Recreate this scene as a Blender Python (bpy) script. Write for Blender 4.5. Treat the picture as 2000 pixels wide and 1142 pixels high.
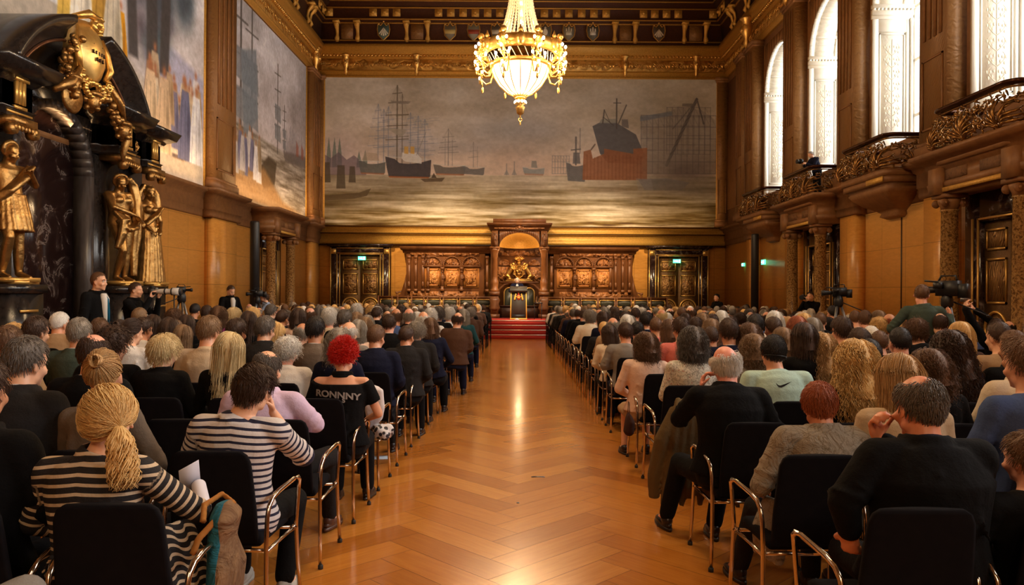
import bpy, math, random
import numpy as np
from mathutils import Matrix, Vector, Euler
C = bpy.context; D = bpy.data
for o in list(D.objects): D.objects.remove(o)
sc = C.scene; COL = sc.collection
rnd = random.Random(7); PI = math.pi
# ---------------------------------------------------------------- camera
cam = D.objects.new('camera', D.cameras.new('camera')); COL.objects.link(cam)
FPX = 1490.0; EYE = 1.65; VX, VY = 1014.0, 572.0; ROLL = 0.0060
cam.data.sensor_width = 36; cam.data.lens = FPX / 2000 * 36
cam.data.shift_x = -(VX - 1000) / 2000; cam.data.shift_y = (VY - 571) / 2000
cam.location = (0, 0, EYE); cam.rotation_euler = (PI / 2, -ROLL, 0)
cam.data.clip_end = 200; cam.data.clip_start = .05
sc.camera = cam
# ---------------------------------------------------------------- exposure, sky
sc.view_settings.view_transform = 'Standard'; sc.view_settings.look = 'None'
sc.view_settings.gamma = 1; sc.view_settings.use_curve_mapping = False
sc.view_settings.exposure = 0.38
w = D.worlds.new('sky'); sc.world = w; w.use_nodes = True
bg = w.node_tree.nodes['Background']; bg.inputs[0].default_value = (.86, .93, 1, 1); bg.inputs[1].default_value = 1.7
# ---------------------------------------------------------------- lights
def area(name, loc, rot, sx, sy, power, col):
    l = D.lights.new(name, 'AREA'); l.shape = 'RECTANGLE'; l.size = sx; l.size_y = sy; l.energy = power; l.color = col
    o = D.objects.new(name, l); o.location = loc; o.rotation_euler = rot; COL.objects.link(o); return o
def point(name, loc, power, col, r=.1):
    l = D.lights.new(name, 'POINT'); l.energy = power; l.color = col; l.shadow_soft_size = r
    o = D.objects.new(name, l); o.location = loc; COL.objects.link(o); return o
WFAR = [27.9 - 4.25 * k for k in range(8)]         # far edge of each window opening in the right wall
WW = 2.9
DAY = (1, .95, .88)
for k, f in enumerate(WFAR):
    area('window_daylight', (11.0, f - WW / 2, 8.0), (0, PI / 2, 0), 6.0, 3.4, 300 if k < 4 else 640, DAY)
CHY = [20.4, 7.4, -5.6]                              # the chandeliers of the hall
WARM = (1, .68, .37)
# concealed strips on the cornice below each painting
area('cornice_striplight', (0, 32.35, 4.62), (PI - .45, 0, 0), 16.4, .12, 62, (1, .60, .25))
area('cornice_striplight', (-8.35, 27.5, 4.72), (0, PI - .45, 0), .12, 8, 60, (1, .58, .25))
area('cornice_striplight', (-8.35, 14.5, 4.72), (0, PI - .45, 0), .12, 13.2, 85, (1, .58, .25))
area('throne_light', (-3.6, 31.0, 3.35), (math.radians(28), 0, 0), 3.2, .15, 10, (1, .6, .28))
area('throne_light', (3.6, 31.0, 3.35), (math.radians(28), 0, 0), 3.2, .15, 10, (1, .6, .28))
def spot(name, loc, tgt, power, ang, col=(1, .72, .42), blend=.6, r=.1):
    l = D.lights.new(name, 'SPOT'); l.energy = power; l.color = col; l.spot_size = math.radians(ang); l.spot_blend = blend; l.shadow_soft_size = r
    o = D.objects.new(name, l); o.location = loc; o.rotation_euler = (Vector(tgt) - Vector(loc)).to_track_quat('-Z', 'Y').to_euler(); COL.objects.link(o)
for sx in (-1, 1):
    for tx in (-3.4, 3.4): spot('stage_spotlight', (sx * 6.5, 21.0, 11.6), (tx, 33, 2.6), 6200, 25, blend=.8)
    spot('stage_spotlight', (sx * 4.5, 20.5, 11.8), (0, 29.3, 1.4), 5000, 15, (1, .80, .58), .7)  # pair added to brighten the speaker and the carpeted steps
point('throne_light', (0, 30.75, 3.3), 26, (1, .66, .34), .08)  # added lamp without a fixture, brightens crest and half dome under the canopy
# ---------------------------------------------------------------- pixel helpers
def P(px, py, d):
    """world point at depth d under photo pixel (px, py)"""
    x = px - VX; y = py - VY
    return Vector(((x + ROLL * y) * d / FPX, d, EYE - (y - ROLL * x) * d / FPX))
# ---------------------------------------------------------------- mesh builder
class MB:
    def __init__(s): s.V = []; s.F = []; s.n = 0; s.T = None
    def add(s, V, F):
        V = np.asarray(V, float).reshape(-1, 3)
        if s.T is not None:
            M = np.array(s.T); V = V @ M[:3, :3].T + M[:3, 3]
        s.V.append(V)
        if isinstance(F, np.ndarray): s.F.append(F.astype(int) + s.n)
        else:
            by = {}
            for f in F: by.setdefault(len(f), []).append(f)
            for k, l in by.items(): s.F.append(np.array(l, int) + s.n)
        s.n += len(V); return s
    def box(s, x0, x1, y0, y1, z0, z1):
        v = [(x, y, z) for x in (x0, x1) for y in (y0, y1) for z in (z0, z1)]
        return s.add(v, [(0, 1, 3, 2), (4, 6, 7, 5), (0, 4, 5, 1), (2, 3, 7, 6), (0, 2, 6, 4), (1, 5, 7, 3)])
    def cbox(s, c, h, M=None):
        """box by centre and half sizes, optional 3x3 rotation; bevelled edges come from slightly inset ends"""
        v = np.array([(x, y, z) for x in (-1, 1) for y in (-1, 1) for z in (-1, 1)], float) * np.array(h)
        if M is not None: v = v @ np.array(M).T
        return s.add(v + np.array(c), [(0, 1, 3, 2), (4, 6, 7, 5), (0, 4, 5, 1), (2, 3, 7, 6), (0, 2, 6, 4), (1, 5, 7, 3)])
    def rings(s, R, closed=True, caps=True):
        """R: (m, n, 3) array of rings"""
        R = np.asarray(R); m, n = R.shape[:2]
        i = np.arange(m - 1)[:, None] * n; k = np.arange(n if closed else n - 1)[None, :]; k2 = (k + 1) % n
        F = np.stack([i + k, i + k2, i + n + k2, i + n + k], -1).reshape(-1, 4)
        base = s.n; s.add(R.reshape(-1, 3), F)
        if caps and closed:
            s.F.append(np.array([list(range(n))[::-1]]) + base); s.F.append(np.array([list(range(n))]) + base + (m - 1) * n)
        return s
    def lathe(s, prof, c=(0, 0, 0), n=20, M=None, a0=0, a1=2 * PI):
        full = abs(a1 - a0 - 2 * PI) < 1e-6
        a = np.linspace(a0, a1, n, endpoint=not full); p = np.array(prof, float)
        R = np.stack([p[:, 0:1] * np.cos(a), p[:, 0:1] * np.sin(a), np.repeat(p[:, 1:2], n, 1)], -1)
        if M is not None: R = R @ np.array(M).T
        return s.rings(R + np.array(c), closed=full, caps=full)
    def tube(s, pts, r, n=8, ref=(0, 0, 1), caps=True, closed=False):
        p = np.array([tuple(q) for q in pts], float); m = len(p)
        r = np.array(r if hasattr(r, '__len__') else [r] * m, float)
        if r.ndim == 1: r = np.stack([r, r], -1)
        if closed:
            t = np.roll(p, -1, 0) - np.roll(p, 1, 0)
        else:
            t = np.gradient(p, axis=0)
        t /= np.linalg.norm(t, axis=1)[:, None] + 1e-12
        ref = np.array(ref, float)
        if abs(t @ ref).max() > .97 and not closed:
            ref = np.array((0, 1., 0)) if abs(ref[1]) < .9 else np.array((1., 0, 0))
        u = np.cross(t, ref); u /= np.linalg.norm(u, axis=1)[:, None] + 1e-12; v = np.cross(u, t)
        a = np.arange(n) * 2 * PI / n
        R = p[:, None] + u[:, None] * (r[:, 0:1] * np.cos(a))[..., None] + v[:, None] * (r[:, 1:2] * np.sin(a))[..., None]
        if closed: R = np.concatenate([R, R[:1]]); return s.rings(R, caps=False)
        return s.rings(R, caps=caps)
    def ell(s, c, r, n=14, m=9, M=None):
        r = (r, r, r) if not hasattr(r, '__len__') else r
        t = np.linspace(.06, PI - .06, m); a = np.arange(n) * 2 * PI / n
        R = np.stack([np.sin(t)[:, None] * np.cos(a) * r[0], np.sin(t)[:, None] * np.sin(a) * r[1], np.repeat(np.cos(t)[:, None], n, 1) * r[2]], -1)
        if M is not None: R = R @ np.array(M).T
        return s.rings(R[::-1] + np.array(tuple(c)), caps=True)
    def limb(s, a, b, ra, rb, n=12, bulge=0):
        """capsule from a to b"""
        a = np.array(tuple(a), float); b = np.array(tuple(b), float); k = 6
        pts = [a + (b - a) * i / k for i in range(k + 1)]
        rr = [ra + (rb - ra) * i / k + bulge * math.sin(PI * i / k) for i in range(k + 1)]
        s.tube(pts, rr, n); s.ell(a, ra, n, 7); s.ell(b, rb, n, 7); return s
    def prism(s, poly, f0, f1):
        """extrude 2-D polygon: f0/f1 map (u, v) to 3-D points"""
        n = len(poly); v = [f0(*p) for p in poly] + [f1(*p) for p in poly]
        return s.add(v, [tuple(range(n))[::-1], tuple(range(n, 2 * n))] + [(i, (i + 1) % n, n + (i + 1) % n, n + i) for i in range(n)])
    def mold(s, prof, path, closed=False):
        """sweep a profile [(out, z)] along a plan path [(x, y)], mitred; out is to the left of travel"""
        p = np.array(path, float); m = len(p); off = []
        for i in range(m):
            a = p[i] - p[i - 1] if (i > 0 or closed) else p[1] - p[0]
            b = p[(i + 1) % m] - p[i] if (i < m - 1 or closed) else a
            if i == 0 and not closed: a = b
            a = a / np.linalg.norm(a); b = b / np.linalg.norm(b)
            na = np.array((-a[1], a[0])); nb = np.array((-b[1], b[0])); q = na + nb; q /= np.linalg.norm(q) + 1e-9
            off.append(q / max(.3, q @ na))
        R = [[(p[i][0] + off[i][0] * o, p[i][1] + off[i][1] * o, z) for o, z in prof] for i in range(m)]
        if closed: R.append(R[0])
        return s.rings(R, closed=True, caps=not closed)
    def mesh(s, name, smooth=False):
        me = D.meshes.new(name)
        if not s.V: return me
        V = np.concatenate(s.V); me.vertices.add(len(V)); me.vertices.foreach_set('co', V.astype(np.float32).ravel())
        lens = np.concatenate([np.full(len(f), f.shape[1]) for f in s.F]); loops = np.concatenate([f.ravel() for f in s.F])
        me.loops.add(len(loops)); me.loops.foreach_set('vertex_index', loops.astype(np.int32))
        st = np.concatenate([[0], np.cumsum(lens)[:-1]])
        me.polygons.add(len(lens)); me.polygons.foreach_set('loop_start', st.astype(np.int32)); me.polygons.foreach_set('loop_total', lens.astype(np.int32))
        if smooth: me.polygons.foreach_set('use_smooth', np.ones(len(lens), bool))
        me.update(calc_edges=True); return me
def link(name, me, mat, parent=None, loc=None, color=None):
    o = D.objects.new(name, me); COL.objects.link(o)
    if mat is not None and not me.materials: me.materials.append(mat)
    if parent is not None: o.parent = parent
    if loc is not None: o.location = loc
    if color is not None: o.color = (*color, 1)
    return o
def part(name, mb, mat, parent, smooth=False, label=None, **k):
    o = link(name, mb.mesh(name, smooth), mat, parent, **k)
    if label: o['label'] = label
    return o
def tag(o, label=None, cat=None, group=None, kind=None):
    if label: o['label'] = label
    if cat: o['category'] = cat
    if group: o['group'] = group
    if kind: o['kind'] = kind
    return o
def thing(name, label, cat, loc=(0, 0, 0), rz=0, group=None):
    o = D.objects.new(name, None); COL.objects.link(o); o.location = loc; o.rotation_euler = (0, 0, rz); o.empty_display_size = .1
    return tag(o, label, cat, group)
def struct(name, mb, mat, parent=None, smooth=False):
    o = part(name, mb, mat, parent, smooth)
    if parent is None: o['kind'] = 'structure'
    return o
KIDS = {}
def children(o): return [c for c in COL.objects if c.parent == o]
def dup(root, loc, rz, label=None, group=None):
    if root.name not in KIDS:
        ch = children(root); KIDS[root.name] = [(c, children(c)) for c in ch]
    r = root.copy(); COL.objects.link(r); r.location = loc; r.rotation_euler = (0, 0, rz)
    if label: r['label'] = label
    if group: r['group'] = group
    for c, gs in KIDS[root.name]:
        q = c.copy(); COL.objects.link(q); q.parent = r
        for g in gs:
            h = g.copy(); COL.objects.link(h); h.parent = q
    return r
def blob(mb, voxel=.011, smooth=2, fac=.5, name='m'):
    """one continuous surface out of overlapping closed shapes"""
    me = mb.mesh(name); o = D.objects.new('tmp', me); COL.objects.link(o)
    m = o.modifiers.new('r', 'REMESH'); m.mode = 'VOXEL'; m.voxel_size = voxel; m.use_smooth_shade = True
    if smooth:
        q = o.modifiers.new('s', 'SMOOTH'); q.factor = fac; q.iterations = smooth
    dg = C.evaluated_depsgraph_get(); dg.update()
    out = D.meshes.new_from_object(o.evaluated_get(dg)); out.name = name
    out.polygons.foreach_set('use_smooth', np.ones(len(out.polygons), bool))
    D.objects.remove(o); D.meshes.remove(me); return out
# ---------------------------------------------------------------- materials
MATS = {}
def srgb(r, g, b):
    f = lambda c: (c / 255 / 12.92) if c <= 10 else ((c / 255 + .055) / 1.055) ** 2.4
    return (f(r), f(g), f(b))
class N:
    def __init__(s, name):
        s.m = D.materials.new(name); s.m.use_nodes = True; s.t = s.m.node_tree; s.b = s.t.nodes['Principled BSDF']; MATS[name] = s.m
    def n(s, ty, **k):
        x = s.t.nodes.new(ty)
        for a, v in k.items(): setattr(x, a, v)
        return x
    def l(s, a, b): s.t.links.new(a, b)
    def ramp(s, fac, stops, interp='LINEAR'):
        r = s.n('ShaderNodeValToRGB'); r.color_ramp.interpolation = interp; e = r.color_ramp.elements
        while len(e) < len(stops): e.new(.5)
        for q, (p, c) in zip(e, stops): q.position = p; q.color = (*c, 1) if len(c) == 3 else c
        s.l(fac, r.inputs[0]); return r.outputs[0]
    def coord(s, which='Object', scale=(1, 1, 1), rot=(0, 0, 0)):
        t = s.n('ShaderNodeTexCoord'); m = s.n('ShaderNodeMapping'); m.inputs['Scale'].default_value = scale; m.inputs['Rotation'].default_value = rot
        s.l(t.outputs[which], m.inputs[0]); return m.outputs[0]
    def noise(s, v, scale, detail=4, rough=.55, dist=0):
        x = s.n('ShaderNodeTexNoise'); x.inputs['Scale'].default_value = scale; x.inputs['Detail'].default_value = detail
        x.inputs['Roughness'].default_value = rough; x.inputs['Distortion'].default_value = dist
        if v is not None: s.l(v, x.inputs['Vector'])
        return x.outputs[0]
    def mix(s, fac, a, b, mode='MIX'):
        x = s.n('ShaderNodeMix', data_type='RGBA', blend_type=mode)
        for sock, v in ((x.inputs[0], fac), (x.inputs[6], a), (x.inputs[7], b)):
            if hasattr(v, 'is_output'): s.l(v, sock)
            elif hasattr(v, '__len__'): sock.default_value = (*v, 1) if len(v) == 3 else v
            else: sock.default_value = v
        return x.outputs[2]
    def math(s, op, a, b=None):
        x = s.n('ShaderNodeMath', operation=op)
        for i, v in ((0, a), (1, b)):
            if v is None: continue
            if hasattr(v, 'is_output'): s.l(v, x.inputs[i])
            else: x.inputs[i].default_value = v
        return x.outputs[0]
    def bump(s, h, strength=.3, dist=.01):
        x = s.n('ShaderNodeBump'); x.inputs['Strength'].default_value = strength; x.inputs['Distance'].default_value = dist
        s.l(h, x.inputs['Height']); s.l(x.outputs[0], s.b.inputs['Normal']); return s
    def set(s, col=None, rough=None, metal=None, **k):
        for key, v in (('Base Color', col), ('Roughness', rough), ('Metallic', metal), *k.items()):
            if v is None: continue
            i = s.b.inputs[key.replace('_', ' ')]
            if hasattr(v, 'is_output'): s.l(v, i)
            elif hasattr(v, '__len__'): i.default_value = (*v, 1) if len(v) == 3 and len(i.default_value) == 4 else v
            else: i.default_value = v
        return s
def simple(name, c1, c2=None, scale=8, rough=.5, metal=0, bs=None, bstr=.3, bd=.01, det=4, stretch=(1, 1, 1), **k):
    q = N(name); v = q.coord(scale=stretch); no = q.noise(v, scale, det)
    col = c1 if c2 is None else q.ramp(no, [(.3, c1), (.7, c2)])
    q.set(col, rough, metal, **k)
    if bs: q.bump(q.noise(v, bs, 5, .6), bstr, bd)
    return q.m
GOLD = simple('gilded_bronze', (.56, .33, .11), (.26, .13, .04), 9, .34, .9, bs=22, bstr=.5, bd=.02)
GILT = simple('bright_gilding', (.86, .55, .17), (.62, .34, .08), 14, .3, .85, bs=40, bstr=.4, bd=.01)
WOOD = simple('carved_oak', (.20, .075, .022), (.11, .038, .012), 5, .42, bs=50, bstr=.35, bd=.01, stretch=(1, 1, .3))
WOODL = simple('light_oak_panel', (.55, .23, .06), (.40, .15, .035), 7, .4, bs=60, bstr=.4, bd=.008, stretch=(1, 1, .4))
DARKW = simple('dark_walnut', (.055, .02, .01), (.03, .012, .006), 6, .4, bs=30, bstr=.2)
STONE = simple('brown_stone', (.30, .135, .045), (.20, .085, .028), 6, .55, bs=30, bstr=.4, bd=.01)
STONED = simple('carved_brown_stone', (.26, .115, .038), (.14, .058, .018), 18, .55, bs=26, bstr=1, bd=.03)
BLACKST = simple('black_polished_stone', (.012, .010, .010), (.03, .024, .022), 12, .22)
CREAM = simple('cream_plaster', (.80, .76, .66), (.78, .735, .63), 4, .7)
BLACKM = simple('black_plastic', (.012, .012, .014), None, rough=.45)
GREYM = simple('grey_metal', (.22, .22, .23), None, rough=.35, metal=.8)
WHITEM = simple('white_enamel', (.75, .73, .70), None, rough=.35)
LEATHER = simple('dark_green_leather', (.035, .04, .03), (.055, .05, .03), 20, .32, bs=120, bstr=.2)
CARPET = simple('red_carpet', (.42, .025, .012), (.34, .018, .01), 30, .9, bs=300, bstr=.4, bd=.004)
RAILM = simple('polished_bronze_rail', (.09, .03, .012), (.05, .018, .008), 10, .22, .6)
DKRED = simple('dark_red_ceiling', (.085, .026, .010), (.055, .016, .007), 12, .6, bs=30, bstr=.5, bd=.02)
q = N('veined_marble'); v = q.coord(); a = q.noise(v, 2.2, 8, .65, 1.2)
q.set(q.ramp(a, [(.0, (.010, .006, .006)), (.50, (.022, .010, .009)), (.57, (.05, .03, .026)), (.60, (.20, .16, .14)), (.63, (.03, .014, .012)), (1, (.012, .008, .008))]), .16); MARB = q.m
q = N('speckled_column_marble'); v = q.coord(); a = q.noise(v, 26, 3, .6, .6)
q.set(q.ramp(a, [(.38, (.10, .045, .014)), (.5, (.30, .155, .045)), (.62, (.40, .23, .08))]), .25); COLM = q.m
# veneered dado: wide honey panels with thin joints
q = N('honey_wood_panelling'); g = q.n('ShaderNodeNewGeometry'); sx = q.n('ShaderNodeSeparateXYZ'); q.l(g.outputs['Position'], sx.inputs[0])
hor = q.math('ADD', sx.outputs[0], sx.outputs[1])
cb = q.n('ShaderNodeCombineXYZ'); q.l(hor, cb.inputs[0]); q.l(sx.outputs[2], cb.inputs[1])
br = q.n('ShaderNodeTexBrick'); br.offset = 0; q.l(cb.outputs[0], br.inputs['Vector']); br.inputs['Scale'].default_value = 1
br.inputs['Brick Width'].default_value = 1.15; br.inputs['Row Height'].default_value = .92; br.inputs['Mortar Size'].default_value = .006
br.inputs['Color1'].default_value = (.92, .92, .92, 1); br.inputs['Color2'].default_value = (1, 1, 1, 1); br.inputs['Mortar'].default_value = (.45, .4, .35, 1)
mp = q.n('ShaderNodeMapping'); mp.inputs['Scale'].default_value = (1, 4, 1); q.l(cb.outputs[0], mp.inputs[0])
fl = q.noise(mp.outputs[0], 3.5, 6, .6, .8)
q.set(q.mix(1, q.ramp(fl, [(.3, (.62, .27, .050)), (.7, (.76, .37, .085))]), br.outputs[0], 'MULTIPLY'), .3); HONEY = q.m
# gold relief leather for friezes
def relief(name, c1, c2, sx_, scale, rough=.45, metal=.5, bd=.05):
    q = N(name); v = q.coord(scale=sx_); vo = q.n('ShaderNodeTexVoronoi', feature='SMOOTH_F1'); vo.inputs['Scale'].default_value = scale
    q.l(v, vo.inputs['Vector']); wv = q.n('ShaderNodeTexWave', wave_type='RINGS'); wv.inputs['Scale'].default_value = scale * .6; wv.inputs['Distortion'].default_value = 9
    wv.inputs['Detail'].default_value = 2; q.l(v, wv.inputs['Vector']); h = q.math('ADD', vo.outputs['Distance'], wv.outputs['Fac'])
    q.set(q.ramp(h, [(.25, c2), (.75, c1)]), rough, metal); q.bump(h, .8, bd); return q.m
FRIEZE = relief('gilt_relief_frieze', (.85, .54, .16), (.38, .19, .04), (1, 1, 1), 3.2)
GOLDBAND = simple('gold_tooled_band', (.78, .45, .10), (.60, .32, .06), 20, .40, .3, bs=26, bstr=.6, bd=.02)
PILM = relief('tooled_brown_pilaster', (.26, .125, .038), (.21, .098, .029), (1, 1, 1), 9, .5, .1, .006)
CREAMR = relief('cream_foliage_relief', (.76, .71, .60), (.72, .66, .54), (1, 1, .6), 14, .75, 0, .003)
def emis(name, col, st):
    q = N(name); q.set(col, .5, Emission_Color=col, Emission_Strength=st); return q.m
BULB = emis('lit_bulb', (1, .70, .36), 28)
BOWL = emis('lit_glass_bowl', (1, .78, .50), 3.4)
q = N('crystal_beads'); q.set((1, .86, .66), .12, 0, Emission_Color=(1, .62, .30), Emission_Strength=.35); q.b.inputs['Transmission Weight'].default_value = .4; CRYSTAL = q.m
EXITM = emis('green_exit_sign', (.10, .80, .45), 1.8); EXITW = emis('exit_sign_pictogram', (.9, 1, .95), 3.2)
q = N('window_glass'); tr = q.n('ShaderNodeBsdfTransparent'); gl = q.n('ShaderNodeBsdfGlossy'); gl.inputs['Roughness'].default_value = .02
mx = q.n('ShaderNodeMixShader'); mx.inputs[0].default_value = .08; q.l(tr.outputs[0], mx.inputs[1]); q.l(gl.outputs[0], mx.inputs[2])
q.l(mx.outputs[0], q.t.nodes['Material Output'].inputs[0]); GLASS = q.m
# ================================================================ the hall
XL, XR, YB, YF = -8.9, 8.95, 33.04, -9.0
ZC = 14.9
# --- parquet: real herringbone boards, one mesh
def parquet():
    wd, n = .24, 4; L = wd * n; s = math.sqrt(.5)
    V = []; F = []; uv = []; val = []
    r = random.Random(3); g = .0012
    for i in range(-60, 300):
        for j in range(-220, 220):
            k = (i - j) % (2 * n)
            if k == 0: q = (i * wd + g, i * wd + L - g, j * wd + g, j * wd + wd - g); hor = True
            elif k == 2 * n - 1: q = (i * wd + g, i * wd + wd - g, j * wd + g, j * wd + L - g); hor = False
            else: continue
            cx = (q[0] + q[1]) / 2; cy = (q[2] + q[3]) / 2
            X = (cx - cy) * s; Y = (cx + cy) * s - 8
            if not (XL - .5 < X < XR + .5 and YF - .5 < Y < YB + .5): continue
            b = len(V)
            for (x, y) in ((q[0], q[2]), (q[1], q[2]), (q[1], q[3]), (q[0], q[3])):
                V.append(((x - y) * s, (x + y) * s - 8, 0.0))
            F.append((b, b + 1, b + 2, b + 3)); u0 = r.random() * 50
            c = [(0, 0), (L, 0), (L, wd), (0, wd)] if hor else [(0, 0), (0, wd), (L, wd), (L, 0)]
            uv += [(a + u0, e + u0 * 3) for a, e in c]; val.append(r.random())
    mb = MB(); mb.add(V, np.array(F)); me = mb.mesh('floor')
    l = me.uv_layers.new(name='uv'); l.data.foreach_set('uv', np.array(uv, np.float32).ravel())
    at = me.attributes.new('tone', 'FLOAT', 'FACE'); at.data.foreach_set('value', np.array(val, np.float32)); return me
q = N('herringbone_oak'); at = q.n('ShaderNodeAttribute', attribute_name='tone')
v = q.coord('UV', (1.2, 16, 1)); gr = q.noise(v, 2.2, 6, .6, .4); big = q.noise(q.coord('Object'), .5, 3)
base = q.ramp(at.outputs['Fac'], [(0, (.46, .165, .024)), (.35, (.56, .215, .034)), (.8, (.62, .25, .042)), (1, (.68, .30, .060))])
base = q.mix(.35, base, q.ramp(gr, [(.3, (.46, .19, .05)), (.7, (.95, .86, .70))]), 'MULTIPLY')
q.set(base, q.ramp(big, [(.3, (.15,) * 3), (.7, (.22,) * 3)]), 0, Coat_Weight=.3, Coat_Roughness=.18); q.bump(gr, .06, .002)
fl = link('floor', parquet(), q.m); fl['kind'] = 'structure'
mb = MB(); mb.box(XL - .5, XR + 1.2, YF - .5, YB + .5, -.3, -.004); struct('floor', mb, DARKW)
for x, y, L in ((.18, 6.85, .12), (-.0, 6.0, .02)):
    mb = MB(); mb.box(x - L / 2, x + L / 2, y - .012, y + .012, -.003, .004); mb.box(x - L / 2 + .01, x + L / 2 - .01, y - .004, y + .004, .004, .006)
    o = part('floor_socket', mb, GREYM, None); tag(o, 'small grey metal slot set in the parquet of the aisle, ' + ('longer and farther one' if L > .1 else 'tiny nearer one'), 'floor socket')
# --- walls
mb = MB(); mb.box(XL - .4, XL, YF, YB + .4, 0, ZC); struct('wall_left', mb, STONE)
mb = MB(); mb.box(XL - .4, XR + 1.4, YB, YB + .4, 0, ZC); struct('wall_back', mb, GOLDBAND)
mb = MB(); mb.box(XL - .4, XR + 1.4, YF - .4, YF, 0, ZC); struct('wall_front', mb, STONE)
SPR, ZW0 = 8.95, 5.28; RW = WW / 2; TH = 1.0
mb = MB(); mb.box(XR, XR + TH, YF, YB, 0, ZW0); mb.box(XR, XR + TH, YF, YB, SPR + RW + .35, ZC)
edges = [YB] + [e for f in WFAR for e in (f, f - WW)] + [YF]
for a, b in zip(edges[0::2], edges[1::2]): mb.box(XR, XR + TH, b, a, ZW0, SPR + RW + .35)
for f in WFAR:
    cy = f - RW; n = 16
    for k in range(n):
        a0 = PI * k / n; a1 = PI * (k + 1) / n
        y0, z0, y1, z1 = cy + RW * math.cos(a0), SPR + RW * math.sin(a0), cy + RW * math.cos(a1), SPR + RW * math.sin(a1)
        zt = SPR + RW + .35
        mb.prism([(y0, z0), (y0, zt), (y1, zt), (y1, z1)], lambda u, v_: (XR, u, v_), lambda u, v_: (XR + TH, u, v_))
struct('wall_right', mb, STONE)
# --- windows: cream linings with relief panels, arched glazing
def window_lining(f):
    cy = f - RW; fr = MB(); pn = MB()
    x0, x1 = XR + .002, XR + TH
    for s_ in (1, -1):
        y = cy + s_ * RW; yi = y - s_ * .012
        lo, hi = min(y, y - s_ * .02), max(y, y - s_ * .02)
        fr.box(x0 - .02, x1, lo, hi, ZW0, SPR)
        l2, h2 = min(y - s_ * .02, y - s_ * .05), max(y - s_ * .02, y - s_ * .05)
        for (a, b, c, d) in ((x0 - .02, x0 + .12, ZW0, SPR - .3), (x1 - .17, x1 - .10, ZW0, SPR - .3), (x0 + .12, x1 - .17, ZW0, ZW0 + .35), (x0 + .12, x1 - .17, SPR - .62, SPR - .3)):
            fr.box(a, b, l2, h2, c, d)
        for (a, b, c, d) in ((x0 + .15, x0 + .18, ZW0 + .4, SPR - .66), (x1 - .23, x1 - .20, ZW0 + .4, SPR - .66), (x0 + .15, x1 - .2, ZW0 + .4, ZW0 + .43), (x0 + .15, x1 - .2, SPR - .69, SPR - .66)):
            fr.box(a, b, min(l2, h2), max(l2, h2), c, d)
        pn.box(x0 + .21, x1 - .25, min(y - s_ * .02, y - s_ * .03), max(y - s_ * .02, y - s_ * .03), ZW0 + .46, SPR - .72)
        # impost: three fasciae and dentils
        for k, (o_, a, b) in enumerate(((.06, SPR - .3, SPR - .2), (.09, SPR - .2, SPR - .08), (.14, SPR - .04, SPR + .05))):
            fr.box(x0 - .05, x1, min(y, y - s_ * o_), max(y, y - s_ * o_), a, b)
        for k in range(11):
            xx = x0 - .03 + k * .095; fr.box(xx, xx + .055, min(y, y - s_ * .12), max(y, y - s_ * .12), SPR - .085, SPR - .035)
        # slim half column beside the glazing
        fr.lathe([(.05, ZW0), (.04, ZW0 + .2), (.035, SPR - .5), (.05, SPR - .35), (.05, SPR - .28)], (x1 - .04, y - s_ * .06, 0), 10)
    n = 22
    for k in range(n):
        a0, a1 = PI * k / n, PI * (k + 1) / n
        def q_(r0, r1, xa, xb, mbx):
            v = [(x, cy + r * math.cos(a), SPR + .05 + (r) * math.sin(a) - .05) for x in (xa, xb) for r, a in ((r0, a0), (r1, a0), (r1, a1), (r0, a1))]
            mbx.add(v, [(0, 1, 2, 3), (7, 6, 5, 4), (0, 4, 5, 1), (1, 5, 6, 2), (2, 6, 7, 3), (3, 7, 4, 0)])
        q_(RW - .02, RW + .002, x0 - .02, x1, fr); q_(RW - .05, RW - .02, x0 - .02, x0 + .12, fr); q_(RW - .05, RW - .02, x1 - .24, x1 - .14, fr)
        if k % 3 == 0: 
            a1 = a0 + .05; q_(RW - .05, RW - .02, x0 + .12, x1 - .24, fr)
            a1 = PI * (k + 1) / n
        q_(RW - .03, RW - .02, x0 + .17, x1 - .29, pn)
    fo = MB(); xm = (x0 + .21 + x1 - .25) / 2
    for s_ in (1, -1):
        y = cy + s_ * (RW - .032); fo.tube([(xm, y, ZW0 + .55), (xm, y, SPR - .8)], .010, 5); z = ZW0 + .6
        while z < SPR - .95:
            for q_ in (1, -1):
                fo.tube([(xm, y, z), (xm + q_ * .07, y, z + .05), (xm + q_ * .15, y, z + .14), (xm + q_ * .17, y, z + .25), (xm + q_ * .12, y, z + .30)], [.009, .008, .007, .006, .004], 5)
                for a_, b_ in ((.08, .11), (.16, .08), (.12, .20), (.19, .20), (.05, .22)): fo.ell((xm + q_ * a_, y, z + b_), (.022, .006, .038), 6, 5)
            z += .31
    return fr, pn, fo
def window_glazing(f):
    cy = f - RW; fr = MB(); xg = XR + TH + .02
    for yy in (cy - RW + .05, cy - .5, cy + .5, cy + RW - .05): fr.box(xg, xg + .07, yy - .035, yy + .035, ZW0, SPR + (0 if abs(yy - cy) > 1 else RW * .94))
    for zz in (ZW0 + .05, 6.2, 7.6, SPR): fr.box(xg, xg + .07, cy - RW, cy + RW, zz - .035, zz + .035)
    pts = [(xg + .035, cy + (RW - .04) * math.cos(a), SPR + (RW - .04) * math.sin(a)) for a in np.linspace(0, PI, 24)]
    fr.tube(pts, .04, 6, ref=(1, 0, 0)); g = MB(); g.box(xg + .03, xg + .04, cy - RW, cy + RW, ZW0, SPR + RW)
    return fr, g
FOLI = simple('dull_cream_stucco', (.60, .53, .40), None, rough=.7)
f0 = WFAR[0]; A = window_lining(f0); B = window_glazing(f0)
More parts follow.
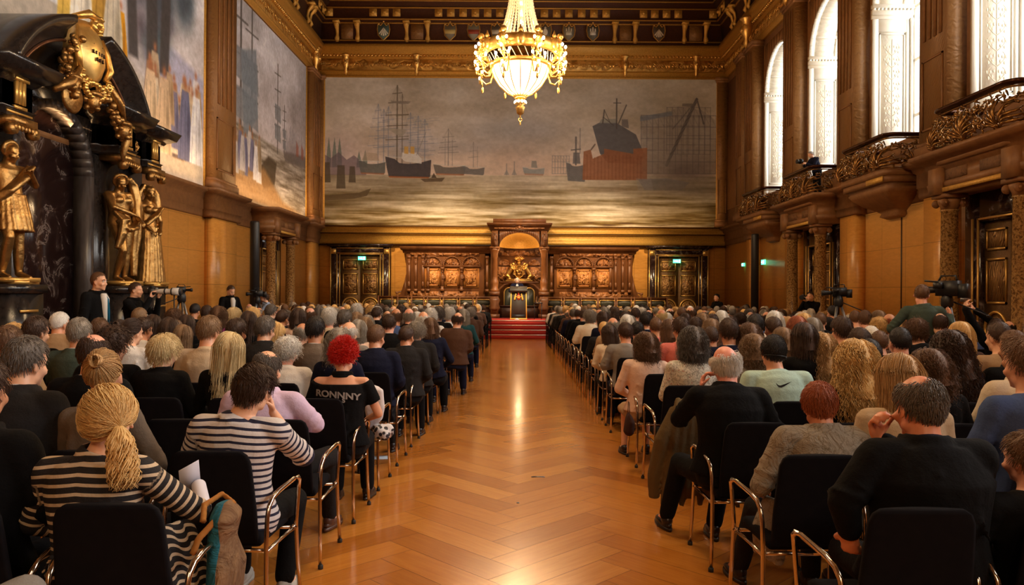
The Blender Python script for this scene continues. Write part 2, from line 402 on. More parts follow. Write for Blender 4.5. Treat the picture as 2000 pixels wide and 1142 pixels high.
ms = [A[0].mesh('window_lining'), A[1].mesh('relief_panel'), A[2].mesh('foliage_relief', True), B[0].mesh('window_frame'), B[1].mesh('glass_pane')]
for k, f in enumerate(WFAR):
    root = link('window_%d' % (k + 1), ms[0], CREAM); root['kind'] = 'structure'; root.location = (0, f - f0, 0)
    for nm, me, mt in (('relief_panel', ms[1], CREAMR), ('foliage_relief', ms[2], FOLI), ('window_frame', ms[3], CREAM), ('glass_pane', ms[4], GLASS)): link(nm, me, mt, root)
# --- honey dado and dado entablature, both side walls and back
DZ = 3.72
doorsR = [WFAR[1] - RW, WFAR[3] - RW, WFAR[5] - RW]; doorL = WFAR[0] - RW + .05
mb = MB(); mb.box(XL, XL + .06, YF, YB, .35, DZ); struct('trim_1', mb, HONEY)
mb = MB(); mb.box(XR - .06, XR, YF, YB, .35, DZ); struct('trim_2', mb, HONEY)
mb = MB(); mb.box(XL, XR, YB - .06, YB, .35, DZ); struct('trim_3', mb, HONEY)
mb = MB(); mb.box(XL, XL + .1, YF, YB, 0, .36); mb.box(XR - .1, XR, YF, YB, 0, .36); mb.box(XL, XR, YB - .1, YB, 0, .36); struct('baseboard_1', mb, MARB)
def run(prof, mat, name, sides='LRB'):
    mb = MB()
    if 'L' in sides: mb.mold([(-a, z) for a, z in prof][::-1], [(XL, YF), (XL, YB)])
    if 'R' in sides: mb.mold(prof, [(XR, YF), (XR, YB)])
    if 'B' in sides: mb.mold(prof, [(XR, YB), (XL, YB)]) 
    return struct(name, mb, mat)
ENT = [(0, DZ), (.07, DZ), (.09, DZ + .05), (.09, DZ + .2), (.12, DZ + .22), (.12, DZ + .52), (.17, DZ + .56), (.2, DZ + .64), (.32, DZ + .70), (.34, DZ + .78), (.1, DZ + .82), (0, DZ + .82)]
run(ENT, STONE, 'trim_4', 'LR')
ENTB = [(0, DZ), (.1, DZ), (.14, DZ + .04), (.14, DZ + .16), (.1, DZ + .18), (.1, DZ + .44), (.2, DZ + .47), (.2, DZ + .52), (.12, DZ + .54), (.14, DZ + .74), (.22, DZ + .78), (.08, DZ + .80), (0, DZ + .80)]
run(ENTB, GOLDBAND, 'trim_5', 'B')
mb = MB()
for z in (DZ - .03, DZ + .47, DZ + .77): mb.box(XL, XR, YB - .235, YB - .1, z - .014, z + .016)
struct('trim_6', mb, DARKW)
# --- big gold entablature under the cove, all round
Z0 = 10.98
FR = [(0, Z0), (.10, Z0), (.12, Z0 + .14), (.17, Z0 + .16), (.17, Z0 + .20), (.10, Z0 + .24), (.10, Z0 + .74), (.20, Z0 + .78), (.24, Z0 + .86), (.38, Z0 + .90), (.42, Z0 + 1.06), (.48, Z0 + 1.12), (.50, Z0 + 1.26), (0, Z0 + 1.26)]
run(FR, GOLDBAND, 'trim_7')
mb = MB(); g = .115
mb.box(XL, XR, YB - g, YB, Z0 + .26, Z0 + .73); mb.box(XL, XL + g, YF, YB, Z0 + .26, Z0 + .73); mb.box(XR - g, XR, YF, YB, Z0 + .26, Z0 + .73)
struct('trim_8', mb, FRIEZE)
# scroll ornament in the frieze: acanthus S-curves and rosettes as real relief
def scroll(mb, T, s=1, r=.028):
    """one running-scroll unit about .8 wide, .4 high in the (u, v) plane; T maps (u, v, out) to space"""
    for sg in (1, -1):
        pts = [T(sg * s * (.02 + .30 * t / 7 * math.cos(t) * .45 + .18), s * sg * .45 * (.30 * t / 7) * math.sin(t), .02) for t in np.linspace(.6, 7, 16)]
        mb.tube(pts, list(np.linspace(r, r * .45, 16)), 5)
    for k in range(6):
        a = k * PI / 3
        mb.ell(T(.07 * s * math.cos(a), .07 * s * math.sin(a), .02), r * 1.1, 6, 5)
    mb.ell(T(0, 0, .03), r * 1.4, 8, 5)
    for sg in (1, -1):
        for k in range(5):
            a = (k - 2) * .42; q0 = (sg * .36 * s, 0)
            mb.tube([T(q0[0], -.13 * s, .01), T(q0[0] + .05 * s * math.sin(a), .0, .03), T(q0[0] + .15 * s * math.sin(a), .15 * s * math.cos(a), .02)], [r * .6, r, r * .3], 5)
mb = MB(); zf = Z0 + .5
for i in range(22): scroll(mb, lambda u, v_, o_, x=XL + .45 + i * .8: (x + u, YB - g - o_, zf + v_), .95)
for i in range(28):
    y = YB - .5 - i * .8
    scroll(mb, lambda u, v_, o_: (XL + g + o_, y + u, zf + v_), .95); scroll(mb, lambda u, v_, o_: (XR - g - o_, y + u, zf + v_), .95)
struct('trim_9', mb, GILT)
mb = MB()
for i in range(120):
    x = XL + .1 + i * .149; mb.box(x, x + .08, YB - .33, YB - .2, Z0 + .79, Z0 + .87)
for i in range(180):
    y = YB - .2 - i * .149; mb.box(XL + .2, XL + .33, y - .08, y, Z0 + .79, Z0 + .87); mb.box(XR - .33, XR - .2, y - .08, y, Z0 + .79, Z0 + .87)
struct('trim_10', mb, GILT)
# head-shaped consoles on the frieze
con = MB(); con.lathe([(.02, -.42), (.09, -.3), (.06, -.15), (.14, 0), (.17, .18), (.12, .34), (.2, .40), (.2, .46)], n=10)
con.ell((0, -.12, .1), (.08, .08, .1), 8, 6); con.ell((-.1, -.08, .2), .05, 6, 5); con.ell((.1, -.08, .2), .05, 6, 5)
cme = con.mesh('trim_console')
def console(x, y, rz, sc_=1):
    o = link('trim_11', cme, GILT); o['kind'] = 'structure'; o.location = (x, y, Z0 + .42); o.rotation_euler.z = rz; o.scale = (sc_,) * 3
for px in (675, 812, 1217, 1355): console((px - VX) / 45.1, YB - .22, 0)
for y in (32.3, 23.9, 21.9, 15.5): console(XL + .22, y, PI / 2, 1.3)
for f in WFAR[:5]: console(XR - .5, f + .67, -PI / 2, 1.3)
# --- cove with shields, coffers; ceiling
Zk = Z0 + 1.26
COVE = [(0, Zk), (.30, Zk), (.34, Zk + .12), (.30, Zk + .16), (.38, Zk + .95), (.55, Zk + 1.0), (.55, Zk + 1.08), (.52, Zk + 1.12), (.60, Zk + 1.55), (.8, Zk + 1.60), (.85, Zk + 1.85), (1.5, ZC), (0, ZC)]
run(COVE, DKRED, 'trim_12')
mb = MB(); mb.box(XL - .4, XR + 1.4, YF - .4, YB + .4, ZC, ZC + .3); struct('ceiling', mb, DKRED)
mb = MB()
for i in range(-3, 4): mb.box(XL, XR, YB - 4 - (i + 3) * 4.2 - .25, YB - 4 - (i + 3) * 4.2 + .25, ZC - .5, ZC)
for x in (-6, -2, 2, 6): mb.box(x - .25, x + .25, YF, YB, ZC - .45, ZC)
for z, o_ in ((Zk + .2, .32), (Zk + .92, .40), (Zk + 1.03, .57), (Zk + 1.5, .62), (Zk + 1.72, .83)):
    mb.box(XL, XR, YB - o_ - .03, YB - o_ + .06, z - .022, z + .022)
    mb.box(XL + o_ - .06, XL + o_ + .03, YF, YB, z - .022, z + .022); mb.box(XR - o_ - .03, XR - o_ + .06, YF, YB, z - .022, z + .022)
struct('trim_13', mb, GOLDBAND)
br_ = MB()
for k in range(2): pass
br_.tube([(0, -.02, 0), (0, -.1, .1), (0, -.04, .28), (0, -.08, .5), (0, -.22, .66), (0, -.24, .76)], [(.07, .05), (.11, .07), (.07, .05), (.08, .06), (.12, .09), (.13, .1)], 8)
br_.box(-.14, .14, -.36, 0, .74, .82)
bm_ = br_.mesh('trim_bracket', True)
sq = MB(); sq.box(-.16, .16, -.03, .02, -.16, .16); sq.ell((0, -.05, 0), .075, 10, 7); sqm = sq.mesh('coffer_boss')
def bracket(x, y, rz):
    o = link('trim_14', bm_, GOLDBAND); o['kind'] = 'structure'; o.location = (x, y, Zk + .14); o.rotation_euler.z = rz
def boss(x, y, rz):
    o = link('trim_15', sqm, GOLDBAND); o['kind'] = 'structure'; o.location = (x, y, Zk + 1.3); o.rotation_euler.z = rz
U = lambda px, d: (px - VX) * d / FPX
for px in (655, 695, 791, 832, 1198, 1238, 1334, 1376): bracket(U(px, 32.6), YB - .33, 0)
for px in (639, 853, 877, 901, 925, 949, 973, 1060, 1084, 1108, 1133, 1157, 1181, 1254, 1276, 1299, 1322, 1390, 725, 748, 771): boss(U(px, 32.4), YB - .58, 0)
for i in range(14):
    y = YB - .9 - i * .62
    if i % 3 != 2: boss(XL + .58, y, PI / 2); boss(XR - .58, y, -PI / 2)
    else: bracket(XL + .33, y, PI / 2); bracket(XR - .33, y, -PI / 2); bracket(XL + .33, y - .4, PI / 2); bracket(XR - .33, y - .4, -PI / 2)
# carved tooled squares between bracket pairs
mb = MB()
for a, b in ((664, 687), (800, 824), (1207, 1230), (1343, 1368)): mb.box(U(a, 32.7), U(b, 32.7), YB - .40, YB - .3, Zk + .24, Zk + .88)
struct('trim_16', mb, PILM)
# heraldic shields on the cove
def shield(px, c1, c2, kind, lab):
    r = thing('heraldic_shield', lab, 'shield', (U(px, 32.6), YB - .42, Zk + .58), group=None)
    rim = MB(); out = [(0, -.42), (.22, -.2), (.27, .05), (.24, .28), (.12, .22), (0, .36), (-.12, .22), (-.24, .28), (-.27, .05), (-.22, -.2)]
    n = len(out); c = 1 / 1.22
    rim.tube([(x, -.03, z) for x, z in out], .026, 6, ref=(0, 1, 0), closed=True)
    rim.ell((0, -.03, .40), (.05, .04, .06), 8, 6); rim.ell((.2, -.03, .3), .04, 8, 5); rim.ell((-.2, -.03, .3), .04, 8, 5)
    part('rim', rim, GILT, r, True)
    f = MB(); f.prism(out, lambda a, b: (a, .0, b), lambda a, b: (a, -.03, b)); part('field', f, simple('shield_field_' + kind + str(px), c1, None, rough=.5), r)
    e = MB()
    if kind == 'bar': e.box(-.24, .24, -.04, -.03, -.12, .06)
    elif kind == 'tower':
        e.box(-.12, .12, -.045, -.03, -.14, .02)
        for x in (-.1, 0, .1): e.box(x - .03, x + .03, -.045, -.03, .0, .14 if x else .2)
    elif kind == 'ray':
        for k in range(5):
            a = -PI / 2 + (k - 2) * .35; e.tube([(0, -.035, .12), (.28 * math.cos(a), -.035, .12 + .34 * math.sin(a))], [.012, .035], 5)
    else: e.ell((0, -.035, -.02), (.11, .012, .15), 10, 7); e.ell((0, -.035, .16), (.05, .012, .05), 8, 5)
    part('charge', e, simple('shield_charge_' + kind + str(px), c2, None, rough=.5), r)
SH = [(746, (.10, .16, .17), (.7, .68, .6), 'ray', 'blue-grey shield with a pale fanned charge, far left on the ceiling cove'),
      (876, (.22, .20, .16), (.62, .5, .2), 'bar', 'grey shield with a gold bar, first of the row left of the chandelier'),
      (922, (.30, .30, .26), (.35, .06, .03), 'bar', 'grey shield with a dark red bar, second of the row left of the chandelier'),
      (968, (.16, .14, .12), (.7, .66, .6), 'bar', 'dark shield with a white patch, next to the chandelier stem on its left'),
      (1062, (.18, .17, .15), (.75, .7, .6), 'fig', 'dark shield with a pale figure, next to the chandelier stem on its right'),
      (1108, (.24, .22, .18), (.7, .66, .55), 'tower', 'shield with a pale grey tower on dull ground, second right of the chandelier stem'),
      (1155, (.12, .12, .11), (.75, .72, .66), 'tower', 'near-black shield with a white tower, third right of the chandelier stem'),
      (1284, (.12, .09, .07), (.7, .6, .5), 'ray', 'brown shield with a pale spread eagle, far right on the ceiling cove')]
for s_ in SH: shield(*s_)
# --- pilasters
def pilaster(name, x0, x1, y0, y1, face, flutes=True):
    """face: 'x+' front towards +x, 'x-' towards -x, 'y-' towards the camera"""
    mb = MB(); mb.box(x0, x1, y0, y1, 4.54, Z0)
    st = MB()
    # base blocks and capital
    e = .05
    for z0, z1, o_ in ((4.54, 4.78, .07), (4.78, 4.86, .04), (Z0 - .12, Z0, .08), (Z0 - .20, Z0 - .12, .04)):
        st.box(x0 - (o_ if face != 'x+' else 0), x1 + (o_ if face != 'x-' else 0), y0 - o_, y1 + (o_ if face != 'y-' else 0), z0, z1)
    def fr(u0, u1, z0, z1, t=.025):
        if face == 'x+': st.box(x1, x1 + t, u0, u1, z0, z1)
        elif face == 'x-': st.box(x0 - t, x0, u0, u1, z0, z1)
        else: st.box(u0, u1, y0 - t, y0, z0, z1)
    a, b = (y0, y1) if face[0] == 'x' else (x0, x1); W_ = b - a
    if flutes:
        for k in range(4):
            u = a + W_ * (.16 + .2 * k); fr(u, u + W_ * .09, 7.0, Z0 - .35, .03)
    for (u0, u1, z0, z1) in ((a + .12 * W_, a + .16 * W_, 5.1, 6.6), (b - .16 * W_, b - .12 * W_, 5.1, 6.6), (a + .12 * W_, b - .12 * W_, 5.1, 5.14), (a + .12 * W_, b - .12 * W_, 6.56, 6.6)): fr(u0, u1, z0, z1)
    r = struct(name, mb, PILM); struct('pilaster_moulding', st, STONE, r)
    lo = MB(); o_ = .05
    lo.box(x0 if face != 'x-' else x0 - 0, x1, y0, y1, .0, 4.54)
    return r
n_ = 17
for f in WFAR:
    pilaster('trim_%d' % n_, 8.55, XR, f + .15, f + 1.20, 'x-'); n_ += 1
for a, b in ((21.45, 23.15), (31.65, 33.0), (5.0, 6.6)):
    pilaster('trim_%d' % n_, XL, XL + .28, a, b, 'x+'); n_ += 1
pilaster('trim_%d' % n_, XR - .4, XR, 29.4, 30.3, 'x-'); n_ += 1
pilaster('trim_%d' % n_, XL, XL + .42, YB - .14, YB, 'y-', False); n_ += 1
pilaster('trim_%d' % n_, XR - .46, XR, YB - .14, YB, 'y-', False); n_ += 1
# pier strips on the honey dado under the pilasters
mb = MB()
mb.box(XL + .05, XL + .30, 21.4, 23.2, .3, DZ); mb.box(XL + .05, XL + .26, 31.6, YB, .3, DZ)
for f in WFAR: mb.box(XR - .32, XR - .05, f + .2, f + 1.15, .3, DZ)
struct('trim_%d' % n_, mb, HONEY); n_ += 1
# projecting entablature over the left pier
mb = MB(); 
for (y0, y1, xo) in ((21.3, 23.3, .28), (31.55, YB, .2)):
    R = [(XL, y0), (XL + xo, y0), (XL + xo, y1), (XL, y1)]
    mb.mold([(-a, z) for a, z in ENT][::-1], R)
struct('trim_%d' % n_, mb, STONE); n_ += 1
mb = MB()
for f in WFAR:
    R = [(XR, f + .17), (XR - .28, f + .17), (XR - .28, f + 1.18), (XR, f + 1.18)]
    mb.mold(ENT, R)
struct('trim_%d' % n_, mb, STONE); n_ += 1
# thin dark joint on the right dado
mb = MB(); mb.box(XR - .075, XR - .055, 17.72, 17.76, .4, DZ); struct('trim_%d' % n_, mb, DARKW); n_ += 1
# ================================================================ painted walls: colours held by the vertices of a fine grid
def fbm(h, w_, sy, sx, seed, octs=4):
    r = np.random.RandomState(seed); out = np.zeros((h, w_)); amp = 1; tot = 0
    for o in range(octs):
        gy, gx = max(2, int(sy * 2 ** o)) + 1, max(2, int(sx * 2 ** o)) + 1
        g = r.rand(gy, gx); y = np.linspace(0, gy - 1.001, h); x = np.linspace(0, gx - 1.001, w_)
        yi, xi = y.astype(int), x.astype(int); fy, fx = y - yi, x - xi; fy = fy * fy * (3 - 2 * fy); fx = fx * fx * (3 - 2 * fx)
        a = g[yi][:, xi] * (1 - fx) + g[yi][:, np.minimum(xi + 1, gx - 1)] * fx; b = g[np.minimum(yi + 1, gy - 1)][:, xi] * (1 - fx) + g[np.minimum(yi + 1, gy - 1)][:, np.minimum(xi + 1, gx - 1)] * fx
        out += amp * (a * (1 - fy)[:, None] + b * fy[:, None]); tot += amp; amp *= .55
    return out / tot
class Canvas:
    """paints in target-photo pixel units mapped to (u, v)"""
    def __init__(s, w_, h, x0, y0, x1, y1):
        s.w, s.h = w_, h; s.a = np.zeros((h, w_, 3)); s.x0, s.y0 = x0, y0; s.kx = (w_ - 1) / (x1 - x0); s.ky = (h - 1) / (y1 - y0)
        s.Y, s.X = np.mgrid[0:h, 0:w_].astype(float); s.X = s.X / s.kx + x0; s.Y = s.Y / s.ky + y0
    def blend(s, sl, m, c, al):
        s.a[sl] += (np.array(c) / 255 - s.a[sl]) * (m * al)[..., None]
    def win(s, xa, ya, xb, yb, p=2):
        i0 = max(0, int((ya - s.y0) * s.ky) - p); i1 = min(s.h, int((yb - s.y0) * s.ky) + p + 2); j0 = max(0, int((xa - s.x0) * s.kx) - p); j1 = min(s.w, int((xb - s.x0) * s.kx) + p + 2)
        return (slice(i0, max(i0, i1)), slice(j0, max(j0, j1)))
    def poly(s, pts, c, al=1.0, fe=.6):
        pts = np.array(pts, float); sl = s.win(pts[:, 0].min(), pts[:, 1].min(), pts[:, 0].max(), pts[:, 1].max())
        X, Y = s.X[sl], s.Y[sl]; ins = np.zeros(X.shape, bool); n = len(pts); dm = np.full(X.shape, 1e9)
        for i in range(n):
            (x0, y0), (x1, y1) = pts[i], pts[(i + 1) % n]
            cnd = ((y0 > Y) != (y1 > Y)); xi = (x1 - x0) * (Y - y0) / ((y1 - y0) or 1e-9) + x0; ins ^= cnd & (X < xi)
            dx, dy = x1 - x0, y1 - y0; t = np.clip(((X - x0) * dx + (Y - y0) * dy) / (dx * dx + dy * dy + 1e-9), 0, 1)
            dm = np.minimum(dm, np.hypot(X - x0 - t * dx, Y - y0 - t * dy))
        s.blend(sl, np.clip(.5 + np.where(ins, dm, -dm) / fe, 0, 1), c, al)
    def line(s, x0, y0, x1, y1, wd, c, al=1.0):
        sl = s.win(min(x0, x1) - wd, min(y0, y1) - wd, max(x0, x1) + wd, max(y0, y1) + wd); X, Y = s.X[sl], s.Y[sl]
        dx, dy = x1 - x0, y1 - y0; t = np.clip(((X - x0) * dx + (Y - y0) * dy) / (dx * dx + dy * dy + 1e-9), 0, 1)
        s.blend(sl, np.clip(.5 + (wd / 2 - np.hypot(X - x0 - t * dx, Y - y0 - t * dy)) / .8, 0, 1), c, al)
    def soft(s, cx, cy, rx, ry, c, al=1.0, seed=None):
        sl = s.win(cx - rx * 1.6, cy - ry * 1.6, cx + rx * 1.6, cy + ry * 1.6); X, Y = s.X[sl], s.Y[sl]
        s.blend(sl, np.exp(-(((X - cx) / rx) ** 2 + ((Y - cy) / ry) ** 2) * 1.6), c, al)
    def speck(s, amt, seed):
        r = np.random.RandomState(seed); s.a *= 1 + amt * (fbm(s.h, s.w, 60, 120, seed, 3)[..., None] - .5) * 2 + (r.rand(s.h, s.w, 1) - .5) * amt * .5
def mural(name, cv, M, mat, label, gam=2.1):
    """M(u, v) maps 0..1 canvas coordinates (v down) to space, arrays in, (n, 3) out"""
    v, u = np.mgrid[0:cv.h, 0:cv.w]; Vv = M((u / (cv.w - 1)).ravel(), (v / (cv.h - 1)).ravel())
    i = np.arange(cv.h - 1)[:, None] * cv.w; j = np.arange(cv.w - 1)[None]
    F = np.stack([i + j, i + cv.w + j, i + cv.w + j + 1, i + j + 1], -1).reshape(-1, 4)
    mb = MB(); mb.add(Vv, F); me = mb.mesh(name)
    at = me.color_attributes.new('paint', 'FLOAT_COLOR', 'POINT')
    c = np.clip(cv.a.reshape(-1, 3) * np.array((1.03, 1.09, 1.22)), 0, .97) ** gam; at.data.foreach_set('color', np.concatenate([c, np.ones((len(c), 1))], 1).astype(np.float32).ravel())
    o = link(name, me, mat); tag(o, label, 'painting'); return o
q = N('matt_oil_paint'); ca = q.n('ShaderNodeVertexColor', layer_name='paint'); q.set(ca.outputs[0], .75); q.bump(q.noise(q.coord(), 18, 4), .15, .01); PAINT = q.m
# --- harbour on the back wall
cv = Canvas(940, 356, 633, 152, 1397, 444); X, Y = cv.X, cv.Y; H_ = 343
sky = fbm(cv.h, cv.w, 7, 9, 1, 5); sk2 = fbm(cv.h, cv.w, 5, 4, 2, 4)
t = np.clip((Y - 152) / (H_ - 152), 0, 1)[..., None]
top = np.array([163, 153, 138]) / 255; hor = np.array([196, 172, 152]) / 255
cv.a[:] = top * (1 - t ** 2) + hor * t ** 2
cv.a += (sky[..., None] - .5) * .26 * np.array([.9, .95, 1.05]); cv.a += (sk2[..., None] - .5) * .14
cv.soft(1010, 255, 150, 30, (140, 142, 146), .5); cv.soft(900, 290, 110, 18, (142, 138, 140), .5); cv.soft(1000, 318, 170, 26, (208, 178, 155), .6)
cv.soft(1150, 250, 60, 60, (190, 175, 155), .5); cv.soft(1320, 300, 120, 90, (112, 105, 100), .6); cv.soft(660, 300, 60, 50, (150, 138, 150), .5); cv.soft(1230, 200, 90, 30, (140, 132, 122), .4)
# water
wv = fbm(cv.h, cv.w, 46, 7, 5, 4); wv2 = fbm(cv.h, cv.w, 90, 22, 6, 3)
m = np.clip((Y - H_) / 2, 0, 1)[..., None]; tt = np.clip((Y - H_) / (444 - H_), 0, 1)[..., None]
wc = np.array([190, 175, 150]) / 255 * (1 - tt) + np.array([150, 128, 92]) / 255 * tt
wc = wc + (wv[..., None] - .52) * (.35 + .9 * tt) * .9 + (wv2[..., None] - .5) * .3 * (.3 + tt)
edge = np.clip(np.abs(X - 990) / 400, 0, 1)[..., None]; wc *= 1 - .35 * edge * (1 - .5 * tt)
cv.a = cv.a * (1 - m) + wc * m
def mast(x, yb, yt, c, wd=1.6, yards=(), al=.8):
    cv.line(x, yb, x, yt, wd, c, al)
    for (f, hw) in yards:
        y = yb + (yt - yb) * f; cv.line(x - hw, y + 1, x + hw, y - 1, wd * .7, c, al)
        cv.line(x - hw, y, x, yt, .5, c, al * .4); cv.line(x + hw, y, x, yt, .5, c, al * .4)
YDS = ((.35, 20), (.5, 18), (.64, 15), (.78, 11), (.9, 6))
rr = random.Random(5)
for x in (641, 652, 662, 700, 712):      # church spires on the far shore
    h = 60 if x < 690 else 20 + rr.random() * 20; b = 330; cv.poly([(x - 5, b), (x - 4, b - h * .45), (x, b - h), (x + 4, b - h * .45), (x + 5, b)], (78, 92, 86), .75)
cv.poly([(633, 345), (633, 305), (645, 312), (660, 300), (676, 315), (690, 306), (705, 318), (715, 345)], (88, 78, 88), .7)
for x, yt in ((737, 205), (748, 215), (757, 210), (800, 222), (815, 228), (828, 235)):   # misty three-masters
    mast(x, 330, yt, (96, 104, 122), 2, YDS, .55)
for k in range(40): x = 735 + rr.random() * 110; y = 230 + rr.random() * 80; cv.line(x, y, x + 12 + rr.random() * 16, y - 1, 1, (98, 106, 122), .35)
cv.soft(795, 290, 50, 45, (110, 116, 130), .45)
mast(774, 320, 168, (88, 80, 70), 2.6, ((.3, 22), (.48, 20), (.62, 22), (.78, 17), (.9, 9)), .9); mast(784, 325, 185, (88, 80, 70), 1.8, ((.4, 12), (.7, 12)), .8)
cv.poly([(755, 252), (793, 255), (790, 262), (782, 270), (772, 264), (758, 256)], (140, 132, 118), .8); cv.poly([(760, 198), (801, 199), (796, 204), (782, 205), (765, 202)], (110, 102, 92), .8)
def ship(x0, x1, yd, yw, c, red=(140, 82, 55), sheer=6, al=.92):
    n = 10; deck = [(x0 + (x1 - x0) * i / n, yd + sheer * math.sin(PI * i / n) * .7 + (0 if i < 3 else sheer * .5)) for i in range(n + 1)]
    cv.poly([(x0 - 1, yd)] + deck + [(x1 - (x1 - x0) * .02, yw - 3), (x1 - (x1 - x0) * .06, yw), (x0 + (x1 - x0) * .07, yw - 2), (x0 + (x1 - x0) * .02, yd + (yw - yd) * .5)], c, al)
    if red: cv.poly([(x0 + (x1 - x0) * .06, yw - 3.5), (x1 - (x1 - x0) * .04, yw - 2), (x1 - (x1 - x0) * .06, yw + 1), (x0 + (x1 - x0) * .09, yw)], red, al * .8)
    cv.line(x0, yd, x1, yd + sheer * .5, 1.4, (176, 180, 172), .5)
ship(700, 752, 316, 343, (84, 86, 84), (130, 86, 66)); cv.poly([(705, 316), (712, 300), (735, 302), (740, 317)], (150, 132, 112), .6)
ship(752, 841, 308, 350, (62, 60, 64), (150, 84, 52), 12)
cv.poly([(783, 312), (784, 300), (812, 301), (822, 312), (822, 322), (790, 318)], (200, 196, 186), .85)
for x in (788, 800): cv.poly([(x, 302), (x, 288), (x + 8, 288), (x + 8, 303)], (186, 140, 70), .85)
for x0, x1 in ((812, 830),): cv.line(x0, 305, x1, 260, 1.5, (110, 104, 100), .6)
ship(846, 908, 323, 344, (92, 88, 84), (150, 96, 70), 5); mast(874, 325, 253, (104, 100, 98), 1.7, YDS[:4], .75); mast(868, 325, 272, (110, 106, 104), 1.2, ((.6, 7),), .7); mast(882, 325, 275, (110, 106, 104), 1.2, ((.6, 7),), .7)
ship(903, 945, 326, 344, (96, 94, 92), None, 5); mast(923, 328, 279, (116, 110, 106), 1.4, ((.4, 9), (.65, 7)), .7); mast(931, 328, 288, (116, 110, 106), 1.1, (), .6)
cv.poly([(820, 352), (868, 349), (862, 357), (828, 358)], (84, 72, 60), .9); cv.poly([(841, 350), (846, 340), (852, 350)], (70, 62, 56), .9)
for x, h in ((988, 22), (1003, 26)): cv.line(x, 343, x, 343 - h, 1.6, (120, 116, 112), .75); cv.poly([(x - 5, 343), (x, 343 - h * .5), (x + 5, 343)], (124, 120, 116), .7)
ship(1020, 1062, 328, 343, (132, 136, 134), (158, 118, 96), 3); cv.poly([(1036, 328), (1037, 315), (1046, 315), (1048, 329)], (120, 118, 112), .8)
# crane frames and the docked steamer on the right
def gantry(x0, x1, y0, y1, nx, ny, c, al, wd=1.3):
    for i in range(nx + 1): x = x0 + (x1 - x0) * i / nx; cv.line(x, y0, x, y1, wd, c, al)
    for j in range(ny + 1): y = y0 + (y1 - y0) * j / ny; cv.line(x0, y, x1, y, wd, c, al)
    for i in range(nx):
        a = x0 + (x1 - x0) * i / nx; b = x0 + (x1 - x0) * (i + 1) / nx; cv.line(a, y0, b, y0 + (y1 - y0) / ny, wd * .6, c, al * .7)
gantry(1077, 1110, 305, 340, 6, 3, (110, 110, 112), .6)
cv.poly([(1250, 228), (1310, 214), (1322, 206), (1370, 214), (1394, 232), (1396, 300), (1396, 340), (1252, 340)], (104, 98, 96), .40)
gantry(1250, 1396, 224, 338, 13, 5, (86, 82, 84), .6, 1.6); gantry(1300, 1385, 208, 300, 8, 5, (80, 76, 78), .55)
cv.poly([(1248, 226), (1310, 216), (1310, 224), (1248, 236)], (92, 98, 108), .7)
ship(1105, 1142, 318, 356, (92, 92, 94), None, 6); mast(1123, 322, 268, (84, 82, 82), 3.4, ((.55, 9),), .85); cv.line(1131, 300, 1131, 250, 1.4, (90, 88, 88), .8); cv.poly([(1117, 320), (1118, 298), (1130, 298), (1132, 320)], (88, 88, 90), .85)
cv.poly([(1155, 246), (1170, 238), (1200, 238), (1240, 262), (1256, 300), (1250, 320), (1185, 318), (1170, 300)], (78, 78, 82), .92)
cv.poly([(1168, 240), (1172, 232), (1200, 231), (1202, 240)], (120, 120, 112), .85); cv.poly([(1212, 246), (1212, 232), (1224, 232), (1226, 250)], (96, 92, 90), .9)
for (x0, y0, x1, y1, wd) in ((1202, 250, 1202, 192, 3), (1175, 240, 1178, 214, 2.6), (1178, 214, 1190, 240, 1.2), (1206, 240, 1221, 204, 2.4), (1196, 244, 1176, 228, 1.6), (1196, 200, 1210, 200, 2)): cv.line(x0, y0, x1, y1, wd, (74, 70, 68), .85)
cv.poly([(1136, 352), (1138, 296), (1152, 292), (1156, 310), (1178, 300), (1178, 290), (1235, 300), (1235, 290), (1262, 288), (1262, 352)], (132, 84, 62), .88)
for k in range(16): x = 1145 + k * 7; cv.line(x, 300 + rr.random() * 8, x, 350, 2, (104, 66, 52), .4)
cv.line(1153, 292, 1160, 282, 3, (80, 70, 66), .8)
cv.line(1300, 322, 1358, 192, 6, (72, 68, 70), .8); cv.line(1372, 240, 1358, 190, 3, (72, 68, 70), .8); cv.line(1312, 250, 1356, 196, 2, (80, 76, 76), .7)
for k in range(10): a = k / 10; cv.line(1300 + 58 * a - 3, 322 - 130 * a, 1300 + 58 * (a + .1) + 3, 322 - 130 * (a + .1), 1, (110, 104, 98), .6)
cv.poly([(1330, 200), (1350, 200), (1350, 207), (1330, 206)], (84, 80, 80), .7)
cv.soft(1330, 335, 85, 32, (78, 70, 70), .75); cv.soft(1290, 320, 30, 30, (120, 112, 104), .4)
cv.poly([(1244, 350), (1300, 348), (1345, 356), (1330, 372), (1258, 372)], (92, 90, 94), .7); cv.soft(1340, 370, 80, 16, (92, 84, 78), .7)
cv.poly([(1240, 348), (1245, 372), (1275, 372), (1270, 350)], (120, 118, 118), .4)
for x, y0, wd in ((638, 300, 14), (665, 306, 18), (687, 308, 14)):                      # mooring piles
    cv.poly([(x - wd / 2, 372 if wd > 14 else 360), (x - wd / 2 + 2, y0 + 20), (x + wd / 2 - 2, y0 + 20), (x + wd / 2, 372 if wd > 14 else 360)], (70, 64, 56), .8)
cv.poly([(633, 386), (700, 380), (724, 371), (716, 386), (690, 392), (633, 396)], (84, 72, 58), .85); cv.soft(660, 402, 60, 12, (96, 82, 62), .6); cv.soft(1180, 372, 90, 8, (128, 108, 88), .5)
cv.a = (cv.a - .62) * 1.25 + .61; cv.a *= (1 - .22 * np.clip((cv.Y - 343) / 60, 0, 1))[..., None]; cv.speck(.10, 9)
def MB_(u, v): return np.stack([(633 - VX) / 45.1 + u * (764 / 45.1), np.full_like(u, YB - .045), 10.94 - v * 6.40], -1)
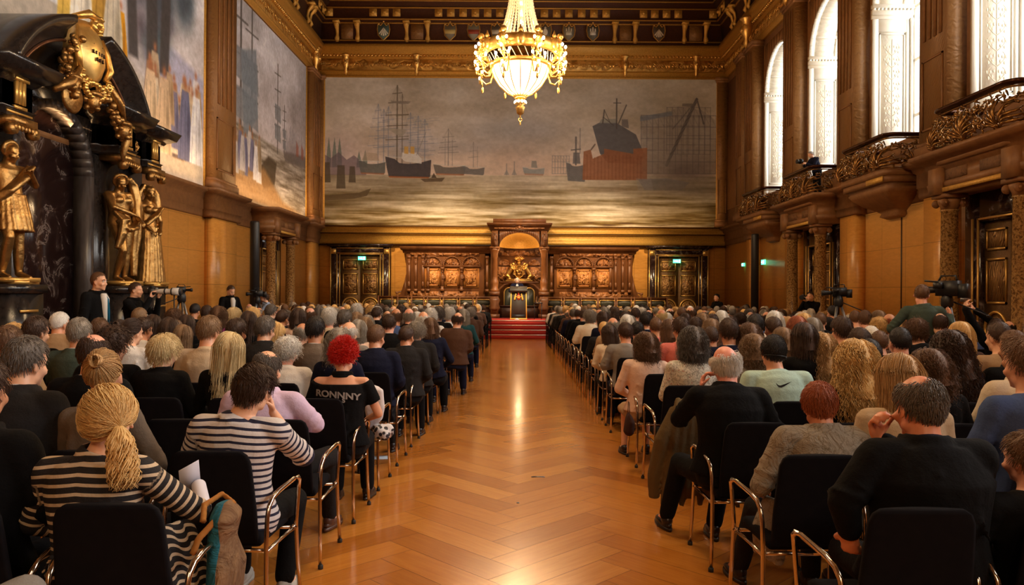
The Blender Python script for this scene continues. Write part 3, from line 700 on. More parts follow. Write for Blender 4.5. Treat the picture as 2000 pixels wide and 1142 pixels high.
mural('mural_painting', cv, MB_, PAINT, 'wide grey harbour painting with steamers and cranes on the far wall', 1.5)
fr = MB()
for (a, b, c, d) in ((U(626, 33), U(633, 33), 4.50, 10.98), (U(1397, 33), U(1404, 33), 4.50, 10.98), (U(626, 33), U(1404, 33), 10.92, 11.0)): fr.box(a, b, YB - .12, YB, c, d)
struct('trim_%d' % n_, fr, GOLDBAND); n_ += 1
# --- left wall paintings: canvas x is the depth along the wall
def left_canvas(y0, y1, px): return Canvas(int((y1 - y0) * px), int(6.3 * px), y0, 0, y1, 6.3)     # units: metres along, metres down
def robed(cv, x, yb, h, c, hd=(150, 110, 84), al=.9, r=None):
    w2 = h * .17
    cv.poly([(x - w2 * .55, yb - h * .83), (x + w2 * .55, yb - h * .83), (x + w2 * 1.0, yb - h * .4), (x + w2 * 1.15, yb), (x - w2 * 1.15, yb), (x - w2 * 1.0, yb - h * .4)], c, al, .05)
    cv.soft(x, yb - h * .90, h * .062, h * .08, hd, .95); cv.soft(x + w2 * .5, yb - h * .4, w2 * .35, h * .3, tuple(k * .65 for k in c), .6)
    for k in range(3): cv.line(x + w2 * (k - 1) * .5, yb - h * .7, x + w2 * (k - 1) * .8, yb, h * .018, tuple(k_ * .72 for k_ in c), .5)
def lineM(cv, *a): cv.line(*a)
# Canvas.line softness is in canvas units: metres here, so rescale it
class LCanvas(Canvas):
    def line(s, x0, y0, x1, y1, wd, c, al=1.0):
        sl = s.win(min(x0, x1) - wd, min(y0, y1) - wd, max(x0, x1) + wd, max(y0, y1) + wd); X, Y = s.X[sl], s.Y[sl]
        dx, dy = x1 - x0, y1 - y0; t = np.clip(((X - x0) * dx + (Y - y0) * dy) / (dx * dx + dy * dy + 1e-9), 0, 1)
        s.blend(sl, np.clip(.5 + (wd / 2 - np.hypot(X - x0 - t * dx, Y - y0 - t * dy)) / .03, 0, 1), c, al)
def lc(y0, y1, px): return LCanvas(int((y1 - y0) * px), int(6.3 * px), y0, 0, y1, 6.3)
cv = lc(23.2, 31.6, 44); t = cv.Y[..., None] / 6.3
cv.a[:] = np.array([186, 180, 174]) / 255 * (1 - t) + np.array([172, 158, 150]) / 255 * t
cv.a += (fbm(cv.h, cv.w, 6, 5, 11, 5)[..., None] - .5) * .34
wv = fbm(cv.h, cv.w, 50, 8, 12, 4); m = np.clip((cv.Y - 3.9 - (cv.X - 23.2) * .02) / .1, 0, 1)[..., None]
cv.a = cv.a * (1 - m) + (np.array([150, 140, 126]) / 255 + (wv[..., None] - .5) * .5) * m
for x, h, wd in ((24.2, 5.6, .16), (25.2, 5.4, .12), (27.9, 3.2, .09), (28.7, 1.9, .07)):
    b = 4.6 - (.4 if x > 27 else 0); cv.line(x, b, x, b - h, wd, (96, 90, 84), .9)
    for f in (.3, .5, .7, .88): cv.line(x - h * .11, b - h * f, x + h * .11, b - h * f - .04, wd * .5, (96, 90, 84), .8)
    for f in (.32, .54): cv.poly([(x - h * .1, b - h * f), (x + h * .1, b - h * f), (x + h * .12, b - h * (f - .19)), (x - h * .09, b - h * (f - .17))], (128, 128, 126), .85, .05)
cv.poly([(24.2, 1.6), (25.6, 1.2), (25.8, 3.4), (24.5, 4.4)], (120, 126, 128), .8, .1)
for k in range(26): x = 29 + k * .1; h = .5 + rr.random() * .8; cv.line(x, 4.1, x, 4.1 - h, .03, (112, 110, 116), .8)
cv.poly([(28.6, 4.0), (31.6, 3.7), (31.6, 4.2), (28.8, 4.35)], (112, 104, 98), .8, .1)
for x in (30.2, 30.9): cv.poly([(x, 3.9), (x + .05, 3.3), (x + .35, 3.5), (x + .35, 3.9)], (150, 96, 80), .7, .05)
cv.poly([(26.0, 5.0), (26.9, 4.5), (27.8, 4.6), (27.6, 5.4), (26.4, 5.7)], (84, 74, 62), .9, .1)
cv.poly([(23.2, 5.2), (26.5, 5.0), (28.5, 5.9), (31.6, 6.2), (31.6, 6.3), (23.2, 6.3)], (150, 118, 82), .8, .2)
for i in range(16):
    x = 23.4 + rr.random() * 2.6; robed(cv, x, 5.1 + rr.random() * .5, 1.15 + rr.random() * .35, rr.choice([(196, 190, 182), (180, 172, 164), (112, 110, 128), (150, 130, 104), (206, 200, 194)]))
cv.a = (cv.a - .62) * 1.25 + .60; cv.speck(.12, 14)
def ML(y0, y1): return lambda u, v: np.stack([np.full_like(u, XL + .03), y0 + u * (y1 - y0), 10.95 - v * 6.35], -1)
mural('mural_painting', cv, ML(23.2, 31.6), PAINT, 'pale painting of sailing ships and robed people on the left wall, beyond the pilaster')
cv = lc(6.6, 21.4, 44); t = cv.Y[..., None] / 6.3
cv.a[:] = np.array([196, 190, 184]) / 255 * (1 - t) + np.array([188, 176, 166]) / 255 * t
cv.a += (fbm(cv.h, cv.w, 5, 8, 21, 5)[..., None] - .5) * .34
cv.poly([(6.6, 3.0), (14, 3.5), (17, 4.0), (19, 4.7), (21.4, 4.9), (21.4, 6.3), (6.6, 6.3)], (168, 156, 136), .85, .3)
cv.poly([(18.0, 3.6), (19.4, 3.1), (21.4, 3.4), (21.4, 4.9), (18.2, 4.6)], (146, 146, 168), .6, .2)
for k in range(46):            # trees
    x = 18.6 + rr.gauss(0, .75); y = 1.3 + rr.gauss(0, .9); cv.soft(x, y, .35 + rr.random() * .4, .4 + rr.random() * .5, (92 + rr.randint(-14, 14), 94, 98), .85)
for x0, x1, wd in ((17.2, 17.5, .40), (18.3, 18.4, .5), (19.2, 19.0, .45)): cv.poly([(x0 - wd / 2, 0), (x0 + wd / 2, 0), (x1 + wd * .5, 3.9), (x1 - wd * .6, 3.9)], (88, 84, 82), .95, .1)
for k in range(18): x = 6.8 + k * .47; robed(cv, x, 3.6 + rr.random() * .3, 3.4 + rr.random() * .3, rr.choice([(196, 192, 184), (186, 182, 174), (205, 200, 190), (176, 170, 162)]), (170, 140, 118))
for x, h, c in ((15.1, 2.7, (206, 170, 90)), (15.7, 2.8, (208, 176, 110)), (16.2, 2.5, (178, 140, 76)), (15.4, 2.2, (226, 214, 190)), (16.9, 1.75, (206, 146, 40)), (16.6, 2.3, (196, 184, 160))): robed(cv, x, 4.25 + (x - 15) * .15, h, c, (190, 130, 100), .95)
for k in range(30):
    x = 18.1 + rr.random() * 3.1; robed(cv, x, 4.9 + rr.random() * 1.0, 1.5 + rr.random() * .3, rr.choice([(206, 190, 164), (176, 150, 118), (150, 120, 96), (204, 198, 190), (126, 122, 140), (190, 168, 138), (112, 98, 92)]), (164, 118, 92))
for x, c in ((18.3, (206, 180, 146)), (19.0, (196, 170, 138)), (20.2, (116, 116, 134)), (20.9, (210, 206, 200))): robed(cv, x, 5.8, 2.2, c, (160, 112, 84), .95)
cv.a = (cv.a - .64) * 1.3 + .62; cv.speck(.12, 24)
mural('mural_painting', cv, ML(6.6, 21.4), PAINT, 'pale painting of robed people under grey trees on the left wall, above the black portal')
fr = MB()
for a, b in ((23.16, 23.24), (31.56, 31.66), (21.36, 21.44), (6.55, 6.63)): fr.box(XL, XL + .07, a, b, 4.54, 10.98)
struct('trim_%d' % n_, fr, GOLDBAND); n_ += 1
# ================================================================ human figure builder
def Rz(a): return Matrix.Rotation(a, 4, 'Z')
def head_M(c, yaw=0, pitch=0, roll=0):
    """yaw left +, pitch down +"""
    return Matrix.Translation(c) @ Rz(yaw) @ Matrix.Rotation(-pitch, 4, 'X') @ Matrix.Rotation(roll, 4, 'Y')
def add_head(mb, M, ears=True, fine=False):
    T = mb.T; mb.T = M if T is None else T @ M
    mb.ell((0, -.012, .025), (.076, .097, .097), 18, 12); mb.ell((0, .032, -.035), (.057, .060, .080), 14, 10)
    mb.ell((0, .066, -.098), (.026, .022, .018)); mb.ell((0, .020, -.075), (.052, .05, .035)); mb.ell((0, .074, .022), (.050, .020, .012))
    for s_ in (1, -1):
        mb.ell((s_ * .040, .060, -.035), (.022, .028, .022)); mb.ell((s_ * .044, -.0, -.07), (.022, .045, .03))
        if ears:
            mb.ell((s_ * .081, -.008, -.012), (.007, .019, .031), 10, 8, Matrix.Rotation(s_ * .35, 3, 'Z') @ Matrix.Rotation(-.15, 3, 'X')); mb.ell((s_ * .082, -.004, -.035), (.007, .011, .012))
        mb.ell((s_ * .012, .094, -.040), (.009, .013, .009))
    mb.tube([(0, .082, .014), (0, .098, -.015), (0, .108, -.034), (0, .092, -.046)], [(.008, .010), (.010, .012), (.013, .012), (.010, .006)], 10)
    mb.ell((0, .088, -.060), (.020, .010, .006)); mb.ell((0, .087, -.069), (.019, .010, .006))
    mb.T = T
def add_hand(mb, wr, dr, pn, side, curl=.5, s=1, spread=.1):
    """wr wrist point, dr finger direction, pn palm-facing normal, side +1 right hand"""
    d = Vector(dr).normalized(); n = Vector(pn); n = (n - d * n.dot(d)).normalized(); t = d.cross(n) * side     # towards the thumb
    wr = Vector(wr); pc = wr + d * .045 * s
    M = Matrix((t, d, n)).transposed()
    mb.ell(pc, (.040 * s, .052 * s, .016 * s), 12, 8, M); mb.ell(wr + d * .075 * s, (.038 * s, .02 * s, .013 * s), 12, 8, M)
    for k, (off, L) in enumerate(((.028, .078), (.010, .086), (-.009, .080), (-.027, .064))):
        p = wr + d * (.082 - abs(off) * .2) * s + t * off * s; a = curl * (1 + .12 * k); pts = [p]; dd = (d + t * off * spread * 8).normalized()
        for j, f in enumerate((.45, .32, .23)):
            ca, sa = math.cos(a * (j + .6)), math.sin(a * (j + .6)); p = p + (dd * ca + n * sa) * L * f * s; pts.append(p)
        mb.tube(pts, [.0092 * s, .0088 * s, .0082 * s, .0068 * s], 8); mb.ell(pts[-1], .0070 * s, 8, 6); mb.ell(pts[1], .0092 * s, 8, 6)
    p0 = wr + d * .022 * s + t * .030 * s; p1 = p0 + (d * .6 + t * .7 + n * .25).normalized() * .036 * s; p2 = p1 + (d * .9 + t * .25 + n * curl * .8).normalized() * .032 * s
    p3 = p2 + (d + n * curl * 1.2).normalized() * .024 * s
    mb.tube([p0, p1, p2, p3], [.013 * s, .0115 * s, .010 * s, .008 * s], 8); mb.ell(p3, .008 * s, 8, 6)
TORSO = [(.46, .0, .150, .125), (.54, .0, .172, .128), (.62, -.01, .160, .118), (.72, -.02, .142, .105), (.82, -.03, .150, .108), (.92, -.035, .165, .110), (.99, -.035, .168, .100), (1.035, -.028, .125, .080), (1.065, -.018, .078, .064)]
class Fig:
    """poses a figure and gives its body, garments and shoes as continuous surfaces"""
    def __init__(s, sex='m', pz=0.0, lean=0, side=0, twist=0, head=(0, 0, 0), arms=None, legs=None, sw=None, girth=1.0, neck=1.0, hands=None, headoff=(0, 0, 0), hump=0):
        s.sex = sex; s.pz = pz; s.sw = sw or (.180 if sex == 'm' else .150); s.g = girth * (1 if sex == 'm' else .90)
        s.A = Matrix.Translation((0, 0, .5 + pz)) @ Rz(twist) @ Matrix.Rotation(side, 4, 'Y') @ Matrix.Rotation(-lean, 4, 'X') @ Matrix.Translation((0, 0, -.5))
        s.hump = hump; s.neck = neck
        hc = s.A @ Vector((headoff[0], .022 + headoff[1] + hump * .6, 1.198 + headoff[2] + (neck - 1) * .08))
        s.HM = head_M(hc, *head); s.nb = s.A @ Vector((0, -.02 + hump * .5, 1.045)); s.nt = s.HM @ Vector((0, -.018, -.055))
        s.sh = {k: s.A @ Vector((k * s.sw, -.035 + hump * .3, 1.002)) for k in (1, -1)}
        seated = pz == 0
        da = {1: ((.245, .02, .76), (.13, .27, .66)), -1: ((-.245, .02, .76), (-.10, .29, .66))} if seated else {1: ((.26, -.02, 1.13), (.27, .06, .88)), -1: ((-.26, -.02, 1.13), (-.27, .06, .88))}
        dl = {1: ((.10, .45, .50), (.11, .46, .09)), -1: ((-.12, .44, .50), (-.13, .42, .09))} if seated else {1: ((.10, .02, .50), (.11, -.02, .09)), -1: ((-.10, .02, .50), (-.11, -.02, .09))}
        s.arms = {k: tuple(Vector(q) for q in ((arms or {}).get(k) or da[k])) for k in (1, -1)}
        s.legs = {k: tuple(Vector(q) for q in ((legs or {}).get(k) or dl[k])) for k in (1, -1)}
        s.hands = hands or {}
    def torso(s, mb, ex=0, z0=0, z1=9, flare=0):
        pts, rr = [], []
        for (z, y, a, b) in TORSO:
            if z < z0 or z > z1: continue
            f = s.g if z < .95 else 1; y = y + s.hump * max(0, z - .8) * 1.6 - (s.hump * .5 if .8 < z < 1 else 0)
            pts.append(s.A @ Vector((0, y, z))); rr.append((a * f + ex + (flare if z < .6 else 0), b * f + ex))
        mb.tube(pts, rr, 22, ref=(0, 1, 0) if False else (0, -1, 0.01))
        if s.sex == 'f' and z1 > .95:
            for k in (1, -1): mb.ell(s.A @ Vector((k * .065, .065, .90)), (.058 + ex, .05 + ex, .055 + ex))
    def body(s, voxel=.011):
        mb = MB(); s.torso(mb, -.012); add_head(mb, s.HM); u = (s.nt - s.nb)
        r0 = .060 if s.sex == 'm' else .049
        mb.tube([s.nb - u * .35, s.nb, s.nb + u * .5, s.nt], [r0 * 1.5, r0 * 1.08, r0, r0 * .98], 14); mb.limb(s.sh[1], s.sh[-1], .045, .045)
        for k in (1, -1):
            e, w_ = s.arms[k]; a = .9 if s.sex == 'f' else 1
            mb.limb(s.sh[k], e, .047 * a, .037 * a); mb.limb(e, w_, .037 * a, .024 * a)
            h = s.hands.get(k) or {}
            d = h.get('d') or (w_ - e).normalized(); add_hand(mb, w_ + Vector(d) * .0, d, h.get('n') or (Vector((0, .2, -1)) if s.pz == 0 else Vector((-k, .2, 0))), k, h.get('curl', .45), .94 if s.sex == 'f' else 1.02)
            kn, an = s.legs[k]; hip = s.A @ Vector((k * .085, .02, .52))
            hip = Vector((k * .085, .02, .50 + s.pz)); mb.limb(hip, kn, .078, .052); mb.limb(kn, an, .050, .034)
            mb.limb(an, an + s.toe(k, .12) + Vector((0, 0, -.045)), .032, .026)
        return blob(mb, voxel, 1, .5, 'person_body')
    def toe(s, k, L):
        kn, an = s.legs[k]; d = Vector((an.x - 0, .0, 0)) * .6 + Vector((0, 1, 0)); d.z = 0; return d.normalized() * L
    def top(s, sleeve='long', thick=.014, hem=.50, collar='jacket', voxel=.012, open_back=False, puff=0, down=0, tol=0):
        mb = MB(); s.torso(mb, thick, hem, 1.05 if not open_back else 1.0, .02 + down)
        a = s.A
        if not open_back: mb.limb(s.sh[1], s.sh[-1], .054 + thick * .6, .054 + thick * .6, 16)
        for k in (1, -1):
            e, w_ = s.arms[k]; t = thick + puff; f = 1 if s.sex == 'm' else .88
            mb.ell(s.sh[k] + (e - s.sh[k]) * .12, (.060 * f + t * .5,) * 3)
            if sleeve == 'long': mb.limb(s.sh[k], e, .052 * f + t * .7, .043 * f + t * .6, 14); mb.limb(e, e + (w_ - e) * .93, .043 * f + t * .6, .033 * f + t * .5, 14)
            elif sleeve == 'half': mb.limb(s.sh[k], e, .052 * f + t * .7, .043 * f + t * .6, 14); mb.limb(e, e + (w_ - e) * .04, .050 * f + t * .6, .043 * f + t * .6, 14)
            elif sleeve == 'short': q_ = s.sh[k] + (e - s.sh[k]) * .62; mb.tube([s.sh[k], s.sh[k] * .5 + q_ * .5, q_], [.054 * f + t * .7, .054 * f + t * .8, .052 * f + t], 14)
        r0 = .060 if s.sex == 'm' else .049; u = (s.nt - s.nb)
        mb.tube([s.nb - u * .2, s.nb + u * (.18 if collar else .02)], [r0 * 1.9, r0 * 1.22 + thick * .3], 18)
        if collar == 'jacket':
            ux = Vector((1, 0, 0)); uy = u.cross(ux).normalized(); ux = uy.cross(u).normalized()
            for q_, rr_ in ((.16, 1.50), (.34, 1.36)): mb.tube([s.nb + u * (q_ + .10 * math.sin(a)) * (-1 if False else 1) + (ux * math.cos(a) + uy * math.sin(a) * 1.0) * r0 * rr_ for a in np.linspace(0, 2 * PI, 21)[:-1]], .012, 7, closed=True)
        # soft folds so that the cloth has real relief
        r = random.Random(int(s.sw * 1e4) + int(s.g * 100)); 
        for _ in range(9):
            x = r.uniform(-.12, .12); z = r.uniform(.62, .98); q0 = a @ Vector((x, -.135 * s.g - thick * .3, z)); q1 = a @ Vector((x + r.uniform(-.09, .09), -.128 * s.g - thick * .3, z - r.uniform(.03, .12)))
            mb.limb(q0, q1, .010, .006, 6)
        for k in (1, -1):
            e, w_ = s.arms[k]
            for j in range(3):
                ang = r.uniform(0, 6); f = .8 if s.sex == 'f' else 1; v = (e - s.sh[k]).normalized(); p = s.sh[k] + (e - s.sh[k]) * (.55 + j * .17)
                if sleeve == 'short' and j > 0: continue
                ring = []; ux = v.orthogonal().normalized(); uy = v.cross(ux)
                for q_ in range(7): b = ang + q_ * .45; ring.append(p + (ux * math.cos(b) + uy * math.sin(b)) * (.050 * f + thick * .6) + v * .012 * q_ * .4)
                mb.tube(ring, .007, 6)
        return blob(mb, voxel, 2, .5, 'top')
    def collar(s, up=.5, w_=.028, r=1.0, col='shirt'):
        """band around the neck"""
        mb = MB(); r0 = (.060 if s.sex == 'm' else .049) * r; u = (s.nt - s.nb); L = u.length; u = u.normalized(); ux = Vector((1, 0, 0)); uy = u.cross(ux).normalized(); ux = uy.cross(u).normalized()
        R = []
        for t_, rr, dz in ((0, 1.42, 0), (.5, 1.2, .6), (1, 1.15, 1), (1.02, 1.06, 1), (.5, 1.08, .6), (0, 1.3, 0)):
            R.append([s.nb + u * (L * up * .25 + w_ * dz * 1.0 - .004) + u * (.3 * w_ * -math.sin(a)) * 0 + ux * r0 * rr * math.cos(a) + uy * r0 * rr * math.sin(a) - u * (.012 * (1 + (uy * math.sin(a)).dot(Vector((0, 1, 0))) * 1.0)) for a in np.linspace(0, 2 * PI, 25)[:-1]])
        mb.rings(np.array([[tuple(p) for p in r_] for r_ in R] + [[tuple(p) for p in R[0]]]), caps=False); return mb.mesh('collar', True)
    def trousers(s, thick=.012, voxel=.013, skirt=False):
        mb = MB(); s.torso(mb, thick * .7, 0, .62)
        for k in (1, -1):
            kn, an = s.legs[k]; hip = Vector((k * .085, .02, .50 + s.pz)); mb.limb(hip, kn, .080 + thick, .058 + thick, 14)
            if not skirt:
                en = an + (kn - an) * .05; mb.limb(kn, en, .056 + thick, .044 + thick, 14); 
                mb.ell(kn - Vector((0, .02, .03)), (.055 + thick, .05 + thick, .05))
        if skirt:
            a = (s.legs[1][0] + s.legs[-1][0]) / 2; mb.tube([Vector((0, .05, .5 + s.pz)), a, a + Vector((0, .03, -.05))], [(.20, .09), (.20, .08), (.18, .05)], 16, ref=(0, 0, 1))
        return blob(mb, voxel, 2, .5, 'trousers')
    def shoes(s):
        out = []
        for k in (1, -1):
            mb = MB()
            kn, an = s.legs[k]; t = s.toe(k, .17); z = an.z - .09; h = an + Vector((0, -.045, 0)) ; h.z = z + .035
            yaw = math.atan2(-t.x, t.y); M = Matrix.Rotation(yaw, 3, 'Z'); c = an + t * .35; 
            mb.ell((c.x, c.y, z + .036), (.042, .135, .036), 16, 8, M); mb.ell((an.x, an.y - .01, z + .065), (.040, .055, .045), 12, 8, M)
            n = 20; R = []
            for zz in (z + .0, z + .022):
                R.append([tuple(Vector((c.x, c.y, zz)) + M @ Vector((.047 * math.cos(a) * (1 if math.sin(a) > 0 else .8), .142 * math.sin(a), 0))) for a in np.arange(n) * 2 * PI / n])
            mb.rings(np.array(R)); out.append(mb.mesh('shoe', True))
        return out
# ---------------------------------------------------------------- hair
HC = np.array((0, -.012, .025)); HR = np.array((.078, .100, .100))
def hair_mask(D_, kind):
    x, y, z = D_.T
    zb = np.interp(y, [-1, -.6, -.15, .25, .6, 1], [-.75, -.72, -.42, -.1, .42, .62])
    m = z > zb
    if kind == 'bald': m &= (z < .34 + .08 * np.sin(x * 9)) & (y < .45) & ((y < 0) | (z < .28))
    elif kind == 'bald2': m &= ((z < .62) | (y < -.62)) & (y < .62)
    return m
def strands(n, L, kind='full', flow='short', curl=0, freq=60, vol=.012, seed=0, m=10, r=.0016, hang=.0, spread=0, jitter=.25, tie=None, taper=.5):
    """hair as strands that follow the skull, then hang; returns an MB in head space"""
    g = np.random.RandomState(seed); N_ = n * 3
    u = g.normal(size=(N_, 3)); u /= np.linalg.norm(u, axis=1)[:, None]; u = u[hair_mask(u + (g.normal(size=u.shape) * .07 if kind != 'full' else 0), kind)][:n]; n = len(u)
    p = HC + HR * u * 1.0; off = .002 + vol * g.rand(n) ** .7; Ls = L * (1 - (.14 if flow == 'long' else .3) * g.rand(n)); P_ = [p.copy()]
    crown = HC + HR * np.array((.02, -.42, .90)); part_ = np.array((-.25, .3, .9)); ph = g.rand(n) * 6.28; rd = np.clip(g.normal(size=(n, 3)), -1.5, 1.5) * jitter
    for i in range(m):
        q = (p - HC) / (HR + off[:, None]); rad = np.linalg.norm(q, axis=1); nrm = q / (HR); nrm /= np.linalg.norm(nrm, axis=1)[:, None]
        if flow == 'short': d = (p - crown) * 12 + np.array((0, .15, -.5)); 
        elif flow == 'side': d = np.stack([np.where(u[:, 2] > .3, 1.0, np.sign(u[:, 0]) * .2), np.where(u[:, 1] > 0, .5, -.3), -.35 - .8 * (u[:, 2] < .3)], 1)
        elif flow == 'up': d = nrm * .9 + np.stack([g.normal(size=n) * .4, g.normal(size=n) * .4, np.full(n, .35)], 1)
        elif flow == 'tie': d = np.array(tie) - p; dist = np.linalg.norm(d, axis=1)[:, None]; d = d / (dist + 1e-6)
        else: d = np.stack([np.sign(p[:, 0] - .012) * .55 * (q[:, 2] > .2) + p[:, 0] * 3 * spread, np.where(u[:, 1] > .2, .0, -.35) * (q[:, 2] > .1) - .12, np.full(n, -1.0)], 1)
        d = d + rd * .5
        near = (rad < 1.12)[:, None]; dn = (d * nrm).sum(1)[:, None]
        if flow != 'up': d = np.where(near, d - nrm * np.minimum(dn, 0) - nrm * np.maximum(dn, 0) * .6, d)
        d /= np.linalg.norm(d, axis=1)[:, None] + 1e-9
        if flow == 'tie': p = p + d * np.minimum(Ls / m, dist[:, 0] * .55)[:, None]
        else: p = p + d * (Ls / m)[:, None]
        q = (p - HC) / (HR + off[:, None]); rad = np.linalg.norm(q, axis=1)[:, None]
        p = np.where(rad < 1, HC + q / rad * (HR + off[:, None]), p)
        if flow == 'long':      # keep the face and neck free
            lo = p[:, 2] < -.03; nr = np.hypot(p[:, 0], p[:, 1] + .01); push = lo & (nr < .066 + vol * .5); k = np.where(push, (.066 + vol * .5) / (nr + 1e-6), 1); p[:, 0] *= k; p[:, 1] = (p[:, 1] + .01) * k - .01
            fr_ = (p[:, 1] > .035) & (p[:, 2] < .03) ; p[:, 1] = np.where(fr_, .035, p[:, 1]); p[:, 0] = np.where(fr_ & (abs(p[:, 0]) < .068), np.sign(p[:, 0] + 1e-6) * .068, p[:, 0])
            p[:, 1] -= np.where(p[:, 2] < -.16, hang * (L / m), 0)
        pp = p.copy()
        if curl:
            a = i * freq * L / m + ph; f = min(1, i / 3)
            pp[:, 0] += curl * f * np.cos(a); pp[:, 1] += curl * f * np.sin(a) * .8; pp[:, 2] += curl * f * np.sin(a * 1.3) * .5
        P_.append(pp)
    P_ = np.array(P_); mm = P_.shape[0]                                   # (m+1, n, 3)
    t = np.gradient(P_, axis=0); t /= np.linalg.norm(t, axis=2)[..., None] + 1e-9
    ref = np.array((.3, .2, .93)); a = np.cross(t, ref); a /= np.linalg.norm(a, axis=2)[..., None] + 1e-9; b = np.cross(a, t)
    rr = (r * (.7 + .8 * g.rand(n)))[None, :, None] * np.linspace(1, taper, mm)[:, None, None]
    R = np.stack([P_ + (a * math.cos(k * 2.094) + b * math.sin(k * 2.094)) * rr for k in range(3)], 2)   # mm, n, 3, 3
    idx = (np.arange(mm - 1)[:, None, None] * n + np.arange(n)[None, :, None]) * 3; k = np.arange(3)[None, None]
    F = np.stack([idx + k, idx + (k + 1) % 3, idx + n * 3 + (k + 1) % 3, idx + n * 3 + k], -1).reshape(-1, 4)
    mb = MB(); mb.add(R.reshape(-1, 3), F); return mb
def cap(mb, kind='full', off=.004):
    th = np.linspace(0, PI, 26); ph = np.arange(40) * 2 * PI / 40
    D_ = np.stack([np.sin(th)[:, None] * np.cos(ph), np.sin(th)[:, None] * np.sin(ph), np.repeat(np.cos(th)[:, None], 40, 1)], -1)
    ok = hair_mask(D_.reshape(-1, 3), kind).reshape(26, 40); V = (HC + (HR + off) * D_).reshape(-1, 3)
    F = [(i * 40 + j, (i + 1) * 40 + j, (i + 1) * 40 + (j + 1) % 40, i * 40 + (j + 1) % 40) for i in range(25) for j in range(40) if ok[i, j] and ok[i + 1, j] and ok[i, (j + 1) % 40] and ok[i + 1, (j + 1) % 40]]
    if F: mb.add(V, F)
    return mb
def shell(mb, length, vol=.012, spread=0, wave=0, m=12, n=44, front=.035):
    """under-layer of long hair: a surface swept down from the crown all round the back"""
    az = np.linspace(-PI * .80, PI * .80, n); R = []
    for i in range(m + 1):
        t = i / m; row = []
        for a in az:
            s_, c_ = math.sin(a), -math.cos(a)
            L = t * (.155 + length)
            if L < .155:
                e = L / .155 * PI / 2 * .98; rx, ry, rz = HR + vol; row.append((HC[0] + rx * math.sin(e) * s_, HC[1] + ry * math.sin(e) * c_ * 1.0, HC[2] + rz * math.cos(e)))
            else:
                dz = L - .155; k = 1 + spread * dz - (0.10 if dz > .08 else dz * 1.2) * (spread <= 0) ; w_ = wave * math.sin(dz * 55 + a * 5)
                y = HC[1] + (HR[1] + vol) * c_ * k + w_ * c_; y = min(y, front)
                x = HC[0] + (HR[0] + vol) * s_ * k + w_ * s_
                row.append((x, y - dz * .05, HC[2] - dz))
        R.append(row)
    mb.rings(np.array(R), closed=False, caps=False); return mb
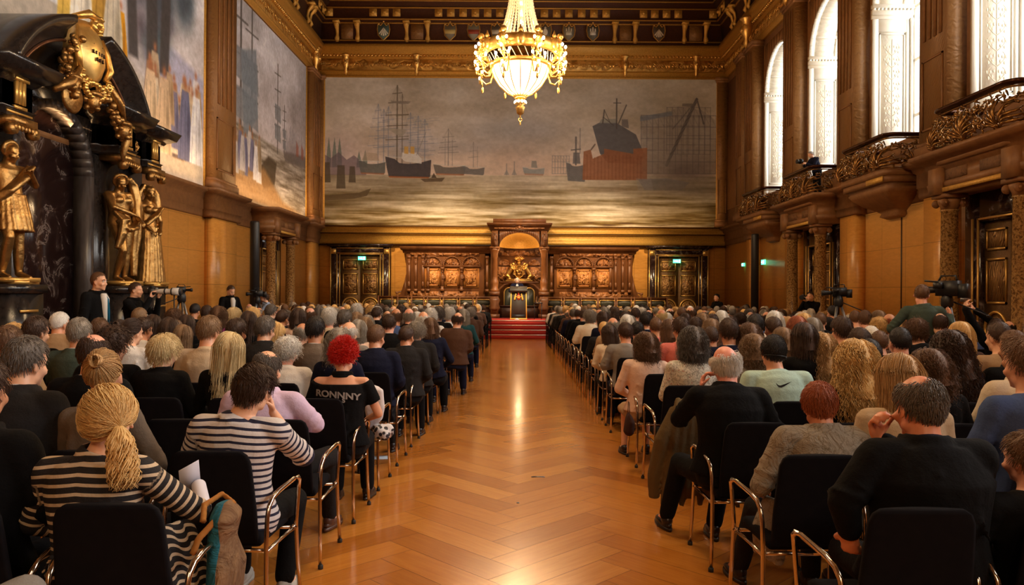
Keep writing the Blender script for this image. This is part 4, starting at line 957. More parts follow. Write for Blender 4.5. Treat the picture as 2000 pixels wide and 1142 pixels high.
def hair(style, seed=1, dens=1.0):
    n = lambda k: int(k * dens)
    if style == 'short': mb = strands(n(900), .034, 'full', 'short', vol=.012, seed=seed, m=5, jitter=.5); cap(mb, 'full', .006)
    elif style == 'side': mb = strands(n(1000), .055, 'full', 'side', vol=.018, seed=seed, m=6, jitter=.35); cap(mb, 'full', .009)
    elif style == 'crop': mb = strands(n(1100), .014, 'full', 'short', vol=.006, seed=seed, m=3, jitter=.5, r=.0013); cap(mb, 'full', .004)
    elif style == 'bald': mb = strands(n(900), .040, 'bald', 'short', vol=.018, seed=seed, m=5, jitter=.45, r=.0013); cap(mb, 'bald', .0035)
    elif style == 'bald2': mb = strands(n(800), .03, 'bald2', 'short', vol=.008, seed=seed, m=5, jitter=.4); cap(mb, 'bald2', .004)
    elif style == 'bob': mb = strands(n(900), .24, 'full', 'long', vol=.024, seed=seed, m=12, jitter=.10, spread=.3); shell(mb, .11, .018, spread=.3)
    elif style == 'long': mb = strands(n(900), .40, 'full', 'long', vol=.022, seed=seed, m=14, jitter=.08, hang=.10); shell(mb, .27, .016)
    elif style == 'curly': mb = strands(n(1100), .22, 'full', 'long', curl=.009, freq=110, vol=.042, seed=seed, m=18, jitter=.25, spread=.3); shell(mb, .10, .034, spread=.5, wave=.004)
    elif style == 'shortcurly': mb = strands(n(1200), .07, 'full', 'short', curl=.008, freq=150, vol=.030, seed=seed, m=10, jitter=.8); cap(mb, 'full', .020)
    elif style == 'bigcurl': mb = strands(n(2400), .40, 'full', 'long', curl=.010, freq=70, vol=.042, seed=seed, m=26, jitter=.14, spread=.25, r=.0021); shell(mb, .22, .034, spread=.9, wave=.006)
    elif style == 'pixie': mb = strands(n(1100), .075, 'full', 'short', vol=.026, seed=seed, m=7, jitter=.25); cap(mb, 'full', .014)
    elif style == 'spiky': mb = strands(n(900), .056, 'full', 'up', vol=.016, seed=seed, m=6, jitter=1.3, r=.0045, curl=.005, freq=110, taper=.12); cap(mb, 'full', .012)
    elif style in ('pony', 'bun', 'messy'):
        t = {'pony': (0, -.135, .03), 'bun': (0, -.12, .075), 'messy': (.062, -.125, -.030)}[style]
        mb = strands(n(1100), .26, 'full', 'tie', vol=.014 if style != 'messy' else .028, seed=seed, m=14, jitter=.10 if style != 'messy' else .30, tie=t, r=.0016 if style != 'messy' else .0019); cap(mb, 'full', .008 if style != 'messy' else .018)
        g = np.random.RandomState(seed)
        if style == 'bun':
            for k in range(70):
                a0 = g.rand() * 6.28; tl = g.normal() * .5; c = Vector(t) + Vector((0, -.018, .008))
                mb.tube([c + Vector((.030 * math.cos(a0 + u_) * math.cos(tl), .022 * math.sin(tl + u_ * .5), .030 * math.sin(a0 + u_))) for u_ in np.linspace(0, 3.2, 8)], .004, 5)
        else:
            nn, LL = (70, .26) if style == 'pony' else (300, .25)
            for k in range(nn):
                rr_ = g.rand() ** .5 * (.016 if style == 'pony' else .046); a0 = g.rand() * 6.28; w0 = g.rand() * 6.28; L_ = LL * (.7 + .3 * g.rand()); cl = .004 if style == 'pony' else .018; pts = []
                for u_ in np.linspace(0, 1, 14):
                    o_ = rr_ * min(1, .25 + u_ * 2.2); pts.append((t[0] + o_ * math.cos(a0) + cl * u_ * math.sin(w0 + u_ * 14) + (.012 * u_ if style == 'messy' else 0), t[1] - .018 - .02 * math.sin(u_ * 2.5) + o_ * math.sin(a0) * .8 + cl * u_ * math.cos(w0 + u_ * 13), t[2] - L_ * u_ ** 1.15))
                mb.tube(pts, list(np.linspace(.0036, .0016, 14)), 4)
    return mb.mesh('hair', True)
# ---------------------------------------------------------------- cloth, skin and hair materials; the object's own colour carries the dye
def oc(q): return q.n('ShaderNodeObjectInfo').outputs['Color']
q = N('woven_cloth'); v = q.coord(); a = q.noise(v, 7, 5, .6); f = q.noise(q.coord(scale=(1, 1, 3)), 160, 2)
q.set(q.mix(.35, oc(q), q.ramp(f, [(.3, (.6, .6, .6)), (.7, (1, 1, 1))]), 'MULTIPLY'), .92, 0, Specular_IOR_Level=.2); q.bump(q.math('ADD', a, q.math('MULTIPLY', f, .04)), .6, .025); CLOTH = q.m
q = N('skin'); a = q.noise(q.coord(), 22, 4)
q.set(q.mix(.25, oc(q), q.ramp(a, [(.3, (.86, .60, .52)), (.7, (1, 1, 1))]), 'MULTIPLY'), .42, 0, Subsurface_Weight=.12, Subsurface_Radius=(.02, .008, .004)); SKIN = q.m
q = N('hair_fibre'); a = q.noise(q.coord(scale=(1, 1, .35)), 38, 4, .6); b = q.noise(q.coord(), 230, 2)
q.set(q.mix(.6, oc(q), q.mix(.5, q.ramp(a, [(.35, (.45, .42, .40)), (.65, (1, 1, 1))]), q.ramp(b, [(.3, (.5, .5, .5)), (.7, (1, 1, 1))])), 'MULTIPLY'), .5, 0); q.bump(q.noise(q.coord(scale=(1, 1, .3)), 150, 3), .6, .006); HAIRM = q.m
def stripe_cloth(name, ca, cb, period, duty, attr='along'):
    q = N(name); at = q.n('ShaderNodeAttribute', attribute_name=attr); fr_ = q.math('FRACT', q.math('MULTIPLY', at.outputs['Fac'], 1 / period)); no = q.noise(q.coord(), 7, 5, .6)
    q.set(q.mix(q.math('LESS_THAN', fr_, duty), ca, cb), .85); q.bump(no, .6, .03); return q.m
q = N('floral_cloth'); v = q.coord(); vo = q.n('ShaderNodeTexVoronoi'); vo.inputs['Scale'].default_value = 34; q.l(v, vo.inputs['Vector']); a = q.noise(v, 44, 3, .6, 1)
c = q.ramp(a, [(.36, (.66, .62, .54)), (.47, (.78, .74, .66)), (.58, (.30, .28, .22)), (.66, (.74, .7, .62))])
q.set(q.mix(q.math('LESS_THAN', vo.outputs['Distance'], .16), c, (.42, .10, .07)), .8); q.bump(q.noise(v, 8, 4), .5, .03); FLORAL = q.m
q = N('crumpled_linen'); v = q.coord(); a = q.noise(q.coord(scale=(1, 1, .5), rot=(0, .5, 0)), 9, 3, .5, 1.6)
ln = q.ramp(q.math('ABSOLUTE', q.math('SUBTRACT', a, .5)), [(0, (.55, .5, .42)), (.012, (.86, .84, .8)), (.03, (1, 1, 1))])
q.set(q.mix(1, oc(q), ln, 'MULTIPLY'), .85); q.bump(q.noise(v, 8, 5, .65, 1), 1, .05); LINEN = q.m
SHOE = simple('shoe_leather', (.018, .010, .008), None, rough=.32)
def along(me, fig, axis_scale=1.0):
    """distance along the sleeve bone or up the torso, for stripes that follow the cloth"""
    V = np.zeros(len(me.vertices) * 3, np.float32); me.vertices.foreach_get('co', V); V = V.reshape(-1, 3).astype(float)
    Ai = np.array(fig.A.inverted()); tl = V @ Ai[:3, :3].T + Ai[:3, 3]; val = tl[:, 2].copy() + .10 * np.abs(tl[:, 0]) ; best = np.maximum(0, np.hypot(np.maximum(0, np.abs(tl[:, 0]) - .10), 0) - .04)
    for k in (1, -1):
        e, w_ = fig.arms[k]; a, b, c_ = np.array(fig.sh[k]), np.array(e), np.array(w_); la = np.linalg.norm(b - a)
        for p0, p1, base in ((a, b, 0), (b, c_, la)):
            d = p1 - p0; L = np.linalg.norm(d); t = np.clip(((V - p0) @ d) / L ** 2, 0, 1); dist = np.linalg.norm(V - p0 - t[:, None] * d, axis=1) 
            inn = (dist < best + .0) & ((base > 0) | (t > .18)) & (dist < .085); val = np.where(inn, base + t * L + .003, val); best = np.where(inn, dist, best)
    at = me.attributes.new('along', 'FLOAT', 'POINT'); at.data.foreach_set('value', val.astype(np.float32)); return me
# ================================================================ door leaves, portals, balconies
def disc_ring(mb, c, r, t, ax='y', n=28):
    c = Vector(c); pts = [c + (Vector((math.cos(a), 0, math.sin(a))) if ax == 'y' else Vector((0, math.cos(a), math.sin(a)))) * r for a in np.arange(n) * 2 * PI / n]
    mb.tube(pts, t, 6, ref=(0, 1, 0) if ax == 'y' else (1, 0, 0), closed=True)
DOORW = simple('bronze_brown_door', (.20, .105, .035), (.12, .06, .02), 14, .4, .35, bs=40, bstr=.7, bd=.02)
MEDAL = relief('carved_door_relief', (.34, .18, .06), (.10, .04, .012), (1, 1, 1), 9, .45, .4, .03)
BARS = simple('gilt_fillet', (.72, .43, .12), None, rough=.35, metal=.7)
def back_door(n, cx, seed):
    mar = MB(); go = MB(); w0, w1, zt = 1.29, .84, 3.71; y = YB - .06
    for s_ in (1, -1): mar.box(min(cx + s_ * w1, cx + s_ * w0), max(cx + s_ * w1, cx + s_ * w0), y - .22, y, 0, zt)
    mar.box(cx - w1, cx + w1, y - .22, y, 3.24, zt); mar.mold([(0, zt - .12), (.10, zt - .10), (.14, zt), (0, zt)], [(cx + w0, y), (cx + w0, y - .22), (cx - w0, y - .22), (cx - w0, y)][::1])
    r = struct('door_%d' % n, mar, MARB)
    for s_ in (1, -1):
        for o_ in (w0 - .03, w0 - .30, w1 + .03): go.box(cx + s_ * o_ - .018, cx + s_ * o_ + .018, y - .24, y - .2, .3, zt - .16 if o_ > 1 else 3.28)
        go.box(min(cx + s_ * (w0 - .05), cx + s_ * (w0 - .26)), max(cx + s_ * (w0 - .05), cx + s_ * (w0 - .26)), y - .235, y - .2, zt - .42, zt - .2)
    go.box(cx - w0 + .3, cx + w0 - .3, y - .24, y - .2, zt - .19, zt - .155); go.box(cx - w0 + .3, cx + w0 - .3, y - .24, y - .2, zt - .40, zt - .37); go.box(cx - w1 - .04, cx + w1 + .04, y - .24, y - .2, 3.26, 3.295)
    part('gilt_fillets', go, BARS, r)
    for s_ in (1, -1):
        lf = MB(); a, b = sorted((cx + s_ * .015, cx + s_ * w1)); lf.box(a, b, y - .10, y - .02, 0, 3.24)
        o = part('door_leaf', lf, DOORW, r); m_ = MB(); g = MB(); xc = (a + b) / 2
        for (z0, z1) in ((2.62, 3.06), (1.55, 2.46), (.3, .62)):
            m_.box(a + .16, b - .16, y - .115, y - .10, z0 + .05, z1 - .05)
            for (p0, p1, p2, p3) in ((a + .09, b - .09, z0, z0 + .04), (a + .09, b - .09, z1 - .04, z1), (a + .09, a + .12, z0, z1), (b - .12, b - .09, z0, z1)): g.box(p0, p1, y - .135, y - .10, p2, p3)
        disc_ring(g, (xc, y - .12, 1.07), .34, .035); disc_ring(g, (xc, y - .12, 1.07), .25, .016)
        m_.lathe([(.25, 0), (.20, .03), (.08, .05), (.0, .055)], (xc, y - .10, 1.07), 24, Matrix.Rotation(PI / 2, 3, 'X')); m_.ell((xc, y - .15, 1.1), (.10, .03, .16)); m_.ell((xc, y - .16, 1.26), .05)
        part('relief_panel', m_, MEDAL, o); part('gilt_moulding', g, BARS, o)
back_door(1, U(705, 33), 1); back_door(2, U(1323, 33), 2)
def exit_sign(loc, rz, lab, s=1):
    r = thing('exit_sign', lab, 'exit sign', loc, rz); b = MB(); b.box(-.16 * s, .16 * s, -.03, .03, -.08 * s, .08 * s); part('sign_box', b, EXITM, r)
    p = MB(); y = -.031
    p.box(-.14 * s, -.06 * s, y - .003, y, -.012 * s, .012 * s); p.prism([(-.06 * s, -.035 * s), (-.06 * s, .035 * s), (-.02 * s, 0)], lambda a, b: (a, y, b), lambda a, b: (a, y - .003, b))
    p.box(.07 * s, .13 * s, y - .003, y, -.055 * s, .055 * s); p.tube([(.0, y - .002, .045 * s), (.01 * s, y - .002, .01 * s), (.03 * s, y - .002, -.05 * s)], .010 * s, 5); p.tube([(.01 * s, y - .002, .01 * s), (-.015 * s, y - .002, -.04 * s)], .008 * s, 5)
    part('pictogram', p, EXITW, r); return r
exit_sign((U(706, 32.6), YB - .40, 1.65 + (572 - 506) / 45.6), 0, 'lit green exit sign above the bronze door on the far left')
exit_sign((U(1322, 32.6), YB - .40, 1.65 + (572 - 508) / 45.6), 0, 'lit green exit sign above the bronze door on the far right')
exit_sign((XR - .12, 27.6, 2.82), -PI / 2, 'small green exit sign on the right panelling, right of the tall black speaker', 1.1)  # this one and the next imitate sign reflections in polished wood by glowing boxes
exit_sign((XR - .12, 30.1, 2.82), -PI / 2, 'small green exit sign on the right panelling, left of the tall black speaker', .8)
def column(mb, x, y, z0, z1, r):
    h = z1 - z0
    mb.lathe([(r * 1.45, z0), (r * 1.45, z0 + .10), (r * 1.3, z0 + .13), (r * 1.38, z0 + .17), (r * 1.1, z0 + .22), (r, z0 + .26), (r, z0 + h * .4), (r * .90, z1 - .34), (r * 1.0, z1 - .32), (r * 1.0, z1 - .29)], (x, y, 0), 22)
def capital(mb, x, y, z, r):
    mb.lathe([(r * .92, z - .30), (r * 1.0, z - .24), (r * 1.25, z - .16), (r * 1.3, z - .1), (r * .9, z - .08)], (x, y, 0), 20); mb.box(x - r * 1.4, x + r * 1.4, y - r * 1.4, y + r * 1.4, z - .07, z)
    for sx in (1, -1):
        for sy in (1, -1):
            M = Matrix.Rotation(PI / 2, 3, 'X'); mb.lathe([(r * .42, -r * .18), (r * .50, 0), (r * .42, r * .18)], (x + sx * r * 1.1, y + sy * r * .95, z - .17), 12, M); mb.ell((x + sx * r * 1.1, y + sy * r * 1.2, z - .17), r * .2, 8, 5)
def portal(n, side, cy):
    """marble door case on a side wall, side +1 right, -1 left"""
    xw = XR if side > 0 else XL; X_ = lambda d: xw - side * d                      # d metres into the room
    def bx(mb, d0, d1, y0, y1, z0, z1): a, b = sorted((X_(d0), X_(d1))); mb.box(a, b, y0, y1, z0, z1)
    dk = MB(); bx(dk, .06, .22, cy - 1.25, cy - .78, 0, 3.6); bx(dk, .06, .22, cy + .78, cy + 1.25, 0, 3.6); bx(dk, .06, .22, cy - .78, cy + .78, 3.05, 3.6)
    r = struct('door_%d' % n, dk, MARB)
    en = MB()
    for (y0, y1) in ((cy - 1.42, cy + 1.42),):
        prof = [(0, 3.6), (0, 4.42), (.02, 4.42), (.34, 4.40), (.34, 4.33), (.24, 4.26), (.12, 4.20), (.10, 4.12), (.05, 4.08), (.05, 3.84), (.09, 3.82), (.07, 3.72), (.03, 3.70), (.03, 3.6)]
        xa = X_(.75); pth = [(xw, y0), (xa, y0), (xa, y1), (xw, y1)]
        en.mold(prof if side > 0 else [(-a, z) for a, z in prof][::-1], pth); bx(en, 0, .76, y0, y1, 3.6, 4.40)
    for y0 in (cy - 1.32, cy + .95): bx(en, .7, .92, y0, y0 + .36, 3.6, 4.1)
    part('entablature', en, STONE, r)
    gl = MB(); bx(gl, .84, .87, cy - .9, cy + .9, 3.63, 3.71); part('gilt_band', gl, GOLDBAND, r)
    for s_ in (1, -1): rl = MB(); bx(rl, .79, .815, *sorted((cy + s_ * .2, cy + s_ * .9)), 3.86, 4.05); part('carved_frieze', rl, STONED, r)
    for s_ in (1, -1):
        c = MB(); column(c, X_(.62), cy + s_ * 1.08, .42, 3.6, .165); k = MB(); bx(k, .34, .90, cy + s_ * 1.08 - .28, cy + s_ * 1.08 + .28, 0, .42)
        o = part('column', c, COLM, r, True); kk = MB(); capital(kk, X_(.62), cy + s_ * 1.08, 3.6, .165); part('capital', kk, STONE, o); part('plinth', k, MARB, o)
    go = MB()
    for s_ in (1, -1):
        for o_ in (.80, .98): bx(go, .22, .25, cy + s_ * o_ - .02, cy + s_ * o_ + .02, .1, 3.12)
    bx(go, .22, .25, cy - .8, cy + .8, 3.08, 3.12); part('gilt_fillets', go, BARS, r)
    for s_ in (1, -1):
        lf = MB(); bx(lf, .06, .12, *sorted((cy + s_ * .01, cy + s_ * .78)), 0, 3.05); o = part('door_leaf', lf, DOORW, r); g = MB(); m_ = MB(); yc = cy + s_ * .395
        for (z0, z1) in ((2.5, 2.9), (1.5, 2.35), (.2, .55)):
            bx(m_, .12, .135, yc - .24, yc + .24, z0 + .06, z1 - .06)
            for (a, b, c, d) in ((yc - .3, yc + .3, z0, z0 + .04), (yc - .3, yc + .3, z1 - .04, z1), (yc - .3, yc - .27, z0, z1), (yc + .27, yc + .3, z0, z1)): bx(g, .12, .15, a, b, c, d)
        disc_ring(g, (X_(.14), yc, 1.03), .32, .03, 'x'); m_.ell((X_(.13), yc, 1.03), (.03, .24, .24)); part('relief_panel', m_, MEDAL, o); part('gilt_moulding', g, BARS, o)
portal(3, 1, doorsR[0]); portal(4, 1, doorsR[1]); portal(5, -1, doorL)
# --- balconies: pierced bronze acanthus parapet, rail, floor slab, corbel
def acanthus(mb, T, h, s=1):
    """palmette: leaf fingers fanning up from the base"""
    for k in range(-4, 5):
        a = k * .30; L = h * (1 - .09 * abs(k)); pts = []; rr = []
        for t in np.linspace(0, 1, 8):
            u_ = math.sin(a) * L * t * (.55 + .5 * t); v_ = math.cos(a) * L * t * (1 - .18 * t * t * abs(k) / 3); o_ = .03 + .06 * math.sin(t * PI) + .05 * t; pts.append(T(u_, v_, o_)); rr.append(.010 + .020 * math.sin(PI * min(1, t * 1.05)) ** .8)
        mb.tube(pts, rr, 6); mb.ell(pts[-1], .016, 6, 4)
    mb.ell(T(0, .03, .06), .045, 8, 6)
def curlicue(mb, T, u0, v0, R_, sg, turns, r0, out=.04):
    pts = []; rr = []
    for t in np.linspace(0, 1, 18):
        a = sg * (t * turns * 2 * PI) + (PI if sg > 0 else 0); q_ = R_ * (1 - .85 * t); pts.append(T(u0 + q_ * math.cos(a), v0 + q_ * math.sin(a), out + .04 * t)); rr.append(r0 * (1 - .6 * t))
    mb.tube(pts, rr, 6); mb.ell(pts[-1], r0 * 1.3, 6, 5)
    for t in (3, 7, 10): 
        p = Vector(pts[t]); mb.tube([p, p + (Vector(T(u0, v0, out)) - p) * -.35, p + (Vector(T(u0, v0, out)) - p) * -.55 + Vector((0, 0, .03 * sg))], [r0, r0 * 1.2, r0 * .3], 5)
HB0, HB1 = 4.46, 5.16
def balcony_master():
    L = 1.14; xi, xo = XR + .1, 8.1; c = .16
    path = [(xi, L), (xo + c, L), (xo + c * .3, L - c * .3), (xo, L - c), (xo, -L + c), (xo + c * .3, -L + c * .3), (xo + c, -L), (xi, -L)]
    pv = np.array(path); seg = np.linalg.norm(np.diff(pv, axis=0), axis=1); cum = np.concatenate([[0], np.cumsum(seg)]); tot = cum[-1]
    def onpath(s_):
        s_ = min(max(s_, 0), tot - 1e-6); i = int(np.searchsorted(cum, s_, 'right') - 1); t = (s_ - cum[i]) / seg[i]; p = pv[i] + (pv[i + 1] - pv[i]) * t; d = (pv[i + 1] - pv[i]) / seg[i]; return p, np.array((d[1], -d[0])) * 1.0
    def T_at(s0):
        def T(u, v, o):
            p, nrm = onpath(s0 + u); vv = v / (HB1 - HB0); o2 = o + .13 * math.sin(PI * min(1, max(0, (1 - vv) * .95 + .02))) * (1.2 - vv)
            sgn = 1 if (nrm @ np.array((-1, 0)) > -.5) else 1; return (p[0] + nrm[0] * o2, p[1] + nrm[1] * o2, HB0 + v)
        return T
    mid = onpath(tot / 2)[1]; flip = mid[0] > 0
    if flip:
        _o = onpath
        def onpath2(s_): p, nn = _o(s_); return p, -nn
    else: onpath2 = onpath
    def T_at(s0):
        def T(u, v, o):
            p, nn = onpath2(s0 + u); vv = v / (HB1 - HB0); o2 = o + .14 * (1 - vv) ** .7 * math.sin(PI * min(1, .15 + .85 * (1 - vv)) * .8)
            return (p[0] + nn[0] * o2, p[1] + nn[1] * o2, HB0 + v)
        return T
    iron = MB(); r = random.Random(4)
    for f in (.5, .5 - .24, .5 + .24, .03 + .08, .97 - .08): acanthus(iron, T_at(tot * f), .56 if f == .5 else .48)
    k = 0
    while k < 26:
        s0 = tot * (k + .5) / 26; T = T_at(s0)
        curlicue(iron, T, 0, .17 + .04 * (k % 2), .13, 1 if k % 2 else -1, 1.2, .022); curlicue(iron, T, .03, .47, .10, -1 if k % 2 else 1, 1.1, .019)
        for j in range(5):
            u0, v0 = r.uniform(-.08, .08), r.uniform(.05, .6); a = r.uniform(0, 6.28); l_ = r.uniform(.08, .16)
            iron.tube([T(u0, v0, .02), T(u0 + l_ * .5 * math.cos(a), v0 + l_ * .5 * math.sin(a), .09), T(u0 + l_ * math.cos(a + .5), min(.66, v0 + l_ * math.sin(a + .5)), .05)], [.012, .022, .005], 5)
        k += 1
    for v in (.0, .66):
        iron.tube([T_at(s_)(0, v, .0) for s_ in np.linspace(.01, tot - .01, 40)], .018, 6)
    rail = MB(); q_ = [onpath2(s_) for s_ in np.linspace(0, tot, 60)]
    R = [[(p[0] + nn[0] * o_, p[1] + nn[1] * o_, z) for o_, z in ((-.08, HB1), (.07, HB1), (.11, HB1 + .03), (.10, HB1 + .07), (-.10, HB1 + .07), (-.11, HB1 + .03))] for p, nn in q_]
    rail.rings(np.array(R))
    slab = MB(); pl = [(x - (.10 if x < xo + .3 else 0), y * 1.06) for x, y in path]; slab.prism(pl, lambda a, b: (a, b, 4.30), lambda a, b: (a, b, 4.44))
    slab.prism([(x - .06 if x < xo + .3 else x, y * 1.03) for x, y in path], lambda a, b: (a, b, 4.16), lambda a, b: (a, b, 4.30))
    corb = MB(); rows = []
    for z, f, g_ in ((4.16, 1.0, 1.0), (4.10, .92, .92), (4.06, .96, .95), (3.95, .88, .86), (3.78, .66, .66), (3.66, .40, .46), (3.60, .30, .38), (3.52, .34, .40), (3.46, .2, .3)):
        rows.append([(XR - (XR - x) * f if x < XR else XR + .02, y * g_, z) for x, y in path])
    corb.rings(np.array(rows)[::-1])
    gb = MB(); gb.box(xo - .075, xo - .055, -L * .92, -.25, 4.17, 4.29); 
    return iron.mesh('acanthus_parapet', True), rail.mesh('handrail', True), slab.mesh('floor_slab'), corb.mesh('corbel', True), gb.mesh('gilt_band')
IRON = simple('dark_gilt_bronze', (.42, .22, .06), (.10, .04, .015), 16, .3, .85, bs=40, bstr=.3)
BM = balcony_master()
for k, (f, hasc, lab) in enumerate(((WFAR[0], 1, 'gilded bronze balcony under the farthest window, above the exit signs'), (WFAR[1], 0, 'gilded bronze balcony where a person leans with a camera'),
        (WFAR[2], 1, 'gilded bronze balcony on a bulging stone corbel, third window from the far wall'), (WFAR[3], 0, 'nearest gilded bronze balcony, cut by the right picture edge'))):
    r = thing('balcony', lab, 'balcony', (0, f - RW, 0), 0, 'balconies under the windows')
    for nm, me, mt in (('acanthus_parapet', BM[0], IRON), ('handrail', BM[1], RAILM), ('floor_slab', BM[2], STONE), *((('corbel', BM[3], STONE), ('gilt_band', BM[4], GOLDBAND)) if hasc else ())): link(nm, me, mt, r)
# --- dais with carpeted steps
DZ_ = .64
mb = MB(); mb.box(-7.6, 7.6, 28.3, YB, 0, DZ_ - .01); struct('floor', mb, DARKW)
ca = MB(); nos = MB()
for k in range(4):
    y0 = 27.3 + k * .30; z = .16 * (k + 1); ca.box(-1.42, 1.38, y0, 28.6, z - .16, z - .002); nos.tube([(-1.42, y0 - .004, z - .012), (1.38, y0 - .004, z - .012)], .018, 6)
ca.box(-1.42, 1.38, 28.2, 31.4, DZ_ - .02, DZ_ + .006)
r = link('carpeted_steps', ca.mesh('carpeted_steps'), CARPET); tag(r, 'red carpeted steps with bright nosings leading up to the lectern', 'steps')
part('step_nosing', nos, simple('brass_nosing', (.85, .68, .5), None, rough=.3, metal=.6), r, True)
# --- carved oak panelling with arches, both wings
def fig_small(mb, c, h):
    c = Vector(c); mb.tube([c, c + Vector((0, 0, h * .35)), c + Vector((.01, -.01, h * .6)), c + Vector((0, 0, h * .82))], [h * .13, h * .10, h * .14, h * .05], 8); mb.ell(c + Vector((0, -.01, h * .91)), h * .085, 8, 6)
    mb.tube([c + Vector((h * .13, -.01, h * .74)), c + Vector((h * .16, -.05, h * .5)), c + Vector((0, -.09, h * .45))], h * .04, 6)
OAKR = relief('deep_carved_oak', (.34, .135, .042), (.12, .04, .014), (1, 1, 1), 6, .45, 0, .05)
OAKLR = relief('carved_light_oak', (.62, .28, .085), (.36, .13, .035), (1, 1, 1), 7, .42, 0, .04)
def wing(s_, lab):
    r = thing('carved_panelling', lab, 'panelling', (0, 0, 0)); yf = 32.1
    Xs = lambda a, b: sorted((s_ * a, s_ * b)); x0, x1 = 1.45, 4.88
    b = MB(); b.box(*Xs(x0, x1 - .12), yf, YB - .02, DZ_, 3.42); part('backing_board', b, WOOD, r)
    c = MB(); a_, b_ = Xs(x0 - .3, x1 - .02)
    pth = [(b_, YB), (b_, yf - .02), (a_, yf - .02), (a_, YB)]
    c.mold([(0, 3.30), (.04, 3.32), (.05, 3.40), (.12, 3.44), (.16, 3.52), (.16, 3.58), (0, 3.58)], pth); c.box(a_, b_, yf, YB, 3.3, 3.58); part('cornice', c, WOOD, r)
    [part('carved_frieze', MB().box(*Xs(x0 + .25, x1 - .3), yf - .05, yf, *z_), OAKR, r) for z_ in ((3.20, 3.36), (1.42, 1.70))]
    cs = [U(px, 32.1) for px in ((920, 883, 845) if s_ < 0 else (1103, 1140, 1178))]
    for cx in cs:
        a = MB(); n = 16; ro, ri = .40, .33
        for k in range(n):
            t0, t1 = PI * k / n, PI * (k + 1) / n
            a.prism([(cx + ri * math.cos(t0), 2.80 + ri * math.sin(t0)), (cx + ro * math.cos(t0), 2.80 + ro * math.sin(t0)), (cx + ro * math.cos(t1), 2.80 + ro * math.sin(t1)), (cx + ri * math.cos(t1), 2.80 + ri * math.sin(t1))], lambda u, v: (u, yf, v), lambda u, v: (u, yf - .10, v))
        a.box(cx - .40, cx + .40, yf - .11, yf, 2.72, 2.80); o = part('arch_surround', a, WOOD, r)
        t = MB(); t.prism([(cx + ri * math.cos(q_), 2.80 + ri * math.sin(q_)) for q_ in np.linspace(0, PI, 18)], lambda u, v: (u, yf, v), lambda u, v: (u, yf - .03, v)); fig_small(t, (cx, yf - .04, 2.82), .24); t.ell((cx - .15, yf - .04, 2.88), .05); t.ell((cx + .15, yf - .04, 2.88), .05); part('carved_lunette', t, OAKR, o)
        p = MB(); p.box(cx - .34, cx + .34, yf - .03, yf, 1.86, 2.72); 
        for (u0, u1, v0, v1) in ((-.26, .26, 2.58, 2.63), (-.26, .26, 1.93, 1.98), (-.26, -.22, 1.93, 2.63), (.22, .26, 1.93, 2.63)): p.box(cx + u0, cx + u1, yf - .06, yf, v0, v1)
        o2 = part('light_panel', p, WOODL, r, label='lighter orange oak panel'); q_ = MB(); q_.box(cx - .21, cx + .21, yf - .045, yf - .03, 1.99, 2.57); fig_small(q_, (cx, yf - .05, 2.05), .42); fig_small(q_, (cx - .1, yf - .05, 2.02), .28); part('carved_relief', q_, OAKLR, o2)
    for a, b in zip(cs, cs[1:]):
        m_ = MB(); x = (a + b) / 2; m_.lathe([(.09, 1.70), (.10, 1.8), (.06, 1.84), (.08, 1.92)], (x, yf - .08, 0), 10); fig_small(m_, (x, yf - .08, 1.92), .68); m_.lathe([(.05, 2.58), (.09, 2.64), (.10, 2.72)], (x, yf - .08, 0), 10); part('carved_figure', m_, WOOD, r, True)
    for px in (U(799, 32.1), U(812, 32.1), U(826, 32.1), U(836, 32.1), U(951, 32.1)):
        x = abs(px) * s_; m_ = MB(); m_.box(x - .055, x + .055, yf - .09, yf, 1.72, 3.2); m_.box(x - .075, x + .075, yf - .11, yf, 3.08, 3.2); m_.box(x - .075, x + .075, yf - .11, yf, 1.68, 1.80); m_.ell((x, yf - .09, 2.0), (.05, .04, .12)); m_.ell((x, yf - .09, 2.9), (.05, .04, .1)); part('pilaster_strip', m_, WOOD, r)
    e = MB(); x = s_ * (x1 - .1)
    curlicue(e, lambda u, v, o_: (x + s_ * u, yf + .1, 1.55 + v), .22, .0, .24, 1, 1.4, .05, 0); e.prism([(0, 1.3), (.42, 1.3), (.30, 1.42), (.18, 1.7), (.06, 2.1), (0, 2.4)], lambda u, v: (x + s_ * u, yf + .04, v), lambda u, v: (x + s_ * u, yf + .24, v)); part('scroll_end', e, WOOD, r, True)
    return r
wing(-1, 'carved oak panelling with three arched panels, left of the canopied throne'); wing(1, 'carved oak panelling with three arched panels, right of the canopied throne')
